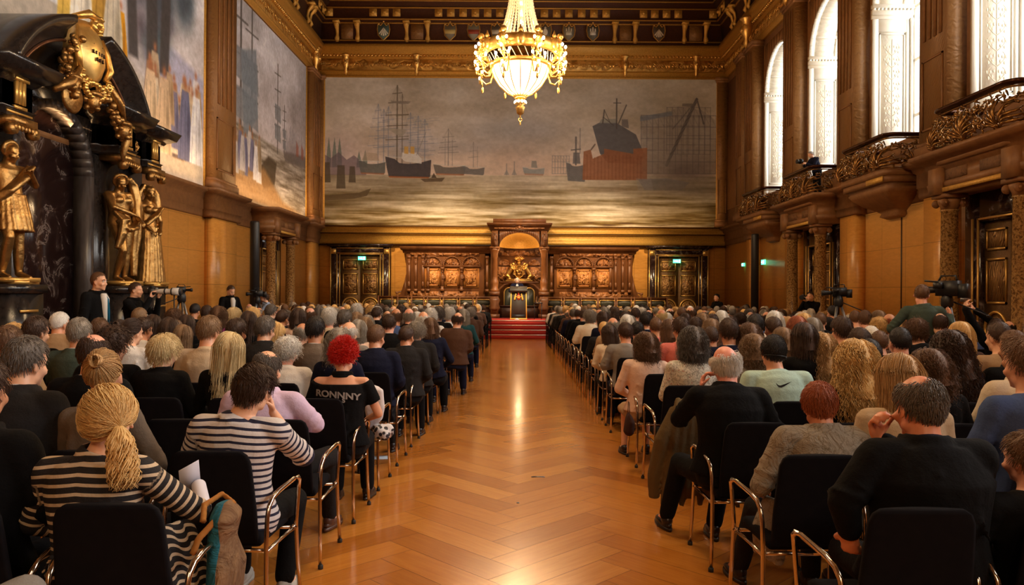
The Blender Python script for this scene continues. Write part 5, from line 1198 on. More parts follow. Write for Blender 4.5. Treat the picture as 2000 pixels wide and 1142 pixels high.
# --- senate bench with gilt-framed leather backs
def bench(s_, lab, centres):
    r = thing('senate_bench', lab, 'bench'); y = 31.2; lo = min(centres) - .42; hi = max(centres) + .42
    b = MB(); b.box(lo, hi, y, y + .12, DZ_, 1.46); b.box(lo, hi, y - .03, y + .16, 1.42, 1.50)
    for c in centres:
        for sx in (-.40, .40): b.box(c + sx - .025, c + sx + .025, y - .05, y, DZ_, 1.52)
    part('bench_back', b, WOOD, r)
    s2 = MB(); s2.box(lo, hi, y - .55, y, 1.02, 1.06); s2.box(lo, hi, y - .52, y - .48, DZ_, 1.02); part('bench_seat', s2, DARKW, r)
    for c in centres:
        l = MB(); l.box(c - .29, c + .29, y - .03, y, 1.12, 1.36); l.ell((c, y - .025, 1.24), (.26, .03, .10)); o = part('leather_back', l, LEATHER, r)
        g = MB()
        for (u0, u1, v0, v1) in ((-.33, .33, 1.35, 1.385), (-.33, .33, 1.09, 1.12), (-.33, -.29, 1.09, 1.385), (.29, .33, 1.09, 1.385)): g.box(c + u0, c + u1, y - .045, y, v0, v1)
        for sx in (1, -1):
            for z in (1.13, 1.35): g.ell((c + sx * .29, y - .04, z), .032, 8, 5)
        part('gilt_frame', g, BARS, o)
cl = [U(px, 31.2) for px in (758, 785, 816, 847, 879, 912, 943)]; cr = [U(px, 31.2) for px in (1083, 1116, 1150, 1186, 1220, 1252, 1284)]
bench(-1, 'long senate bench with gilt-framed leather backs, left of the lectern', cl); bench(1, 'long senate bench with gilt-framed leather backs, right of the lectern', cr)
# --- canopied throne
r = thing('canopied_throne', 'tall carved oak throne canopy with gold arch on two columns, behind the lectern', 'throne')
xc = .0; yt = 30.6
for s_ in (-1, 1):
    x = xc + s_ * .985
    p = MB(); p.box(x - .21, x + .21, yt - .21, yt + .21, DZ_, .80); p.box(x - .16, x + .16, yt - .16, yt + .16, .8, 1.55); p.lathe([(.19, .95), (.23, 1.05), (.17, 1.2), (.22, 1.35), (.18, 1.45)], (x, yt, 0), 14); p.box(x - .20, x + .20, yt - .2, yt + .2, 1.55, 1.70); o = part('pedestal', p, WOOD, r)
    c = MB(); c.lathe([(.17, 1.70), (.17, 1.78), (.13, 1.84), (.15, 2.0), (.16, 2.1), (.12, 2.18), (.12, 2.3), (.10, 3.05), (.13, 3.10), (.12, 3.2), (.17, 3.34), (.20, 3.42)], (x, yt, 0), 18); c.box(x - .2, x + .2, yt - .2, yt + .2, 3.42, 3.5); part('column', c, simple('oak_column', (.34, .13, .038), (.22, .08, .022), 6, .35) if s_ < 0 else MATS['oak_column'], r, True)
    m_ = MB(); m_.box(x - .13, x + .13, yt - .15, yt + .5, 3.5, 4.16); fig_small(m_, (x, yt - .2, 3.52), .55); part('corner_block', m_, WOOD, r)
    b2 = MB(); b2.box(x - .05, x + .05, yt + .1, YB, 3.42, 3.56); part('side_beam', b2, WOOD, r)
c = MB(); c.mold([(0, 4.14), (.05, 4.16), (.06, 4.26), (.14, 4.32), (.18, 4.38), (.18, 4.44), (0, 4.44)], [(1.12, YB), (1.12, yt - .14), (-1.12, yt - .14), (-1.12, YB)]); c.box(-1.12, 1.12, yt - .12, YB, 4.2, 4.44); c.box(-1.06, 1.06, yt - .08, YB, 4.44, 4.62)
part('canopy_cornice', c, WOOD, r)
g = MB(); curlicue(g, lambda u, v, o_: (u, yt - .22, 4.28 + v), .09, 0, .09, 1, 1, .025, 0); curlicue(g, lambda u, v, o_: (-u, yt - .22, 4.28 + v), .09, 0, .09, 1, 1, .025, 0); g.ell((0, yt - .24, 4.28), (.06, .04, .1)); g.box(-1.0, 1.0, yt - .22, yt - .20, 4.20, 4.25); part('centre_ornament', g, OAKR, r, True)
a = MB(); n = 24; rx, rz = .80, .56
for k in range(n):
    t0, t1 = PI * k / n, PI * (k + 1) / n; P0, P1 = (rx * math.cos(t0), 3.5 + rz * math.sin(t0)), (rx * math.cos(t1), 3.5 + rz * math.sin(t1))
    a.prism([P0, (P0[0], 4.16), (P1[0], 4.16), P1] if abs(P0[0] - P1[0]) > 1e-4 else [P0, P1, (P1[0], 4.16)], lambda u, v: (u, yt - .12, v), lambda u, v: (u, yt + .02, v))
part('arch_front', a, WOOD, r)
dm = MB(); R = []
for ph in np.linspace(0, PI / 2, 9): R.append([(rx * math.cos(t) * math.cos(ph) * 1.0, yt + .02 + 1.2 * math.sin(ph), 3.5 + rz * math.sin(t) * (math.cos(ph) * .6 + .4)) for t in np.linspace(0, PI, 22)])
dm.rings(np.array(R), closed=False, caps=False); part('gold_half_dome', dm, GOLDBAND, r, True, label='gold half dome with a leafy pattern')
bk = MB(); bk.box(-1.2, 1.2, 32.0, YB, DZ_, 4.1); part('back_wall', bk, WOOD, r)
fz = MB(); fz.box(-.95, .95, 31.93, 32.0, 3.2, 3.42)
for cx in (-.62, 0, .62):
    fz.prism([(cx + .26 * math.cos(q_), 2.80 + .26 * math.sin(q_)) for q_ in np.linspace(0, PI, 14)], lambda u, v: (u, 32.0, v), lambda u, v: (u, 31.94, v)); fz.box(cx - .28, cx + .28, 31.95, 32.0, 2.1, 2.74)
part('carved_lunettes', fz, OAKR, r)
for x in (-.42, .0, .42):
    s3 = MB(); l = MB(); pts = [(x - .20, .66)] + [(x + .20 * math.cos(t), 1.52 + .22 * math.sin(t)) for t in np.linspace(PI, 0, 14)] + [(x + .20, .66)]
    l.prism(pts, lambda u, v: (u, 31.3, v + .12), lambda u, v: (u, 31.42, v + .12)); o = part('throne_seat_back', l, LEATHER, r)
    s3.tube([(u, 31.29, v + .12) for u, v in pts], .028, 6, ref=(0, 1, 0)); part('gilt_rim', s3, BARS, o, True)
ar = MB()
for sgn in (1, -1): ar.tube([(sgn * .86, 31.35, 1.5), (sgn * .82, 31.35, 1.8), (sgn * .6, 31.35, 2.0), (sgn * .3, 31.35, 2.08), (0, 31.35, 2.1)], .05, 8, ref=(0, 1, 0))
ar.box(-.8, .8, 31.3, 31.5, 2.04, 2.12); part('seat_arch', ar, WOOD, r, True)
dk = MB(); dk.box(-1.0, 1.0, 30.75, 30.85, DZ_, 1.10); dk.box(-1.02, 1.02, 30.7, 31.0, 1.10, 1.15); part('desk_front', dk, DARKW, r)
# --- gilded crest with lions
cr_ = thing('gilded_crest', 'gilded coat of arms with two lions, a castle shield, helmet and plume', 'coat of arms', (U(1013.5, 31.75), 31.75, 2.12))
b = MB(); b.box(-.56, .56, -.14, .14, 0, .07); b.box(-.50, .50, -.11, .11, .07, .12); part('plinth', b, GILT, cr_)
sh_ = MB(); out = [(0, .14), (.15, .24), (.20, .4), (.20, .66), (.14, .62), (0, .70), (-.14, .62), (-.20, .66), (-.20, .4), (-.15, .24)]; sh_.prism(out, lambda u, v: (u, .03, v), lambda u, v: (u, -.04, v)); sh_.tube([(u, -.04, v) for u, v in out], .018, 6, ref=(0, 1, 0), closed=True); o = part('shield', sh_, GILT, cr_)
t = MB(); t.box(-.13, .13, -.07, -.04, .26, .40); t.box(-.05, .05, -.08, -.04, .26, .34)
for x, h in ((-.10, .52), (0, .58), (.10, .52)):
    t.box(x - .035, x + .035, -.08, -.04, .36, h)
    for k in (-1, 0, 1): t.box(x + k * .024 - .009, x + k * .024 + .009, -.08, -.04, h, h + .03)
part('castle', t, GOLD, o)
h_ = MB(); h_.ell((0, -.01, .78), (.085, .09, .09)); h_.ell((0, -.08, .76), (.05, .03, .05)); h_.lathe([(.10, .66), (.07, .72)], (0, 0, 0), 14); h_.tube([(-.1, 0, .87), (0, -.04, .885), (.1, 0, .87)], .02, 6); part('helmet', h_, GILT, cr_, True)
pl = MB()
for k in range(7):
    a = (k - 3) * .33; pl.tube([(0, 0, .87), (.13 * math.sin(a), -.01, .87 + .09 * math.cos(a)), (.19 * math.sin(a * 1.25), -.04, .87 + .16 * math.cos(a))], [.02, .035, .03], 6); pl.ell((.20 * math.sin(a * 1.25), -.04, .87 + .165 * math.cos(a)), .03, 8, 5)
part('plume', pl, GILT, cr_, True)
mt_ = MB()
for s_ in (1, -1):
    for k in range(4): curlicue(mt_, lambda u, v, o_: (s_ * (.17 + u), -.02, .70 - k * .12 + v), .02, 0, .06, 1, 1, .02, 0)
part('mantling', mt_, GILT, cr_, True)
for s_ in (1, -1):
    L = MB(); f = lambda x, y, z: (s_ * x, y, z)
    L.limb(f(.50, .0, .24), f(.33, -.01, .52), .085, .085); L.limb(f(.33, -.01, .52), f(.25, -.02, .68), .08, .06); L.ell(f(.25, -.03, .74), (.065, .07, .065)); L.ell(f(.205, -.06, .72), (.035, .04, .03))
    for k in range(9): a = k * .7; L.ell(f(.29 + .055 * math.cos(a), -.02 + .02 * math.sin(a * 2), .69 + .07 * math.sin(a)), .035, 8, 6)
    L.limb(f(.32, -.06, .56), f(.20, -.09, .50), .035, .028); L.limb(f(.20, -.09, .50), f(.14, -.08, .58), .026, .022); L.limb(f(.34, .04, .56), f(.22, .03, .64), .033, .025)
    L.limb(f(.50, -.05, .25), f(.40, -.07, .20), .06, .045); L.limb(f(.40, -.07, .20), f(.42, -.07, .14), .035, .03); L.limb(f(.42, -.08, .14), f(.35, -.09, .135), .03, .025); L.limb(f(.52, .05, .24), f(.50, .05, .14), .055, .03)
    L.tube([f(.56, .02, .22), f(.66, .02, .26), (s_ * .64, .02, .38), (s_ * .58, .02, .44)], [.022, .018, .016, .03], 8)
    me = blob(L, .012, 1); o = link('lion', me, GILT, cr_)
# --- lectern
lec = thing('lectern', 'dark lectern with gold side edges and a red and gold crest', 'lectern', (U(1013, 29.2), 29.2, DZ_))
b = MB(); b.prism([(-.27, .04), (.27, .04), (.27, 1.12), (-.27, 1.12)], lambda u, v: (u, -.20, v), lambda u, v: (u * .9, .12, v)); part('body', b, simple('dark_grey_felt', (.055, .045, .035), None, rough=.7), lec)
b = MB(); b.cbox((0, -.05, 1.17), (.33, .26, .03), Matrix.Rotation(.28, 3, 'X')); b.cbox((0, -.27, 1.10), (.33, .012, .06)); part('sloping_top', b, simple('dark_grey_top', (.09, .075, .055), None, rough=.5), lec)
b = MB()
for s_ in (1, -1): b.prism([(s_ * .285, 0), (s_ * .325, 0), (s_ * .30, 1.10), (s_ * .265, 1.10)], lambda u, v: (u, -.23, v), lambda u, v: (u, .14, v))
b.box(-.325, .325, -.26, .16, 0, .05); part('gold_edging', b, simple('yellow_gold_edge', (.85, .50, .09), None, rough=.4), lec)
b = MB(); b.box(-.25, .25, -.215, -.20, .08, .19); part('kick_panel', b, BLACKM, lec)
b = MB(); b.ell((0, -.215, .85), (.075, .02, .10)); b.ell((0, -.22, .98), (.035, .02, .03)); o = part('crest_shield', b, simple('crest_red', (.60, .04, .02), None, rough=.5), lec, True)
b = MB()
for s_ in (1, -1):
    b.limb((s_ * .15, -.215, .77), (s_ * .12, -.215, .92), .035, .028, 8); b.ell((s_ * .11, -.22, .96), .03); b.limb((s_ * .12, -.22, .88), (s_ * .07, -.23, .86), .014, .012, 8)
b.ell((0, -.22, 1.02), (.03, .015, .025)); b.box(-.045, .045, -.24, -.222, .80, .86); 
for x in (-.03, 0, .03): b.box(x - .01, x + .01, -.24, -.222, .85, .90 if x else .92)
part('crest_supporters', b, simple('crest_yellow', (.90, .52, .08), None, rough=.45), lec, True)
b = MB(); b.tube([(-.05, .0, 1.2), (-.06, .05, 1.34), (-.03, .14, 1.42)], .006, 6); b.ell((-.03, .15, 1.425), (.012, .02, .012)); part('microphone', b, BLACKM, lec, True)
b = MB(); b.box(-.14, .03, -.55, -.43, .006, .03); b.box(-.11, -.03, -.5, -.44, .03, .06); o = part('paper_bundle', b, WHITEM, None); o.location = lec.location; tag(o, 'small white folded paper lying on the carpet in front of the lectern', 'paper')
st = thing('side_table', 'small black side table right of the lectern on the dais', 'table', (U(1051, 29.6), 29.6, DZ_ + .006))
b = MB(); b.box(-.17, .17, -.15, .15, .60, .63); part('table_top', b, BLACKM, st)
for sx in (1, -1):
    for sy in (1, -1): b = MB(); b.tube([(sx * .14, sy * .12, .60), (sx * .14, sy * .12, 0)], .012, 6); part('leg', b, BLACKM, st)
q = N('clear_drinking_glass'); q.set((1, 1, 1), .02); q.b.inputs['Transmission Weight'].default_value = 1; q.b.inputs['IOR'].default_value = 1.35; DGL = q.m
b = MB(); b.lathe([(.045, 0), (.06, .05), (.06, .15), (.03, .22), (.035, .27)], (0, 0, 0), 14); o = part('water_carafe', b, DGL, None, True); o.location = st.location + Vector((-.04, 0, .632)); tag(o, 'clear glass water carafe on the small black side table', 'carafe')
b = MB(); b.lathe([(.028, 0), (.034, .11)], (0, 0, 0), 12); o = part('drinking_glass', b, DGL, None, True); o.location = st.location + Vector((.08, -.03, .632)); tag(o, 'clear drinking glass on the small black side table', 'glass')
# ================================================================ black portal on the left wall
bp = thing('black_marble_portal', 'black marble portal with broken arched pediment and gilded figures on the left wall', 'portal', (0, 0, 0))
CY = 13.65
def bx(mb, x0, x1, y0, y1, z0, z1): mb.box(x0, x1, CY + y0, CY + y1, z0, z1)
b = MB()
for s_ in (1, -1):
    a, c = sorted((s_ * 1.05, s_ * 1.28)); bx(b, XL, -8.30, a, c, 0, 4.35)
    a, c = sorted((s_ * 1.22, s_ * 2.10)); bx(b, XL, -8.28, a, c, 0, 4.3); bx(b, -8.3, -7.72, a + .05, c - .05, 0, 1.70); bx(b, -8.3, -7.68, a, c, .0, .25); bx(b, -8.3, -7.68, a, c, 1.60, 1.74)
    a, c = sorted((s_ * 2.10, s_ * 3.62)); bx(b, XL, -8.55, a, c, 0, 4.3)
    a, c = sorted((s_ * 2.86, s_ * 3.62)); bx(b, -8.6, -7.98, a + .05, c - .05, 0, 1.72); bx(b, -8.6, -7.94, a, c, 1.60, 1.76); bx(b, -8.6, -7.94, a, c, 0, .25)
n = 20
for k in range(n):
    t0, t1 = PI * k / n, PI * (k + 1) / n; pr = [(1.05 * math.cos(t0), 3.85 + 1.05 * math.sin(t0)), (1.25 * math.cos(t0), 4.95), (1.25 * math.cos(t1), 4.95), (1.05 * math.cos(t1), 3.85 + 1.05 * math.sin(t1))]
    if k in (0, n - 1): pr = [(math.copysign(1.05, math.cos(t0 + .01)), 3.85), (math.copysign(1.25, math.cos(t0 + .01)), 3.85), (math.copysign(1.25, math.cos(t0 + .01)), 4.95), (1.05 * math.cos(t1 if k == 0 else t0), 3.85 + 1.05 * math.sin(t1 if k == 0 else t0))]
    b.prism(pr, lambda u, v: (-8.31, CY + u, v), lambda u, v: (XL, CY + u, v))
part('piers', b, BLACKST, bp)
gm = simple('grey_veined_marble', (.10, .085, .08), (.045, .036, .034), 5, .3, det=8, stretch=(3, 3, .6))
b = MB()
for s_ in (1, -1):
    a, c = sorted((s_ * 1.046, s_ * 1.06)); bx(b, -8.60, -8.295, a, c, 0, 3.85)
    a, c = sorted((s_ * 1.05, s_ * 1.20)); bx(b, -8.31, -8.285, a, c, 0, 3.85)
for k in range(n):
    t0, t1 = PI * k / n, PI * (k + 1) / n
    b.prism([(r_ * math.cos(t), 3.85 + r_ * math.sin(t)) for r_, t in ((1.04, t0), (1.20, t0), (1.20, t1), (1.04, t1))], lambda u, v: (-8.285, CY + u, v), lambda u, v: (-8.6, CY + u, v))
part('arch_lining', b, gm, bp, label='grey veined marble lining of the arch')
b = MB(); bx(b, -8.66, -8.60, -1.06, 1.06, 0, 4.95); part('niche_back', b, MARB, bp, label='dark red-brown veined marble slab in the arch')
# entablature with ressauts
def ent(mb, y0, y1, xf, z0=4.34, z1=5.22):
    h = z1 - z0; pr = [(0, z0), (.02, z0 + .02), (.02, z0 + .14 * h), (.05, z0 + .17 * h), (.0, z0 + .2 * h), (.0, z0 + .62 * h), (.06, z0 + .66 * h), (.10, z0 + .72 * h), (.26, z0 + .80 * h), (.30, z0 + .90 * h), (.34, z1), (0, z1)]
    p = [(XL, y0), (xf, y0), (xf, y1), (XL, y1)]; mb.mold([(-a, z) for a, z in pr][::-1], p); mb.box(XL, xf, y0, y1, z0, z1)
b = MB()
for s_ in (1, -1):
    for (a, c, xf) in ((1.30, 2.02, -7.90), (1.15, 3.6, -8.22), (2.92, 3.56, -8.12)):
        y0, y1 = sorted((CY + s_ * a, CY + s_ * c)); ent(b, y0, y1, xf)
    part('entablature', b, BLACKST, bp); b = MB()
# arched broken pediment
b = MB(); prof = [(2.02, -7.95), (2.10, -7.85), (2.22, -7.80), (2.34, -7.62), (2.42, -7.60), (2.46, -7.62), (2.46, XL), (2.02, XL)]
zc = 3.98
for s_ in (1, -1):
    R = []
    for t in np.linspace(math.radians(30), math.radians(77), 18): R.append([(x, CY + s_ * r_ * math.cos(t), zc + r_ * math.sin(t)) for r_, x in prof])
    b.rings(np.array(R)); part('arched_pediment', b, BLACKST, bp); b = MB()
b = MB(); n = 14
b.prism([(2.05 * math.cos(t), zc + 2.05 * math.sin(t)) for t in np.linspace(math.radians(30), math.radians(150), 26)] , lambda u, v: (XL, CY + u, v), lambda u, v: (-8.5, CY + u, v)); part('tympanum', b, BLACKST, bp)
# the copper-tinted bead under the pediment
b = MB()
simple('dark_copper', (.20, .09, .05), None, rough=.3, metal=.7)
for s_ in (1, -1): b = MB(); b.tube([(-7.88, CY + s_ * 2.04 * math.cos(t), zc + 2.04 * math.sin(t)) for t in np.linspace(math.radians(31), math.radians(77), 24)], .03, 6); part('egg_moulding', b, MATS['dark_copper'], bp, True)
# triglyph consoles gilded on the entablature
for s_ in (1, -1):
    for (yy, xf) in ((1.66, -7.89), (3.24, -8.11)):
        y = CY + s_ * yy; g = MB()
        for k in (-1, 0, 1): g.box(xf, xf + .05, y + k * .085 - .03, y + k * .085 + .03, 4.56, 4.92)
        g.box(xf, xf + .08, y - .16, y + .16, 4.92, 4.98); g.box(xf, xf + .05, y - .15, y + .15, 4.48, 4.53); g.box(xf, xf + .035, y - .30, y + .30, 4.40, 4.43)
        part('gilt_console', g, BARS, bp)
        c = MB(); x0 = xf + .06; c.box(-8.3, x0 + .06, y - .30, y + .30, 4.22, 4.34); 
        for k in range(7): c.ell((x0 + .06, y - .25 + k * .083, 4.17), (.03, .034, .055), 8, 6)
        for sy in (1, -1): c.lathe([(.09, -.07), (.10, 0), (.09, .07)], (x0 - .0, y + sy * .26, 4.14), 14, Matrix.Rotation(PI / 2, 3, 'Y'))
        part('gilt_capital', c, GOLD, bp, True)
        [part('gilt_base_band', MB().box(*q_), BARS, bp) for q_ in ((xf + .18, xf + .20, y - .22, y + .22, 1.30, 1.34), (xf + .18, xf + .20, y - .2, y + .2, .9, .93), (-8.2, xf + .2, y - .24, y + .24, 1.74, 1.80))]
    y = CY + s_ * 2.45; g = MB(); g.box(-8.2, -8.17, y - .32, y + .32, 4.50, 4.54); fig_small(g, (-8.16, y - .16, 4.56), .34); curlicue(g, lambda u, v, o_: (-8.16, y + .1 + u, 4.72 + v), 0, 0, .12, 1, 1.2, .03, 0); part('gilt_relief', g, GOLD, bp, True)
# cartouche with scroll, masks, swags
ct = MB(); M = Matrix.Rotation(-.12, 3, 'Y')
X0 = -7.72; R = []
for (z, hw, o_) in ((5.28, .10, .02), (5.36, .24, .06), (5.52, .36, .12), (5.75, .43, .16), (6.0, .42, .16), (6.2, .34, .12), (6.34, .26, .05), (6.44, .22, -.02)):
    R.append([(X0 + o_ + .02 - .12 * (a / 1.0) ** 2, CY + hw * a, z) for a in np.linspace(-1, 1, 13)] + [(X0 - .22, CY + hw * a, z) for a in np.linspace(1, -1, 13)])
ct.rings(np.array(R)); o = part('cartouche', ct, simple('cartouche_gold', (.86, .60, .22), (.70, .42, .12), 6, .35, .8, bs=16, bstr=.3), bp, True)
sc_ = MB()
curlicue(sc_, lambda u, v, o_: (X0 + .06, CY + u, 6.42 + v), .16, .03, .17, 1, 1.6, .07, 0); sc_.tube([(X0 - .1, CY - .35, 6.42), (X0 + .05, CY - .1, 6.56), (X0 + .05, CY + .2, 6.56)], [.05, .08, .06], 10)
for s_ in (1, -1):
    sc_.tube([(X0 + .08, CY + s_ * .40, 5.5), (X0 + .1, CY + s_ * .52, 5.7), (X0 + .05, CY + s_ * .50, 6.0), (X0, CY + s_ * .40, 6.25)], [.05, .07, .06, .04], 8)
    curlicue(sc_, lambda u, v, o_: (X0 + .12, CY + s_ * (.42 + u), 5.40 + v), 0, 0, .12, 1, 1.3, .05, 0)
for t in np.linspace(0, 2 * PI, 18)[:-1]: sc_.ell((X0 + .1, CY + .30 * math.cos(t), 5.22 + .13 * math.sin(t)), .06, 8, 6)
part('scroll_frame', sc_, GILT, o, True)
tx = MB(); tx.T = None
for row, w_ in ((6.0, 4), (5.88, 5), (5.76, 3)):
    for k in range(w_):
        y = CY + (k - (w_ - 1) / 2) * .085; tx.box(X0 + .155 - (row - 5.9) * .2, X0 + .185 - (row - 5.9) * .2, y - .010, y + .010, row - .03, row + .03); tx.box(X0 + .155 - (row - 5.9) * .2, X0 + .185 - (row - 5.9) * .2, y - .01, y + .028, row + (.02 if k % 2 else -.03), row + (.03 if k % 2 else -.02))
part('worn_inscription', tx, DARKW, o)
sw = MB(); r_ = random.Random(3)
for s_, n_l in ((1, 26), (-1, 34)):
    for k in range(n_l):
        t = k / n_l; y = CY + s_ * (.30 + .95 * t) if s_ > 0 else CY - .45 - .35 * math.sin(t * 3); z = 5.35 - .75 * t - .1 * math.sin(t * PI) if s_ > 0 else 6.0 - 1.1 * t
        sw.ell((X0 + .05 + r_.uniform(-.08, .1), y + r_.uniform(-.07, .07), z + r_.uniform(-.06, .06)), (r_.uniform(.04, .08),) * 3, 8, 6)
    sw.tube([(X0 + .1, CY + s_ * .45, 5.5), (X0 + .14, CY + s_ * .8, 5.15), (X0 + .05, CY + s_ * 1.1, 4.95)], [.05, .09, .05], 8)
for (y, z) in ((0, 5.02), (-.62, 5.15), (1.05, 4.72)):     # masks
    sw.ell((X0 + .06, CY + y, z), (.14, .13, .17)); sw.ell((X0 + .19, CY + y, z - .02), (.035, .03, .05)); sw.ell((X0 + .12, CY + y, z + .13), (.1, .17, .07)); sw.ell((X0 + .15, CY + y, z - .12), (.05, .06, .05))
    for k in range(6): sw.ell((X0 + .02, CY + y + .16 * math.cos(k), z + .15 * math.sin(k)), .055, 7, 5)
sw.tube([(X0, CY + 1.15, 4.9), (X0 + .05, CY + 1.22, 4.6), (X0, CY + 1.18, 4.3), (X0, CY + 1.2, 4.15)], [.06, .09, .06, .02], 8); sw.lathe([(.26, -.04), (.30, 0), (.26, .04)], (X0 + .02, CY - .55, 4.98), 18, Matrix.Rotation(PI / 2, 3, 'Y'))
part('swags_and_masks', sw, GOLD, bp, True)
# --- the gilded caryatids
def drape(mb, pts, r, n=5, seed=0, wob=.03):
    g = random.Random(seed)
    for k in range(n):
        o = Vector((g.uniform(-1, 1) * wob, g.uniform(-1, 1) * wob, 0)); ph = g.uniform(0, 6)
        mb.tube([Vector(p) + o + Vector((.014 * math.sin(i * 1.7 + ph), .014 * math.cos(i * 1.5 + ph), 0)) for i, p in enumerate(pts)], [r * g.uniform(.6, 1.1) * (.75 + .5 * math.sin(PI * i / (len(pts) - 1))) for i in range(len(pts))], 7)
def statue(kind, y, x, label):
    r = thing('gilded_statue', label, 'statue', (x, y, 1.80), -PI / 2 - .35, 'gilded statues on the black portal')
    r.scale = (1.33, 1.30, 1.235)
    if kind == 'hero':      # bare torso, arm across, cloak at the side
        f = Fig('m', pz=.42, lean=.05, side=.06, head=(-.35, .45, .1), arms={1: ((.25, .16, 1.20), (-.03, .25, 1.10)), -1: ((-.27, -.02, 1.14), (-.22, .18, 1.02))}, legs={1: ((.12, .20, .52), (.09, .02, .09)), -1: ((-.10, .02, .50), (-.11, -.03, .09))}, girth=1.12)
        mb = MB(); f.torso(mb, .0); add_head(mb, f.HM); mb.tube([f.nb, f.nt], [.075, .065], 12); mb.limb(f.sh[1], f.sh[-1], .065, .065)
        for k in (1, -1): e, w_ = f.arms[k]; mb.limb(f.sh[k], e, .062, .045, 12, .01); mb.limb(e, w_, .045, .03, 12, .008); add_hand(mb, w_, w_ - e, (0, 0, -1), k, .6); kn, an = f.legs[k]; mb.limb((k * .09, .02, .92), kn, .095, .062, 12, .01); mb.limb(kn, an, .06, .038, 12, .012); mb.limb(an, an + Vector((k * .02, .17, -.055)), .042, .03)
        for k in (1, -1): mb.ell((k * .075, .085, 1.34), (.075, .035, .055))
        mb.ell((0, .08, 1.06), (.10, .05, .12)); o = link('figure', blob(mb, .012, 1), GOLD, r)
        d = MB()
        drape(d, [(-.10, .02, 1.72), (-.24, -.02, 1.62), (-.30, .0, 1.4), (-.28, .02, 1.1), (-.26, .02, .8), (-.24, .02, .5), (-.22, .04, .12)], .055, 9, 1); drape(d, [(.2, .1, 1.15), (.10, .2, 1.0), (.14, .2, .8), (.2, .16, .55)], .05, 6, 2); drape(d, [(-.22, .1, 1.0), (-.1, .2, .9), (.05, .24, .85), (.18, .18, 1.0)], .04, 5, 3)
        for k in range(16): a = k * .42; d.ell(tuple(f.HM @ Vector((.085 * math.cos(a), -.02, .04 + .09 * math.sin(a)))), .038, 8, 6)
        link('drapery', blob(d, .013, 1), GOLD, r)
    elif kind == 'maiden':
        f = Fig('f', pz=.42, head=(-.3, .2, 0), arms={1: ((.22, .0, 1.16), (.12, .2, .95)), -1: ((-.24, .02, 1.12), (-.06, .2, .96))}, sw=.165)
        mb = MB(); f.torso(mb, .012); add_head(mb, f.HM); mb.tube([f.nb, f.nt], [.07, .055], 12); mb.limb(f.sh[1], f.sh[-1], .055, .055)
        for k in (1, -1): e, w_ = f.arms[k]; mb.limb(f.sh[k], e, .052, .04); mb.limb(e, w_, .04, .028); add_hand(mb, w_, w_ - e, (0, 0, -1), k, .5, .95)
        o = link('figure', blob(mb, .012, 1), GOLD, r)
        d = MB(); mb2 = [(0, .03, 1.0), (0, .03, .6), (0, .04, .02)]; d.tube(mb2, [(.18, .13), (.2, .15), (.26, .19)], 22, ref=(0, 1, 0))
        for k in range(26):
            a = k * 2 * PI / 26; d.tube([(.17 * math.cos(a), .03 + .13 * math.sin(a), 1.02), (.20 * math.cos(a + .06), .03 + .155 * math.sin(a + .06), .6), (.26 * math.cos(a), .04 + .19 * math.sin(a), .02)], [.014, .024, .030], 6)
        drape(d, [(-.18, .1, 1.38), (0, .16, 1.2), (.16, .12, 1.05), (.2, 0, .95)], .035, 7, 5); drape(d, [(-.06, -.03, 1.78), (-.15, -.04, 1.62), (-.21, -.04, 1.4), (-.24, -.04, 1.1)], .05, 8, 6); drape(d, [(.07, -.03, 1.78), (.15, -.04, 1.62), (.2, -.03, 1.42)], .04, 6, 7); d.ell(tuple(f.HM @ Vector((0, -.03, .06))), (.10, .11, .09))
        link('drapery', blob(d, .013, 1), GOLD, r)
        bs = MB(); bs.lathe([(.07, 0), (.10, .06), (.11, .16), (.09, .26), (.07, .3)], (.34, .08, .98), 14); part('basket', bs, GOLD, r, True)
    else:                   # tunic
        f = Fig('m', pz=.42, head=(.2, .25, 0), arms={1: ((.27, .02, 1.18), (.24, .12, .93)), -1: ((-.28, .06, 1.24), (-.12, .2, 1.36))}, legs={1: ((.13, .18, .54), (.12, .03, .09)), -1: ((-.10, .02, .50), (-.13, -.02, .09))})
        mb = MB(); f.torso(mb, .01); add_head(mb, f.HM); mb.tube([f.nb, f.nt], [.075, .062], 12); mb.limb(f.sh[1], f.sh[-1], .062, .062)
        for k in (1, -1): e, w_ = f.arms[k]; mb.limb(f.sh[k], e, .058, .043, 12, .008); mb.limb(e, w_, .043, .03); add_hand(mb, w_, w_ - e, (0, .2, -1), k, .6); kn, an = f.legs[k]; mb.limb((k * .09, .02, .92), kn, .092, .06, 12); mb.limb(kn, an, .058, .038, 12, .012); mb.limb(an, an + Vector((k * .02, .17, -.055)), .042, .03)
        o = link('figure', blob(mb, .012, 1), GOLD, r)
        d = MB(); 
        for k in range(22): a = k * 2 * PI / 22; d.tube([(.16 * math.cos(a), .01 + .12 * math.sin(a), 1.10), (.20 * math.cos(a), .03 + .16 * math.sin(a), .82), (.22 * math.cos(a + .05), .04 + .18 * math.sin(a + .05), .62)], [.022, .030, .034], 6)
        drape(d, [(-.22, .08, 1.48), (-.05, .14, 1.3), (.12, .13, 1.12), (.2, .05, 1.0)], .034, 7, 8); drape(d, [(.26, .02, 1.42), (.30, .02, 1.2), (.3, .04, .95)], .035, 4, 9); drape(d, [(.28, .1, .95), (.3, .12, .8)], .045, 3, 4)
        for k in range(24): a = k * .26 * 1.02; d.ell(tuple(f.HM @ Vector((.09 * math.cos(a), -.03, .05 + .085 * math.sin(a)))), .036, 8, 6)
        link('drapery', blob(d, .013, 1), GOLD, r)
    bb = MB(); bb.box(-.22, .22, -.18, .24, -.02, .035); part('base', bb, BARS, r)
statue('tunic', CY - 1.66, -8.02, 'gilded statue in a pleated tunic, left of the dark arch')
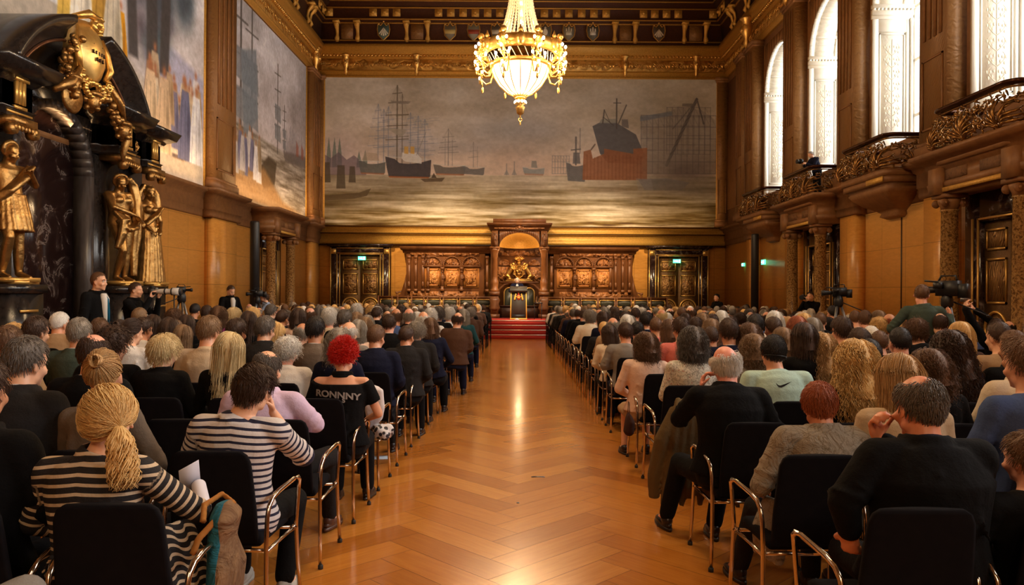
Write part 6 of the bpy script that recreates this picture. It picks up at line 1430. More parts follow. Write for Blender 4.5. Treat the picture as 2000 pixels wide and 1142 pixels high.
statue('hero', CY + 1.66, -8.02, 'gilded statue of a bare-chested bearded figure, right of the dark arch')
statue('maiden', CY + 3.24, -8.22, 'gilded statue of a hooded figure in long robes, nearest the wooden wall')
# ================================================================ loudspeaker columns, chandelier
for (x, y, z0, z1, w_, lab) in ((U(497, 21.6), 21.6, 0, 1.65 + 137 / (FPX / 21.6), .13, 'tall slim black column loudspeaker by the left pier'), (U(1474, 26.0), 26.0, 0, 1.65 + 118 / (FPX / 26), .13, 'tall slim black column loudspeaker on the right side, between two exit signs')):
    r = thing('column_loudspeaker', lab, 'loudspeaker', (x, y, 0)); b = MB(); b.lathe([(w_, .02), (w_, z1 - .05), (w_ * .9, z1)], (0, 0, 0), 16); part('cabinet', b, BLACKM, r, True); b = MB(); b.box(-.25, .25, -.25, .25, 0, .03); part('base', b, BLACKM, r)
def chandelier(y, name_label, full=True):
    r = thing('chandelier', name_label, 'chandelier', (0, y, 0)); D0 = 20.4; Z = lambda py: EYE + (VY - py) * D0 / FPX; S = D0 / FPX
    bowl = MB(); prof = [(8, 188), (24, 182), (40, 168), (50, 152), (55, 138), (56, 132)]; bowl.lathe([(a * S, Z(b)) for a, b in prof], n=32); part('glass_bowl', bowl, BOWL, r, True)
    rib = MB()
    for k in range(16):
        a = k * PI / 8; rib.tube([((q_ + 1.2) * S * math.cos(a), (q_ + 1.2) * S * math.sin(a), Z(b)) for q_, b in prof], .014, 5)
    rib.lathe([(57 * S, Z(134)), (60 * S, Z(131)), (60 * S, Z(127)), (57 * S, Z(125))], n=32); rib.lathe([(11 * S, Z(192)), (14 * S, Z(190)), (12 * S, Z(186))], n=16); part('bowl_ribs', rib, GILT, r, True)
    hoop = MB(); hoop.lathe([(66 * S, Z(110)), (74 * S, Z(108)), (74 * S, Z(88)), (66 * S, Z(84)), (62 * S, Z(88)), (62 * S, Z(106))] + [(66 * S, Z(110))], n=36)
    for k in range(12):
        a = k * PI / 6; c = Vector((74 * S * math.cos(a), 74 * S * math.sin(a), Z(98))); hoop.ell(c, (.12, .12, .18)); hoop.ell(c + Vector((0, 0, .22)), .06); hoop.tube([c + Vector((0, 0, .2)), c + Vector((0, 0, .36))], [.05, .01], 6)
        for dz in (-.1, .1): hoop.ell(c * 1.0 + Vector((0, 0, dz)), .08)
    part('crown_hoop', hoop, GILT, r, True)
    bulbs = []
    for k in range(8):
        a = k * PI / 4 + .39; ca, sa = math.cos(a), math.sin(a); arm = MB(); F = lambda q_, py, da=0: Vector((q_ * S * math.cos(a + da), q_ * S * math.sin(a + da), Z(py)))
        arm.tube([F(60, 125), F(70, 136), F(80, 128), F(82, 110), F(82, 90), F(82, 76)], [.02, .03, .03, .035, .05, .012], 8); arm.ell(F(82, 82), .09, 8, 6); arm.ell(F(82, 96), .07, 8, 6); arm.tube([F(56, 128), F(64, 155), F(74, 158), F(82, 148), F(82, 168)], [.02, .022, .03, .02, .012], 7); arm.ell(F(82, 168), (.04, .04, .09), 8, 6)
        tips = []
        for (q_, py, da) in ((90, 102, .10), (90, 102, -.10), (93, 117, .0), (90, 130, .14), (90, 130, -.14), (88, 146, 0), (76, 120, .12), (70, 100, .18)):
            tp = F(q_, py, da); arm.tube([F(82, py + 6), tp + Vector((0, 0, -.12)), tp + Vector((0, 0, -.03))], [.015, .02, .028], 6); tips.append(tp + Vector((0, 0, .03)))
        for _ in range(10): arm.ell(F(82 + rnd.uniform(-7, 7), 120 + rnd.uniform(-22, 25), rnd.uniform(-.12, .12)), rnd.uniform(.025, .05), 6, 5)
        o = part('branch', arm, GILT, r, True); bulbs += [(t, o) for t in tips]
    if full:
        bme = MB(); bme.ell((0, 0, 0), (.035, .035, .048), 8, 6); bme = bme.mesh('bulb', True); bme.materials.append(BULB)
        for t, o in bulbs: c = D.objects.new('bulb', bme); COL.objects.link(c); c.parent = o; c.location = t
        for py, q_ in ((15, 23), (38, 27), (53, 29), (66, 38), (78, 47)):
            for a in (.25, PI - .25, PI * 1.5, PI * .5): c = D.objects.new('bulb', bme); COL.objects.link(c); c.parent = r; c.location = (q_ * S * math.cos(a), q_ * S * math.sin(a), Z(py))
        sb = MB()
        for k in range(10): a = k * PI / 5; sb.ell((10 * S * math.cos(a), 10 * S * math.sin(a), Z(200)), (.035, .035, .05), 8, 6)
        part('lower_bulb_ring', sb, BULB, r, True)
    st = MB()
    for k in range(26):
        a = k * 2 * PI / 26 + .05
        for i in range(1):
            pts = [(q_ * S * math.cos(a), q_ * S * math.sin(a), Z(py)) for q_, py in ((60, 88), (42, 70), (31, 45), (25, 20), (20, -10), (16, -40))]; st.tube(pts, .022, 5)
            for j in range(22):
                t = j / 22 * 5; i0 = int(t); f = t - i0; p = Vector(pts[i0]) * (1 - f) + Vector(pts[min(5, i0 + 1)]) * f; st.ell(p, .034, 6, 4)
    for k in range(30):
        a = k * 2 * PI / 30; st.tube([(64 * S * math.cos(a), 64 * S * math.sin(a), Z(108)), (60 * S * math.cos(a + .1), 60 * S * math.sin(a + .1), Z(120)), (57 * S * math.cos(a + .2), 57 * S * math.sin(a + .2), Z(131))], .012, 5)
    part('crystal_strands', st, CRYSTAL, r, True)
    fin = MB(); fin.lathe([(4 * S, Z(224)), (7 * S, Z(221)), (8 * S, Z(214)), (10 * S, Z(210)), (6 * S, Z(206)), (12 * S, Z(203)), (8 * S, Z(192))], n=16); fin.tube([(0, 0, Z(222)), (0, 0, Z(231))], .02, 6); disc_ring(fin, (0, 0, Z(234)), .045, .012); fin.ell((0, 0, Z(241)), (.02, .02, .06)); part('finial', fin, GILT, r, True)
    ch = MB(); ch.tube([(0, 0, Z(-40)), (0, 0, ZC)], .03, 6); ch.lathe([(.1, Z(-46)), (.3, Z(-42)), (.22, Z(-36)), (.05, Z(-30))], n=16); part('chain', ch, GILT, r)
    return r
chandelier(CHY[0], 'large lit crystal and gilt chandelier hanging over the aisle')
for y in CHY:
    for k in range(6): a = k * PI / 3; point('chandelier_light', (1.35 * math.cos(a), y + 1.35 * math.sin(a), 7.7), 105, WARM, .12)
    point('chandelier_light', (0, y, 6.6), 160, WARM, .3)
# ================================================================ chairs
VELVET = simple('black_velvet', (.0045, .004, .006), (.007, .006, .008), 30, .95, Specular_IOR_Level=.15)
CHROME = simple('floor_tinted_chrome', (.66, .54, .43), None, rough=.16, metal=1)  # warm tint puts the orange floor's reflection into the metal colour
RUBBER = simple('black_rubber', (.02, .02, .02), None, rough=.6)
CH = {}
def chair_meshes():
    b = MB(); out = []
    for z, hw in ((.44, .205), (.60, .205), (.78, .195), (.84, .19), (.875, .175), (.892, .15)):
        t = (z - .44) / .45; y = -.185 - .075 * t; out.append((z, hw, y))
    R = []
    for z, hw, y in out:
        n = 10; R.append([(hw * math.sin(a * PI / 2), y + .012 + .012 * math.cos(a * PI), z) for a in np.linspace(-1, 1, n)] + [(hw * math.sin(a * PI / 2), y - .022 - .006 * math.cos(a * PI / 2), z) for a in np.linspace(1, -1, n)])
    b.rings(np.array(R)); CH['backrest'] = (b.mesh('backrest', True), VELVET)
    s = MB(); R = []
    for z, o in ((.415, .02), (.425, 0), (.455, 0), (.47, .015), (.474, .05)):
        R.append([((.215 - o) * (1 if abs(math.cos(a)) > .7 else abs(math.cos(a)) / .7) * np.sign(math.cos(a)), .01 + (.205 - o) * (1 if abs(math.sin(a)) > .7 else abs(math.sin(a)) / .7) * np.sign(math.sin(a)), z) for a in np.linspace(0, 2 * PI, 33)[:-1]])
    s.rings(np.array(R)); CH['seat'] = (s.mesh('seat', True), VELVET)
    for sx, k in ((1, 'side_frame'), (-1, 'side_frame.')):
        f = MB(); P_ = [(.262, -.235, 0), (.254, -.222, .2), (.250, -.212, .42), (.250, -.20, .56), (.253, -.185, .61), (.257, -.15, .645), (.262, -.08, .66), (.268, .14, .668), (.270, .20, .665), (.270, .225, .645), (.268, .222, .60), (.263, .205, .47), (.262, .20, .41), (.266, .222, .2), (.272, .25, 0)]
        f.tube([(sx * x, y, z) for x, y, z in P_], [.0115] * 5 + [.013] * 5 + [.0115] * 5, 8)
        f.tube([(sx * .25, -.212, .40), (sx * .245, 0, .395), (sx * .262, .20, .40)], .010, 6); f.ell((sx * .255, .17, .405), .016, 8, 5)
        f.tube([(sx * .24, -.20, .405), (0, -.19, .40)], .010, 6); f.tube([(sx * .24, .17, .405), (0, .17, .40)], .010, 6)
        CH[k] = (f.mesh('side_frame', True), CHROME)
        g = MB(); g.lathe([(.016, -.002), (.016, .022), (.012, .026)], (sx * .262, -.235, 0), 8); g.lathe([(.016, -.002), (.016, .022), (.012, .026)], (sx * .272, .25, 0), 8); CH['feet' + k] = (g.mesh('rubber_foot', True), RUBBER)
chair_meshes()
ORD = ['first', 'second', 'third', 'fourth', 'fifth', 'sixth', 'seventh', 'eighth', 'ninth', 'tenth', 'eleventh', 'twelfth', 'thirteenth', 'fourteenth', 'fifteenth', 'sixteenth', 'seventeenth', 'eighteenth', 'nineteenth', 'twentieth', 'twenty-first', 'twenty-second', 'twenty-third', 'twenty-fourth', 'twenty-fifth', 'twenty-sixth', 'twenty-seventh']
def where(k, n, side): return '%s row, %s seat %s of aisle' % (ORD[k], ORD[n], side)
def chair(k, n, side, x, y, rz=0):
    r = thing('chair', 'black padded chair, ' + where(k, n, side), 'chair', (x, y, 0), rz, 'black padded chairs in rows')
    for key in ('backrest', 'seat', 'side_frame', 'side_frame.'):
        me, mt = CH[key]; o = link(me.name, me, mt, r)
        if key.startswith('side') and k < 9: link('rubber_foot', CH['feet' + key][0], RUBBER, o)
    return r
def rowy(k): return 2.74 + .9 * k
def seatx(k, n, side): return (1 if side == 'right' else -1) * (1.46 - .010 * k + .58 * n + (0 if side == 'left' else -.03))
# ================================================================ palette
HCOL = dict(black=(42, 34, 32), dark=(78, 54, 40), brown=(118, 84, 58), light=(152, 118, 84), grey=(168, 158, 146), dgrey=(112, 102, 94), white=(252, 248, 242), blonde=(244, 200, 130), dblonde=(208, 164, 108), ginger=(176, 92, 50), red=(225, 32, 14), pale=(240, 214, 160))
TCOL = dict(black=(11, 10, 12), navy=(20, 23, 46), charcoal=(37, 35, 36), gbrown=(112, 98, 86), brown=(82, 56, 42), beige=(206, 182, 152), white=(232, 226, 222), lilac=(222, 196, 226), pink=(232, 198, 178), salmon=(214, 118, 108), mint=(186, 214, 202), teal=(32, 72, 78), green=(168, 196, 124), grey=(136, 130, 124), blue=(74, 92, 138), dgreen=(70, 84, 76), tan=(170, 138, 104), purple=(130, 50, 96), cream=(226, 208, 184))
HN = dict(black='black', dark='dark brown', brown='brown', light='light brown', grey='grey', dgrey='dark grey', white='white', blonde='blonde', dblonde='dark blonde', ginger='ginger', red='bright red', pale='pale blonde')
TN = dict(gbrown='grey-brown', dgreen='grey-green')
SN = dict(short='short %s hair', side='side-swept %s hair', crop='cropped %s hair', bald='balding head, %s fringe', bald2='thinning %s hair', bob='%s bobbed hair', long='long straight %s hair', curly='curly %s hair', bigcurl='long curly %s hair', shortcurly='short curly %s hair', pixie='short feathered %s hair', spiky='spiky %s hair', pony='%s ponytail', bun='%s hair bun', messy='messy %s ponytail')
SKC = [srgb(*c) for c in ((238, 184, 150), (232, 172, 138), (222, 158, 122), (240, 176, 150), (206, 146, 110))]
_hc = {}
def hair_mesh(style, v=0, dens=1.0):
    k = (style, v, dens)
    if k not in _hc: _hc[k] = hair(style, 3 + v * 7, dens)
    return _hc[k]
# ================================================================ generic seated bodies, shared by the crowd
VAR = []
def add_var(sex, **kw):
    f = Fig(sex, **kw); d = dict(f=f, sex=sex, body=f.body(.014), trousers=f.trousers(voxel=.017), shoes=f.shoes(), collar=f.collar())
    for t, sl, th in (('jacket', 'long', .024), ('shirt', 'long', .013), ('tee', 'short', .013)): d[t] = f.top(sl, th, collar=t, voxel=.015)
    VAR.append(d)
add_var('m', lean=-.02, head=(0, .06, 0)); add_var('m', lean=.10, head=(-.35, .10, .06), girth=1.1); add_var('m', lean=0, head=(.30, .05, -.05), arms={1: ((.26, .0, .78), (.02, .20, .80)), -1: ((-.26, 0, .78), (-.02, .22, .78))})
add_var('m', lean=.02, side=.07, head=(-.12, .22, .08), girth=1.15); add_var('f', lean=0, head=(.05, .05, 0)); add_var('f', lean=.06, head=(-.40, .12, .08)); add_var('f', lean=.0, side=-.06, head=(.25, .06, -.10))
LONGH = ('bob', 'long', 'curly', 'bigcurl', 'pony', 'bun', 'messy')
def person_generic(loc, zt, style, hc, top, tc, label, v=None, group='seated audience', shirt='white', trc=None, skin=None):
    fem = style in LONGH or style == 'pixie'; vi = v if v is not None else (rnd.choice((4, 5, 6)) if fem else rnd.choice((0, 0, 1, 2, 3))); d = VAR[vi]
    r = link('person', d['body'], SKIN, None, loc, skin or rnd.choice(SKC)); sz = zt / 1.337; r.scale = (min(1.06, max(.95, sz ** .5 * (.97 if style in LONGH else 1.0))),) * 2 + (sz,)
    tag(r, label, 'person', group)
    link({'jacket': 'jacket', 'shirt': 'shirt', 'tee': 't_shirt'}[top], d[top], CLOTH, r, color=srgb(*TCOL[tc]))
    link('trousers', d['trousers'], CLOTH, r, color=srgb(*TCOL[trc or rnd.choice(('black', 'charcoal', 'navy'))])); [link('shoe', q_, SHOE, r) for q_ in d['shoes']]
    if top == 'jacket' and style not in LONGH: link('collar', d['collar'], CLOTH, r, color=srgb(*TCOL[shirt]))
    h = link('hair', hair_mesh(style, rnd.randrange(2)), HAIRM, r, color=srgb(*HCOL[hc])); h.matrix_local = d['f'].HM
    return r
taken = set(); PEOPLE = []
def seat_of(px, k, side):
    x = (px - VX) / FPX * (rowy(k) + .24); best = min(range(14), key=lambda n: abs(seatx(k, n, side) - x) + (9 if (k, n, side) in taken else 0)); return x, best
def zt_of(px, py, k): return EYE - (py - ROLL * (px - VX) - VY) * (rowy(k) + .24) / FPX
# px, top y, row, style, hair, top, colour
SEATED = '''220 681 1 bun dblonde shirt gbrown 6
-30 690 0 short dark jacket black 0
35 652 1 short dgrey jacket charcoal 1
20 633 3 short brown jacket tan 0
62 614 4 short dark jacket black 1
110 606 6 crop white jacket tan 1
187 647 2 bald2 dark jacket black 0
158 618 4 short grey jacket dgreen 0
197 619 6 short brown jacket black 0
213 636 3 shortcurly dark shirt black 1
236 624 7 bun dark shirt black 4
256 621 5 pony dark shirt white 5
268 598 8 crop light shirt brown 1
275 617 6 short dark shirt white 1
317 652 3 pixie pale jacket black 5
332 620 6 bob dark shirt black 4
300 614 8 bob dark shirt brown 4
358 633 6 long light shirt grey 4
366 614 8 long dark shirt black 4
341 603 9 shortcurly brown shirt black 0
375 591 12 crop black shirt black 3
403 613 4 short light shirt beige 1
405 595 11 short dark shirt black 0
428 600 9 curly brown shirt purple 4
450 647 3 long pale shirt black 4
458 619 5 short dark jacket black 1
455 600 10 pixie pale shirt tan 5
487 607 8 long dark shirt black 4
493 599 10 bob blonde shirt white 5
514 614 5 short dgrey jacket charcoal 1
536 628 6 bob blonde shirt tan 5
527 592 11 short dgrey jacket black 1
549 603 9 crop dark jacket navy 1
582 628 6 bald grey jacket black 3
583 601 9 bob dark shirt pink 4
607 599 11 bald brown shirt brown 0
617 616 5 short black jacket gbrown 0
624 598 12 bob dgrey shirt black 4
644 601 9 shortcurly white shirt beige 0
671 602 8 short dgrey shirt black 1
664 644 4 curly grey jacket navy 4
680 625 6 bald white shirt grey 1
701 624 7 bob grey shirt pink 4
697 609 9 bob light shirt tan 4
697 593 13 shortcurly white shirt pink 0
715 619 8 bob light shirt brown 4
733 631 5 crop brown jacket navy 1
735 598 12 short dark jacket black 1
761 612 8 short dark jacket black 0
774 600 10 bald brown shirt blue 2
784 593 13 short dark shirt blue 0
799 600 10 bald grey jacket black 2
793 633 6 crop dark jacket charcoal 1
813 627 7 shortcurly grey jacket charcoal 1
827 606 9 bald white shirt cream 2
847 620 8 bob brown jacket navy 6
841 602 11 shortcurly white shirt white 0
857 599 12 shortcurly dgrey jacket black 0
888 608 10 bald dark jacket brown 3
878 600 13 shortcurly white shirt white 0
906 603 12 bob grey shirt teal 4
919 600 15 shortcurly grey jacket brown 1
914 592 18 short dark jacket black 0
899 597 15 bald dgrey shirt green 0
1421 670 2 x
1607 735 1 x
1815 718 0 x
1519 651 3 x
1354 641 4 x
1672 668 2 x
1762 691 1 x
1257 651 5 x
1110 604 18 bald grey jacket black 2
1131 601 15 bald2 dark jacket black 1
1152 605 12 shortcurly grey jacket cream 2
1171 602 13 bald grey shirt pink 1
1183 607 11 bob dark jacket navy 6
1197 618 9 bald grey shirt tan 0
1196 633 8 long dark shirt cream 6
1202 598 14 crop dark jacket black 2
1222 628 7 short dark shirt grey 2
1225 614 10 bob white shirt beige 4
1245 627 8 short black jacket black 0
1241 600 13 short dark jacket brown 0
1262 607 9 short black jacket navy 0
1281 618 8 crop brown shirt salmon 0
1292 602 12 bald pale shirt white 2
1307 623 7 bob brown shirt grey 4
1331 598 13 crop brown shirt brown 0
1330 617 6 short dark shirt salmon 2
1347 598 14 bald brown shirt pink 0
1358 617 8 short dark shirt black 0
1372 611 9 bob light shirt tan 4
1388 635 6 crop dark shirt salmon 0
1389 622 7 bob light shirt brown 4
1394 611 9 short dark shirt black 1
1409 606 10 bob white shirt black 4
1423 619 5 short dark jacket navy 0
1464 634 5 curly brown shirt brown 4
1472 655 4 curly light shirt grey 4
1475 611 6 short black jacket black 0
1510 616 6 crop dark shirt salmon 2
1513 607 8 bob white shirt white 4
1529 639 5 bob light shirt pink 4
1557 617 6 bob ginger shirt pink 4
1571 630 4 bob dark shirt black 4
1570 611 8 bob blonde shirt brown 4
1587 620 7 bob grey shirt tan 4
1605 653 4 bigcurl dblonde shirt pink 4
1644 616 5 short dark shirt black 2
1678 638 4 short dark jacket black 0
1606 608 9 crop brown shirt black 1
1626 595 12 crop black shirt brown 2
1674 604 10 crop brown shirt pink 1
1696 658 3 crop black jacket black 0
1694 604 9 short brown shirt pink 1
1700 634 6 crop white shirt brown 0
1716 606 9 bob light shirt brown 4
1716 620 8 shortcurly blonde shirt brown 0
1736 610 8 bald ginger shirt pink 0
1724 643 5 crop brown shirt black 1
1756 636 4 crop black jacket black 0
1777 611 8 bald light shirt brown 0
1798 622 6 shortcurly brown shirt black 1
1842 608 7 bald2 dark jacket black 1
1866 648 3 bigcurl dark shirt navy 6
1827 685 2 curly brown shirt black 6
1876 628 5 bob blonde shirt brown 4
1950 625 4 crop dark shirt tan 2
1979 641 3 crop brown jacket black 2
1992 652 2 short brown jacket cream 2
2004 654 1 short brown shirt blue 2
2010 838 0 short brown shirt black 2'''
SPECIAL = {}
for ln in SEATED.split('\n'):
    a = ln.split(); px, py, k = float(a[0]), float(a[1]), int(a[2]); side = 'left' if px < VX else 'right'; x, n = seat_of(px, k, side); taken.add((k, n, side)); y = rowy(k) + .22; zt = zt_of(px, py, k)
    if a[3] == 'x': SPECIAL[int(px)] = (x, y, k, n, side, zt); continue
    PEOPLE.append(dict(x=x, y=y, k=k, n=n, side=side, zt=zt, style=a[3], hc=a[4], top=a[5], tc=a[6], v=int(a[7])))
for px, py, k in ((218, 757, 0), (507, 706, 1), (515, 680, 2), (664, 661, 3)):
    x, n = seat_of(px, k, 'left'); taken.add((k, n, 'left')); SPECIAL[px] = (x, rowy(k) + .22, k, n, 'left', zt_of(px, py, k))
EMPTY = {(2, 1, 'left'), (3, 1, 'left')}
STAND = [(-6.05, 11.0), (-6.2, 12.4), (-6.3, 14), (-6.9, 18), (-6.2, 18.2), (5.0, 9.5), (7.1, 13), (7.4, 20), (6.4, 10.2), (6.5, 25), (5.6, 9.6)]
STY = [('short', 5), ('crop', 4), ('bald', 3), ('bald2', 2), ('shortcurly', 3), ('bob', 4), ('long', 1), ('curly', 2), ('pixie', 1), ('side', 1)]
for k in range(0, 26):
    for side in ('left', 'right'):
        for n in range(12):
            if (k, n, side) in taken or (k, n, side) in EMPTY: continue
            x = seatx(k, n, side); y = rowy(k) + .22
            if abs(x) > .70 * (y + .1) - .1 or abs(x) > (5.6 if side == 'left' and y < 19 else 7.6): continue
            if min(math.hypot(x - a, y - b) for a, b in STAND) < .62: continue
            if k < 4 or k < 7 and any(abs(p['x'] - x) < .42 and p['k'] == k for p in PEOPLE): continue
            if k > 5 and rnd.random() < .05: continue
            st = rnd.choices([s for s, _ in STY], [w_ for _, w_ in STY])[0]; hc = rnd.choice(['dark', 'dark', 'brown', 'grey', 'grey', 'dgrey', 'light', 'white', 'black', 'dblonde', 'blonde'])
            top = rnd.choice(('jacket', 'jacket', 'shirt')); tc = rnd.choice(('black', 'black', 'navy', 'charcoal', 'charcoal', 'gbrown', 'brown', 'grey')) if top == 'jacket' else rnd.choice(('white', 'beige', 'black', 'pink', 'blue', 'grey', 'salmon', 'brown', 'black'))
            PEOPLE.append(dict(x=x + rnd.uniform(-.06, .06), y=y, k=k, n=n, side=side, zt=rnd.uniform(1.22, 1.34) - (.02 if k < 8 else 0), style=st, hc=hc, top=top, tc=tc, v=None, fill=1))
PEOPLE.sort(key=lambda p: p['k']); NIND = 300 - len(SPECIAL)
ind, far = PEOPLE[:NIND], PEOPLE[NIND:]
for p in ind:
    hn = SN[p['style']] % HN[p['hc']]; tn = TN.get(p['tc'], p['tc']) + ' ' + {'jacket': 'jacket', 'shirt': 'top', 'tee': 't-shirt'}[p['top']]
    person_generic((p['x'], p['y'], 0), p['zt'], p['style'], p['hc'], p['top'], p['tc'], 'person, %s, %s, %s' % (hn.replace(',', ' and'), tn, where(p['k'], p['n'], p['side'])), p['v'])
# chairs under everybody, in the seats' own places
seats = sorted(set((p['k'], p['n'], p['side']) for p in ind) | set((s[2], s[3], s[4]) for s in SPECIAL.values()) | EMPTY | {(2, 1, 'left'), (2, 1, 'right'), (1, 2, 'left')})
nch = 0
for (k, n, side) in seats:
    if nch >= 300: break
    chair(k, n, side, seatx(k, n, side), rowy(k) + .235, rnd.uniform(-.03, .03)); nch += 1
# the farthest rows, a crowd nobody can count
q = N('far_crowd_cloth'); q.set(q.n('ShaderNodeVertexColor', layer_name='dye').outputs[0], .8); FARM = q.m
def far_crowd():
    fb = {}
    for sex in 'mf':
        f = Fig(sex); a = f.body(.03); b = f.top('long', .022, voxel=.03); c = f.trousers(voxel=.035); fb[sex] = (f, [a, b, c])
    hm = {s: strands(160, .05 if s == 'm' else .2, 'full', 'short' if s == 'm' else 'long', vol=.015, m=4, r=.004) for s in 'mf'}; [cap(hm[s], 'full', .012) for s in 'mf']; hme = {s: hm[s].mesh('h') for s in 'mf'}
    mb = MB(); cols = []
    def geo(me):
        v = np.zeros(len(me.vertices) * 3, np.float32); me.vertices.foreach_get('co', v); return v.reshape(-1, 3).astype(float), [tuple(p.vertices) for p in me.polygons]
    G = {s: [geo(m) for m in fb[s][1]] for s in 'mf'}; Hh = {}
    for s in 'mf': v, f_ = geo(hme[s]); M = np.array(fb[s][0].HM); Hh[s] = (v @ M[:3, :3].T + M[:3, 3], f_)
    cb = MB(); cg = [geo(CH[k_][0]) for k_ in ('backrest', 'seat', 'side_frame', 'side_frame.')]
    for p in far:
        s = 'f' if p['style'] in LONGH else 'm'; sz = p['zt'] / 1.337; off = np.array((p['x'], p['y'], 0)); sc3 = np.array((1, 1, sz)); cs = [rnd.choice(SKC), srgb(*TCOL[p['tc']]), srgb(*TCOL['charcoal']), srgb(*HCOL[p['hc']])]
        for (v, f_), c in zip(G[s] + [Hh[s]], cs): mb.add(v * sc3 + off, f_); cols.append(np.tile((*c, 1), (len(v), 1)))
        for v, f_ in cg[:2]: cb.add(v + np.array((seatx(p['k'], p['n'], p['side']), p['y'] + .015, 0)), f_)
        for v, f_ in cg[2:]: cb.add(v + np.array((seatx(p['k'], p['n'], p['side']), p['y'] + .015, 0)), f_)
    me = mb.mesh('seated_crowd', True); at = me.color_attributes.new('dye', 'FLOAT_COLOR', 'POINT'); at.data.foreach_set('color', np.concatenate(cols).astype(np.float32).ravel())
    o = link('seated_crowd', me, FARM); tag(o, 'dense seated crowd in the farthest rows before the red steps', 'crowd', kind='stuff')
    o = link('chair_rows', cb.mesh('chair_rows'), VELVET); tag(o, 'rows of dark chairs under the crowd in the farthest rows', 'chairs', kind='stuff')
if far: far_crowd()
# ================================================================ people one can single out
def build(label, loc, f, zt, style, hc, tops, rz=0, voxel=.010, dens=1.6, trc='black', shoes=True, skin=None, eyes=False, collar=None, group=None, cap_=None, seed=0, shoec=None, skirt=False):
    """tops: list of (name, mesh, material, colour)"""
    base = 1.337 + f.pz; k = zt / base
    r = link('person', f.body(voxel), SKIN, None, loc, skin or SKC[0]); r.rotation_euler.z = rz; r.scale = (k ** .6, k ** .6, k); tag(r, label, 'person', group)
    for nm, me, mt, c in tops: link(nm, me, mt, r, color=c)
    link('trousers' if not skirt else 'skirt', f.trousers(voxel=.013, skirt=skirt), CLOTH, r, color=srgb(*TCOL[trc]))
    [link('shoe', q_, shoec or SHOE, r) for q_ in f.shoes()]
    if collar: link('collar', f.collar(), CLOTH, r, color=srgb(*TCOL[collar]))
    h = link('hair', hair_mesh(style, seed, dens), HAIRM, r, color=srgb(*HCOL[hc])); h.matrix_local = f.HM
    if eyes:
        for s_ in (1, -1):
            e = MB(); e.ell((s_ * .031, .0815, .004), (.0135, .008, .008), 10, 8); o = part('eye', e, WHITEM, r, True); o.matrix_local = f.HM
            i_ = MB(); i_.ell((s_ * .031, .0885, .004), (.0055, .002, .0055), 8, 6); part('iris', i_, BLACKM, o, True)
            b = MB(); b.tube([(s_ * .014, .097, .022), (s_ * .03, .097, .027), (s_ * .048, .085, .022)], .004, 6); o = part('eyebrow', b, HAIRM, r, True); o.matrix_local = f.HM; o.color = (*srgb(*HCOL[hc]), 1)
    return r
def J(f, c, sleeve='long', thick=.024, mat=None, nm='jacket', voxel=.011, extra=None, **k):
    me = f.top(sleeve, thick, voxel=voxel, **k); return [(nm, me, mat or CLOTH, srgb(*TCOL[c]) if isinstance(c, str) else c)]
def sp(px): x, y, k, n, side, zt = SPECIAL[px]; return x, y, zt
# blonde in the striped cardigan, nearest left
x, y, zt = sp(218)
f = Fig('f', lean=.02, side=-.02, head=(.28, .16, -.10), sw=.178, girth=1.12, headoff=(.03, 0, 0), arms={1: ((.335, .13, .80), (.25, .36, .75)), -1: ((-.28, .02, .78), (-.10, .26, .66))}, hands={1: dict(curl=.9)})
STR_D = stripe_cloth('black_cream_stripes', srgb(28, 22, 24), srgb(205, 180, 150), .036, .36); me = along(f.top('long', .022, voxel=.009, hem=.46, down=.03), f)
A = build('person with messy blonde ponytail in black and cream striped cardigan', (x - .03, y, 0), f, zt, 'messy', 'blonde', [('cardigan', me, STR_D, None)], voxel=.008, dens=2.2)
m_ = MB()
for k in range(5): m_.tube([(.22 + .02 * k, -.10 + .05 * k, .78), (.27 + .02 * k, -.10 + .05 * k, .62), (.31 + .015 * k, -.11 + .05 * k, .42), (.30 + .02 * k, -.10 + .05 * k, .22)], [.025, .036, .04, .03], 8)
me = blob(m_, .010, 2); at = me.attributes.new('along', 'FLOAT', 'POINT'); v = np.zeros(len(me.vertices) * 3, np.float32); me.vertices.foreach_get('co', v); v = v.reshape(-1, 3); at.data.foreach_set('value', (v[:, 2] + v[:, 1] * .2 + .012 * np.sin(v[:, 1] * 60)).astype(np.float32)); link('cardigan_hem', me, STR_D, A)
def at_(px, py, d): return P(px, py, d)
pr = at_(393, 972, 3.22); b = MB()
b.tube([(0, -.10, -.02), (0, .10, .03)], .030, 18, caps=False); b.tube([(0, -.10, -.02), (0, .10, .03)], .024, 18, caps=False); b.prism([(-.02, .02), (-.10, -.02), (-.11, .10), (-.03, .14)], lambda u, v: (u + .03, .10, v), lambda u, v: (u + .03, .101, v + .002))
o = part('rolled_paper', b, simple('white_paper', (.70, .68, .78), None, rough=.7), None, True); o.location = pr; o.rotation_euler = (0, 0, .5); tag(o, 'rolled white paper held by the person in the striped cardigan', 'paper')
q = N('brown_teal_bag_cloth'); a = q.noise(q.coord(), 9, 4, .6, 1); g_ = q.n('ShaderNodeTexCoord'); s_x = q.n('ShaderNodeSeparateXYZ'); q.l(g_.outputs['Object'], s_x.inputs[0])
q.set(q.mix(q.math('LESS_THAN', q.math('ABSOLUTE', q.math('SUBTRACT', s_x.outputs[0], -.02)), .033), q.ramp(a, [(.3, (.10, .045, .02)), (.7, (.30, .17, .08))]), (.012, .13, .19)), .9); q.bump(a, 1, .05)
bag = thing('cloth_bag', 'brown and teal cloth bag with mustard scarf hanging on the nearest left chair', 'bag', (at_(427, 1090, 3.05).x + .02, 3.05, .44))
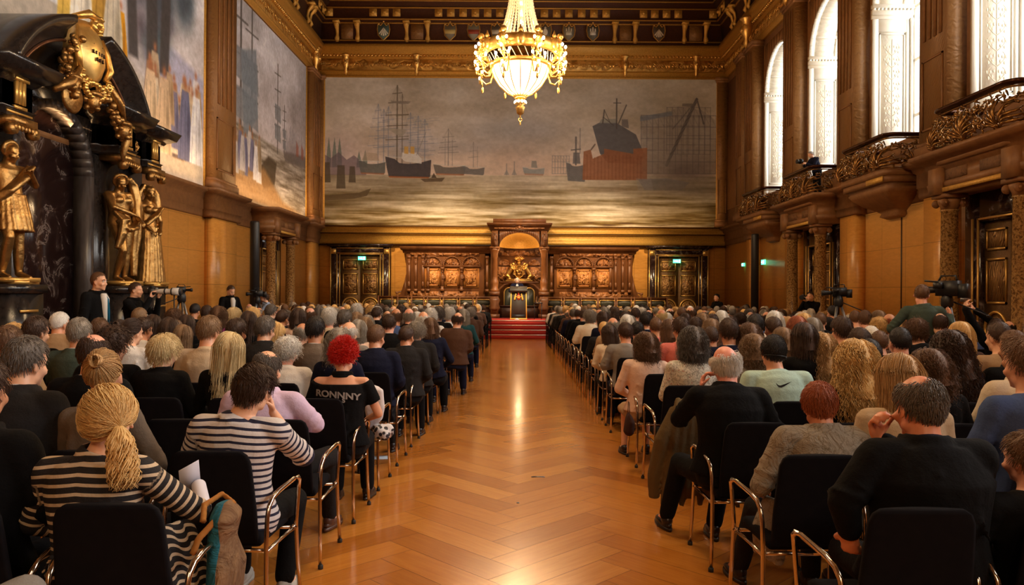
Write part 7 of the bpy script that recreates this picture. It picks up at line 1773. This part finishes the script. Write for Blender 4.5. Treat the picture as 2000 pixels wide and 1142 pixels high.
b = MB(); b.tube([(0, 0, .37), (.01, 0, .32), (-.01, .01, .22), (.01, .01, .12), (0, .0, -.05), (0, 0, -.14)], [(.03, .04), (.055, .10), (.05, .09), (.065, .13), (.06, .12), (.03, .07)], 20); me = blob(b, .012, 2); link('bag_body', me, q.m, bag)
b = MB(); b.tube([(-.05, -.08, .31), (-.07, -.02, .36), (-.03, .06, .385), (.03, .02, .36), (.0, -.07, .32), (-.05, -.12, .26), (-.07, -.13, .20)], .014, 8); link('mustard_scarf', blob(b, .008, 1), simple('mustard_knit', (.42, .17, .03), (.36, .13, .02), 40, .9), bag)
# striped T-shirt
x, y, zt = sp(507); x = -1.42
f = Fig('m', lean=-.03, side=.05, head=(-.30, .10, .12), sw=.185, girth=1.05, headoff=(.05, 0, 0), arms={1: ((.30, .14, .82), (.12, .19, 1.045)), -1: ((-.28, .04, .78), (-.14, .26, .70))}, hands={1: dict(d=(-.2, -.1, .9), n=(-.8, -.5, 0), curl=.9)}, legs={1: ((.17, .44, .50), (.16, .28, .09)), -1: ((-.14, .44, .50), (-.13, .42, .09))})
STR_L = stripe_cloth('white_navy_stripes', srgb(214, 206, 204), srgb(30, 30, 56), .034, .38); me = along(f.top('half', .020, voxel=.009, collar='tee', hem=.44), f)
pale = simple('pale_canvas_shoe', (.45, .42, .38), (.35, .33, .30), 12, .7)
A = build('person in white and navy striped t-shirt, hand at chin, on the left aisle', (x, y, 0), f, zt, 'side', 'dark', [('t_shirt', me, STR_L, None)], voxel=.008, dens=2.2, shoec=pale)
# lilac shirt
x, y, zt = sp(515)
f = Fig('m', lean=.05, side=.02, head=(-.20, .12, 0), girth=1.12, sw=.19, arms={1: ((.33, .06, .84), (.16, .27, .80)), -1: ((-.27, .02, .78), (-.12, .26, .68))}, legs={1: ((.33, .42, .56), (.30, .54, .10)), -1: ((-.10, .44, .50), (-.10, .42, .09))})
build('person in lilac shirt with thinning grey-brown hair, legs crossed towards aisle', (x, y, 0), f, zt, 'bald2', 'dgrey', J(f, 'lilac', nm='shirt', thick=.022), dens=2, trc='charcoal', shoec=simple('brown_shoe', (.09, .035, .02), None, rough=.35))
# red hair, black tee with open back
x, y, zt = sp(664)
f = Fig('f', lean=.08, head=(0, .14, 0), sw=.172, girth=1.22, arms={1: ((.27, .06, .76), (.14, .28, .68)), -1: ((-.26, .06, .76), (-.12, .28, .68))})
A = build('person with bright red spiky hair in black t-shirt with open back', (x + .02, y, 0), f, zt, 'spiky', 'red', J(f, 'black', 'short', .016, nm='t_shirt', open_back=True, voxel=.009), voxel=.008, skin=SKC[1])
nk = MB(); u = (f.nt - f.nb); nk.tube([f.nb + u * .25 + Vector((.056 * math.cos(a), .056 * math.sin(a), .012 * math.sin(a + PI))) for a in np.linspace(0, 2 * PI, 24)[:-1]], .005, 6, closed=True); part('necklace', nk, BLACKM, A, True)
def text_mesh(s, size):
    c = D.curves.new('t', 'FONT'); c.body = s; c.size = size; c.extrude = .0008; c.align_x = 'CENTER'; c.offset = .002; o = D.objects.new('t', c); COL.objects.link(o); dg = C.evaluated_depsgraph_get(); me = D.meshes.new_from_object(o.evaluated_get(dg)); D.objects.remove(o); return me
def on_back(me, f, zc, rad, dy, tilt=0, sx=1):
    """bend flat lettering round the back of a torso"""
    for v in me.vertices:
        a = v.co.x * sx; q_ = Vector((a, -dy - v.co.z + rad * a * a, zc + v.co.y + tilt * a)); v.co = f.A @ q_
    me.update(); return me
greyp = simple('worn_grey_print', (.42, .38, .36), (.26, .24, .23), 30, .8)
link('lettering', on_back(text_mesh('RONNNY', .066), f, .893, 1.6, .180, -.10, 1.15), greyp, A); link('lettering', on_back(text_mesh('        S', .045), f, .86, 1.6, .180), greyp, A)
# right block
x, y, zt = sp(1421)
f = Fig('m', lean=.10, side=.02, head=(.10, .12, -.12), girth=1.15, sw=.19, hump=.03, arms={-1: ((-.27, .16, .84), (-.125, .17, 1.03)), 1: ((.30, .02, .78), (.1, .26, .70))}, hands={-1: dict(d=(.15, -.05, 1), n=(.9, -.3, 0), curl=.8)}, legs={-1: ((-.20, .44, .50), (-.26, .60, .09)), 1: ((.10, .44, .50), (.02, .40, .09))})
build('person in black jacket, bald with fluffy white fringe, hand on cheek', (x, y, 0), f, zt, 'bald', 'white', J(f, 'black'), dens=2.4, skin=srgb(244, 170, 150), seed=1)
x, y, zt = sp(1607)
f = Fig('m', lean=.06, head=(-.10, .16, 0), girth=1.1, sw=.20, neck=.7, arms={-1: ((-.33, .0, .74), (-.26, .26, .66)), 1: ((.29, .03, .76), (.12, .27, .68))}, legs={-1: ((-.22, .44, .50), (-.28, .56, .09)), 1: ((.10, .44, .50), (.1, .42, .09))})
A = build('person with cropped ginger hair in crumpled light linen jacket', (x, y, 0), f, zt, 'short', 'ginger', J(f, (.30, .25, .19), mat=LINEN, thick=.028), dens=2.5, skin=srgb(214, 140, 104), trc='charcoal')
b = MB()
for k in range(4): b.tube([(-.20 - .02 * k, -.10 + .06 * k, .66), (-.25 - .02 * k, -.10 + .06 * k, .5), (-.27 - .015 * k, -.09 + .06 * k, .34)], [.03, .042, .03], 8)
link('jacket_hem', blob(b, .012, 2), LINEN, A, color=(.30, .25, .19))
x, y, zt = sp(1815)
f = Fig('m', lean=.05, head=(.22, .14, .04), girth=1.3, sw=.192, neck=.8, arms={-1: ((-.33, -.04, .84), (-.29, .0, .72)), 1: ((.30, .20, .80), (-.10, .17, 1.03))}, hands={1: dict(d=(-.3, -.1, 1), n=(.3, -.6, 0), curl=.9), -1: dict(d=(.1, .2, -.9), n=(.6, .6, 0), curl=1.2)})
A = build('large person with thinning hair in black jacket, nearest right, hand on cheek', (x - .02, y, 0), f, zt, 'bald2', 'dgrey', J(f, 'black', thick=.03), dens=2.6, voxel=.008, skin=srgb(226, 150, 116), collar='navy')
wr = f.arms[1][1]; e_ = f.arms[1][0]; b = MB(); dv = (wr - e_).normalized(); c0 = wr - dv * .03; uu = dv.orthogonal().normalized(); vv = dv.cross(uu)
b.tube([c0 + (uu * math.cos(a) + vv * math.sin(a)) * .031 for a in np.linspace(0, 2 * PI, 20)[:-1]], .005, 6, closed=True); b.ell(c0 + uu * .033, .013, 10, 6); part('wristwatch', b, GREYM, A, True)
x, y, zt = sp(1519)
f = Fig('m', lean=.12, head=(0, .16, .10), sw=.20, girth=1.1, hump=.02)
A = build('person with black hair in mint t-shirt with a dark tick mark', (x, y, 0), f, zt, 'short', 'black', J(f, 'mint', 'short', .018, nm='t_shirt', collar='tee'), dens=2, skin=SKC[2])
cu = D.meshes.new('tick_mark'); tk = [(-.060, .022), (-.052, .004), (-.040, -.010), (-.022, -.014), (0, -.006), (.062, .026), (-.004, .008), (-.026, .002), (-.040, .004), (-.050, .012)]
cu.from_pydata([(a, b_, 0) for a, b_ in tk] + [(a, b_, .002) for a, b_ in tk], [], [tuple(range(10))[::-1], tuple(range(10, 20))] + [(i, (i + 1) % 10, 10 + (i + 1) % 10, 10 + i) for i in range(10)])
link('tick_mark', on_back(cu, f, .955, 1.2, .182, .06, .95), BLACKM, A)
hs = MB(); hs.tube([f.HM @ Vector((.086 * math.cos(a), -.10 * abs(math.sin(a)) * 1.05 - .012, -.03)) for a in np.linspace(0.1, PI - .1, 14)], .004, 5); hs.ell(f.HM @ Vector((.088, -.02, -.03)), .014, 8, 6); part('headset', hs, BLACKM, A, True)
x, y, zt = sp(1354)
f = Fig('f', lean=.03, head=(.05, .05, 0), sw=.175, girth=1.15)
build('person with big brown curls in cream floral blouse, an olive coat behind', (x, y, 0), f, zt, 'curly', 'dgrey', [('blouse', f.top('long', .02, voxel=.011), FLORAL, None)], dens=2)
x, y, zt = sp(1257)
f = Fig('f', lean=.04, head=(.25, .14, 0), sw=.17, girth=1.1, side=.04, arms={1: ((.36, -.06, .92), (.50, .10, .86))})
build('person with dark brown curls in pale pink jacket, arm over next chair', (x, y, 0), f, zt, 'curly', 'brown', J(f, 'pink', thick=.02), dens=1.6, skirt=True, trc='tan')
x, y, zt = sp(1672)
f = Fig('f', lean=0, head=(0, .04, 0), sw=.165)
build('person with very long wavy blonde hair over a black top', (x, y, 0), f, zt, 'bigcurl', 'blonde', J(f, 'black', thick=.016, nm='top'), dens=1.7)
x, y, zt = sp(1762)
f = Fig('f', lean=.05, head=(.15, .14, .06), sw=.175, girth=1.15)
build('person with short blonde bob in beige jacket, second row right', (x, y, 0), f, zt, 'bob', 'dblonde', J(f, 'beige', thick=.024), dens=2.4, seed=1)
# ---------------------------------------------------------------- things left on chairs and floor
def cloth_thing(name, label, cat, prims, mat, loc=(0, 0, 0), col=None, vox=.012):
    b = MB(); prims(b); o = link(name, blob(b, vox, 2), mat, None, loc, col); return tag(o, label, cat)
s4 = (seatx(3, 0, 'right'), rowy(3) + .235)
def coat(b):
    X, Y = seatx(4, 0, 'right'), rowy(4) + .235
    X, Y = 1.33, rowy(3) + .235
    for k in range(9):
        u_ = -.20 + k * .05; b.tube([(X + u_, Y - .20, .86), (X + u_, Y - .27, .90), (X + u_ - .01, Y - .31, .84), (X + u_ * 1.1 - .02, Y - .33, .60), (X + u_ * 1.25 - .04, Y - .33 + .02 * math.sin(k * 2), .30), (X + u_ * 1.3 - .05, Y - .30, .16 + .05 * (k % 2))], [.022, .026, .028, .032, .036, .02], 8)
    b.tube([(X - .22, Y - .28, .84), (X - .32, Y - .30, .62), (X - .36, Y - .26, .36), (X - .36, Y - .24, .2)], [.04, .055, .055, .04], 10)
cloth_thing('olive_coat', 'olive green coat hanging over the back of an aisle chair', 'coat', coat, CLOTH, col=srgb(104, 86, 56))
def card(b):
    X, Y = seatx(4, 0, 'left'), rowy(4) + .235
    for k in range(5): b.tube([(X + .12 + .03 * k, Y - .24, .90 - .01 * k), (X + .16 + .03 * k, Y - .30, .84), (X + .19 + .025 * k, Y - .31, .70), (X + .20 + .02 * k, Y - .29, .52 + .02 * k)], [.02, .03, .035, .022], 8)
cloth_thing('white_cardigan', 'thin white cardigan hanging on the chair beside the red-haired person', 'cardigan', card, CLOTH, col=srgb(226, 218, 222))
def hbag(b):
    for k in range(8): b.ell((.05 * math.cos(k * 2.4), .06 * math.sin(k * 1.7), .04 + .02 * math.cos(k * 3)), .05, 8, 6)
q = N('black_white_print'); vo = q.n('ShaderNodeTexVoronoi'); vo.inputs['Scale'].default_value = 26; q.l(q.coord(), vo.inputs['Vector']); q.set(q.ramp(vo.outputs['Distance'], [(.35, (.02, .02, .03)), (.42, (.65, .63, .65))], 'CONSTANT'), .6)
pp = at_(746, 845, 6.25); cloth_thing('patterned_scarf', 'crumpled black and white patterned scarf on a left aisle chair arm', 'scarf', hbag, q.m, (pp.x, pp.y, pp.z - .03))
pp = at_(1228, 822, 7.1); cloth_thing('dark_handbag', 'soft dark brown handbag hanging from a right aisle chair', 'handbag', lambda b: (b.tube([(0, 0, .06), (.01, 0, 0), (0, 0, -.10), (0, 0, -.13)], [(.02, .08), (.045, .11), (.05, .10), (.03, .07)], 16, ref=(0, 1, 0)), b.tube([(0, -.06, .04), (0, -.03, .18), (0, .03, .18), (0, .06, .04)], .010, 6)), CLOTH, pp, srgb(60, 38, 34))
b = MB(); b.box(-.11, .11, -.07, .07, 0, .004); o = part('leaflet', b, simple('pale_blue_paper', (.55, .62, .72), None, rough=.6), None); o.location = (U(741, 7.6), 7.6, .0); o.rotation_euler.z = .2; tag(o, 'pale blue leaflet on the floor beside the left aisle chairs', 'leaflet')
# a crossed knee of somebody behind, lower left, and the dark lap lower right
f = Fig('m', lean=-.05, sw=.19, legs={1: ((.42, .46, .66), (.30, .60, .36)), -1: ((-.10, .45, .50), (-.10, .42, .09))})
build('person in grey trousers, crossed knee at lower left corner of the photo', (-2.02, 2.02, 0), f, 1.33, 'short', 'dark', J(f, 'navy'), trc='grey', dens=1, voxel=.012)
f = Fig('m', lean=-.05, sw=.19, legs={-1: ((-.20, .46, .62), (-.02, .62, .32)), 1: ((.16, .45, .58), (.10, .42, .09))})
build('person in dark trousers, crossed knee at lower right corner of the photo', (1.98, 2.02, 0), f, 1.33, 'short', 'dark', J(f, 'black'), trc='black', dens=1, voxel=.012)
# ---------------------------------------------------------------- people on their feet
def stand(label, loc, rz, zt, style, hc, c, arms=None, hands=None, head=(0, 0, 0), lean=0, sex='m', nm='jacket', sleeve='long', **k):
    f = Fig(sex, pz=.42, lean=lean, head=head, arms=arms, hands=hands)
    return f, build(label, loc, f, zt, style, hc, J(f, c, sleeve, .024 if nm == 'jacket' else .016, nm=nm), rz=rz, voxel=.011, dens=1, **k)
def front(r, f, tie=None, sc_=1):
    b = MB(); R = []
    for z, hw in ((1.465, .030), (1.40, .050), (1.28, .040), (1.14, .022), (1.05, .006)):
        R.append([f.A @ Vector((u_ * hw, .085 + .045 * (1 if z < 1.42 else .3) - u_ * u_ * .01 + .022, z - .42)) for u_ in (-1, 0, 1)] + [f.A @ Vector((u_ * hw, .05, z - .42)) for u_ in (1, 0, -1)])
    b.rings(np.array([[tuple(p) for p in q_] for q_ in R])); part('shirt_front', b, WHITEM, r)
    if tie:
        t = MB(); t.tube([f.A @ Vector((0, .10, 1.04)), f.A @ Vector((0, .155, .97)), f.A @ Vector((0, .158, .80)), f.A @ Vector((0, .15, .66))], [(.010, .016), (.012, .006), (.024, .006), (.030, .005)], 8, ref=(1, 0, 0)); link('tie', t.mesh('tie', True), CLOTH, r, color=srgb(*tie))
f, r = stand('person in dark suit with blue tie, standing in profile before the black portal', (-6.08, 11.0, 0), -PI / 2 - .1, 1.93, 'crop', 'brown', 'black', collar='white', eyes=True); front(r, f, (30, 110, 150))
def camera_body(parent_label, loc, rz, lens, white=False):
    t = thing('photo_camera', parent_label, 'camera', loc, rz); b = MB(); b.box(-.075, .075, -.03, .04, -.05, .05); b.box(-.035, .035, -.03, .04, .05, .08); b.ell((.065, .01, -.01), (.02, .03, .05)); part('camera_body', b, BLACKM, t)
    l = MB(); L = lens; l.lathe([(.035, .04), (.038, .04 + L * .2), (.045, .04 + L * .35), (.047, .04 + L * .6), (.062, .04 + L * .72), (.062, .04 + L), (.05, .04 + L)], n=22, M=Matrix.Rotation(-PI / 2, 3, 'X')); o = part('lens', l, simple('white_lens_%d' % int(L * 100), (.68, .66, .64), None, rough=.4) if white else BLACKM, t, True)
    if white:
        g = MB()
        for f_ in (.4, .66): g.lathe([(.053 if f_ < .5 else .062, .04 + L * f_), (.055 if f_ < .5 else .064, .04 + L * (f_ + .02)), (.053 if f_ < .5 else .062, .04 + L * (f_ + .05))], n=22, M=Matrix.Rotation(-PI / 2, 3, 'X'))
        g.lathe([(.063, .04 + L * .97), (.065, .04 + L), (.05, .05 + L)], n=22, M=Matrix.Rotation(-PI / 2, 3, 'X')); part('black_ring', g, BLACKM, o, True)
    return t
ph = dict(arms={1: ((.24, .20, 1.22), (.07, .28, 1.50)), -1: ((-.20, .26, 1.20), (-.04, .36, 1.50))}, hands={1: dict(d=(-.3, .1, 1), n=(0, 1, 0), curl=.8), -1: dict(d=(.2, .3, .9), n=(0, -.3, 1), curl=.8)})
f, r = stand('person in black aiming a camera with a long white lens', (-6.25, 12.4, 0), -PI / 2 + .05, 1.80, 'crop', 'dark', 'black', nm='top', head=(0, .05, 0), **ph)
camera_body('black camera with long white telephoto lens at the left wall', (-5.98, 12.42, 1.64), -PI / 2 + .05, .42, True)
b = MB(); b.tube([(-5.62, 12.43, 1.60), (-5.62, 12.43, 0)], .012, 6); b.ell((-5.62, 12.43, .02), (.04, .04, .02)); o = part('monopod', b, BLACKM, None); tag(o, 'thin black monopod under the long white lens', 'monopod')
f, r = stand('person in dark suit and pale shirt looking down, standing by the left pier', (U(450, 18), 18, 0), PI + .9, 1.80, 'crop', 'dark', 'black', head=(.1, .45, 0), eyes=True, arms={1: ((.26, .0, 1.14), (.15, .2, 1.0)), -1: ((-.26, 0, 1.14), (-.15, .2, 1.0))}); front(r, f)
f, r = stand('person in pale blue shirt behind a television camera on the left', (U(518, 18.6), 18.6, 0), PI / 2 + .4, 1.62, 'short', 'dark', 'blue', nm='shirt', head=(0, .1, 0), arms={1: ((.24, .16, 1.2), (.14, .36, 1.3)), -1: ((-.24, .16, 1.2), (-.14, .36, 1.3))}); 
for c in r.children:
    if c.name.startswith('shirt'): c.color = (*srgb(150, 170, 205), 1)
f, r = stand('person in grey-green sweatshirt seen from behind, operating a television camera', (5.02, 9.5, 0), -.25, 1.80, 'crop', 'brown', 'dgreen', nm='sweatshirt', head=(-.35, .12, .1), skin=SKC[3], arms={1: ((.34, .10, 1.22), (.40, .32, 1.36)), -1: ((-.36, -.04, 1.20), (-.24, .14, 1.08))})
f, r = stand('person with dark hair standing by the far right panelling', (U(1400, 25), 25, 0), PI / 2 + .7, 1.66, 'bun', 'black', 'black', sex='f', nm='top', sleeve='short', arms={1: ((.22, .02, 1.16), (.05, .22, 1.18)), -1: ((-.22, .02, 1.16), (-.05, .22, 1.12))})
f, r = stand('person in black raising a camera beside the farther right portal', (U(1583, 19.6), 19.6, 0), PI / 2 + .9, 1.74, 'short', 'dark', 'black', nm='top', head=(0, 0, 0), **ph)
camera_body('black camera held up beside the farther right portal', (U(1583, 19.6) - .24, 19.42, 1.58), PI / 2 + .9, .12)
f, r = stand('person leaning over the balcony rail with a camera', (8.58, 22.0, 4.46), PI / 2 + .25, 1.36, 'crop', 'grey', 'navy', nm='top', head=(0, .45, 0), lean=.35, arms={1: ((.22, .30, 1.10), (.08, .48, 1.20)), -1: ((-.22, .30, 1.10), (-.08, .48, 1.20))})
camera_body('small black camera held over the balcony rail', (8.08, 21.93, 5.47), PI / 2 + .25, .10)
f, r = stand('speaker with white hair in dark suit behind the lectern', (U(1010, 29.65), 29.68, DZ_ + .002), PI, 1.63, 'bald', 'white', 'navy', head=(0, .15, 0), lean=.10, collar='white', eyes=True, arms={1: ((.30, .12, 1.16), (.24, .34, 1.12)), -1: ((-.30, .12, 1.16), (-.24, .34, 1.12))}); front(r, f, (60, 40, 50))
fz = Fig('m', lean=.05, head=(.1, -.05, 0), arms={-1: ((-.26, .12, 1.22), (-.34, .20, 1.46)), 1: ((.20, .2, 1.16), (-.20, .22, 1.44))}, hands={-1: dict(d=(.3, .1, 1), n=(.8, .2, 0), curl=.7), 1: dict(d=(-.6, .0, .8), n=(-.6, .3, 0), curl=.7)})
build('person in black with both arms raised, holding a small camera overhead', (6.42, 10.2, 0), fz, 1.36, 'short', 'dark', J(fz, 'black'), voxel=.010, dens=1)
b = MB(); b.box(-.06, .06, -.012, .012, -.035, .035); b.lathe([(.022, -.03), (.022, .0)], (0, 0, 0), 12, Matrix.Rotation(PI / 2, 3, 'X')); o = part('compact_camera', b, GREYM, None); o.location = (6.42 - .33, 10.42, 1.60); tag(o, 'small compact camera held overhead near the right portal', 'camera')
# ---------------------------------------------------------------- cameras on tripods
def tripod_camera(label, x, y, h, rz, big=1.0, tv=True):
    t = thing('television_camera' if tv else 'video_camera', label, 'camera', (x, y, 0), rz); b = MB(); s = big
    b.box(-.07 * s, .07 * s, -.20 * s, .16 * s, h - .10 * s, h + .15 * s); b.box(-.06 * s, .06 * s, -.34 * s, -.20 * s, h - .13 * s, h + .10 * s); b.tube([(0, -.16 * s, h + .15 * s), (0, -.14 * s, h + .23 * s), (0, .10 * s, h + .23 * s), (0, .14 * s, h + .15 * s)], .018 * s, 6); part('camera_body', b, BLACKM, t)
    l = MB(); l.lathe([(.045 * s, .16 * s), (.055 * s, .24 * s), (.06 * s, .34 * s), (.075 * s, .36 * s), (.075 * s, .44 * s)], (0, 0, h), 18, Matrix.Rotation(-PI / 2, 3, 'X')); part('lens', l, BLACKM, t, True)
    v = MB(); v.box(-.17 * s, -.07 * s, .02 * s, .14 * s, h + .02 * s, h + .12 * s); v.tube([(-.05, .1 * s, h + .13 * s), (-.05, .34 * s, h + .15 * s)], .016 * s, 8); part('viewfinder', v, BLACKM, t)
    hd = MB(); hd.lathe([(.05, h - .24), (.075, h - .2), (.075, h - .12), (.05, h - .07 * s)], n=14); hd.tube([(.05, -.04, h - .15), (.10, -.30, h - .26), (.10, -.46, h - .33)], .010, 6); hd.ell((.10, -.46, h - .33), .02); part('fluid_head', hd, BLACKM, t)
    for k in range(3):
        a = k * 2.094 + .4; g = MB(); g.tube([(.04 * math.cos(a), .04 * math.sin(a), h - .22), (.26 * math.cos(a), .26 * math.sin(a), .75)], .020, 8); g.tube([(.26 * math.cos(a), .26 * math.sin(a), .80), (.48 * math.cos(a), .48 * math.sin(a), .02)], .013, 8); g.ell((.48 * math.cos(a), .48 * math.sin(a), .02), .022, 8, 6); part('leg', g, GREYM, t)
    return t
pp = P(355, 566, 14.0); tripod_camera('small video camera on a silver tripod before the left wooden wall', pp.x, pp.y, pp.z, -PI / 2 + .2, .42, False)
pp = P(1638, 572, 13.0); tripod_camera('unattended television camera on a tripod before the right panelling', pp.x, pp.y, pp.z, PI / 2 - .25, .62)
pp = P(1850, 566, 10.0); tripod_camera('television camera beside the person in the grey-green sweatshirt', pp.x, pp.y, pp.z, .55, .8)
pp = P(503, 574, 18.3); tripod_camera('television camera with a black sunshade at the left column loudspeaker', pp.x, pp.y, pp.z, PI / 2 + .3, .6)
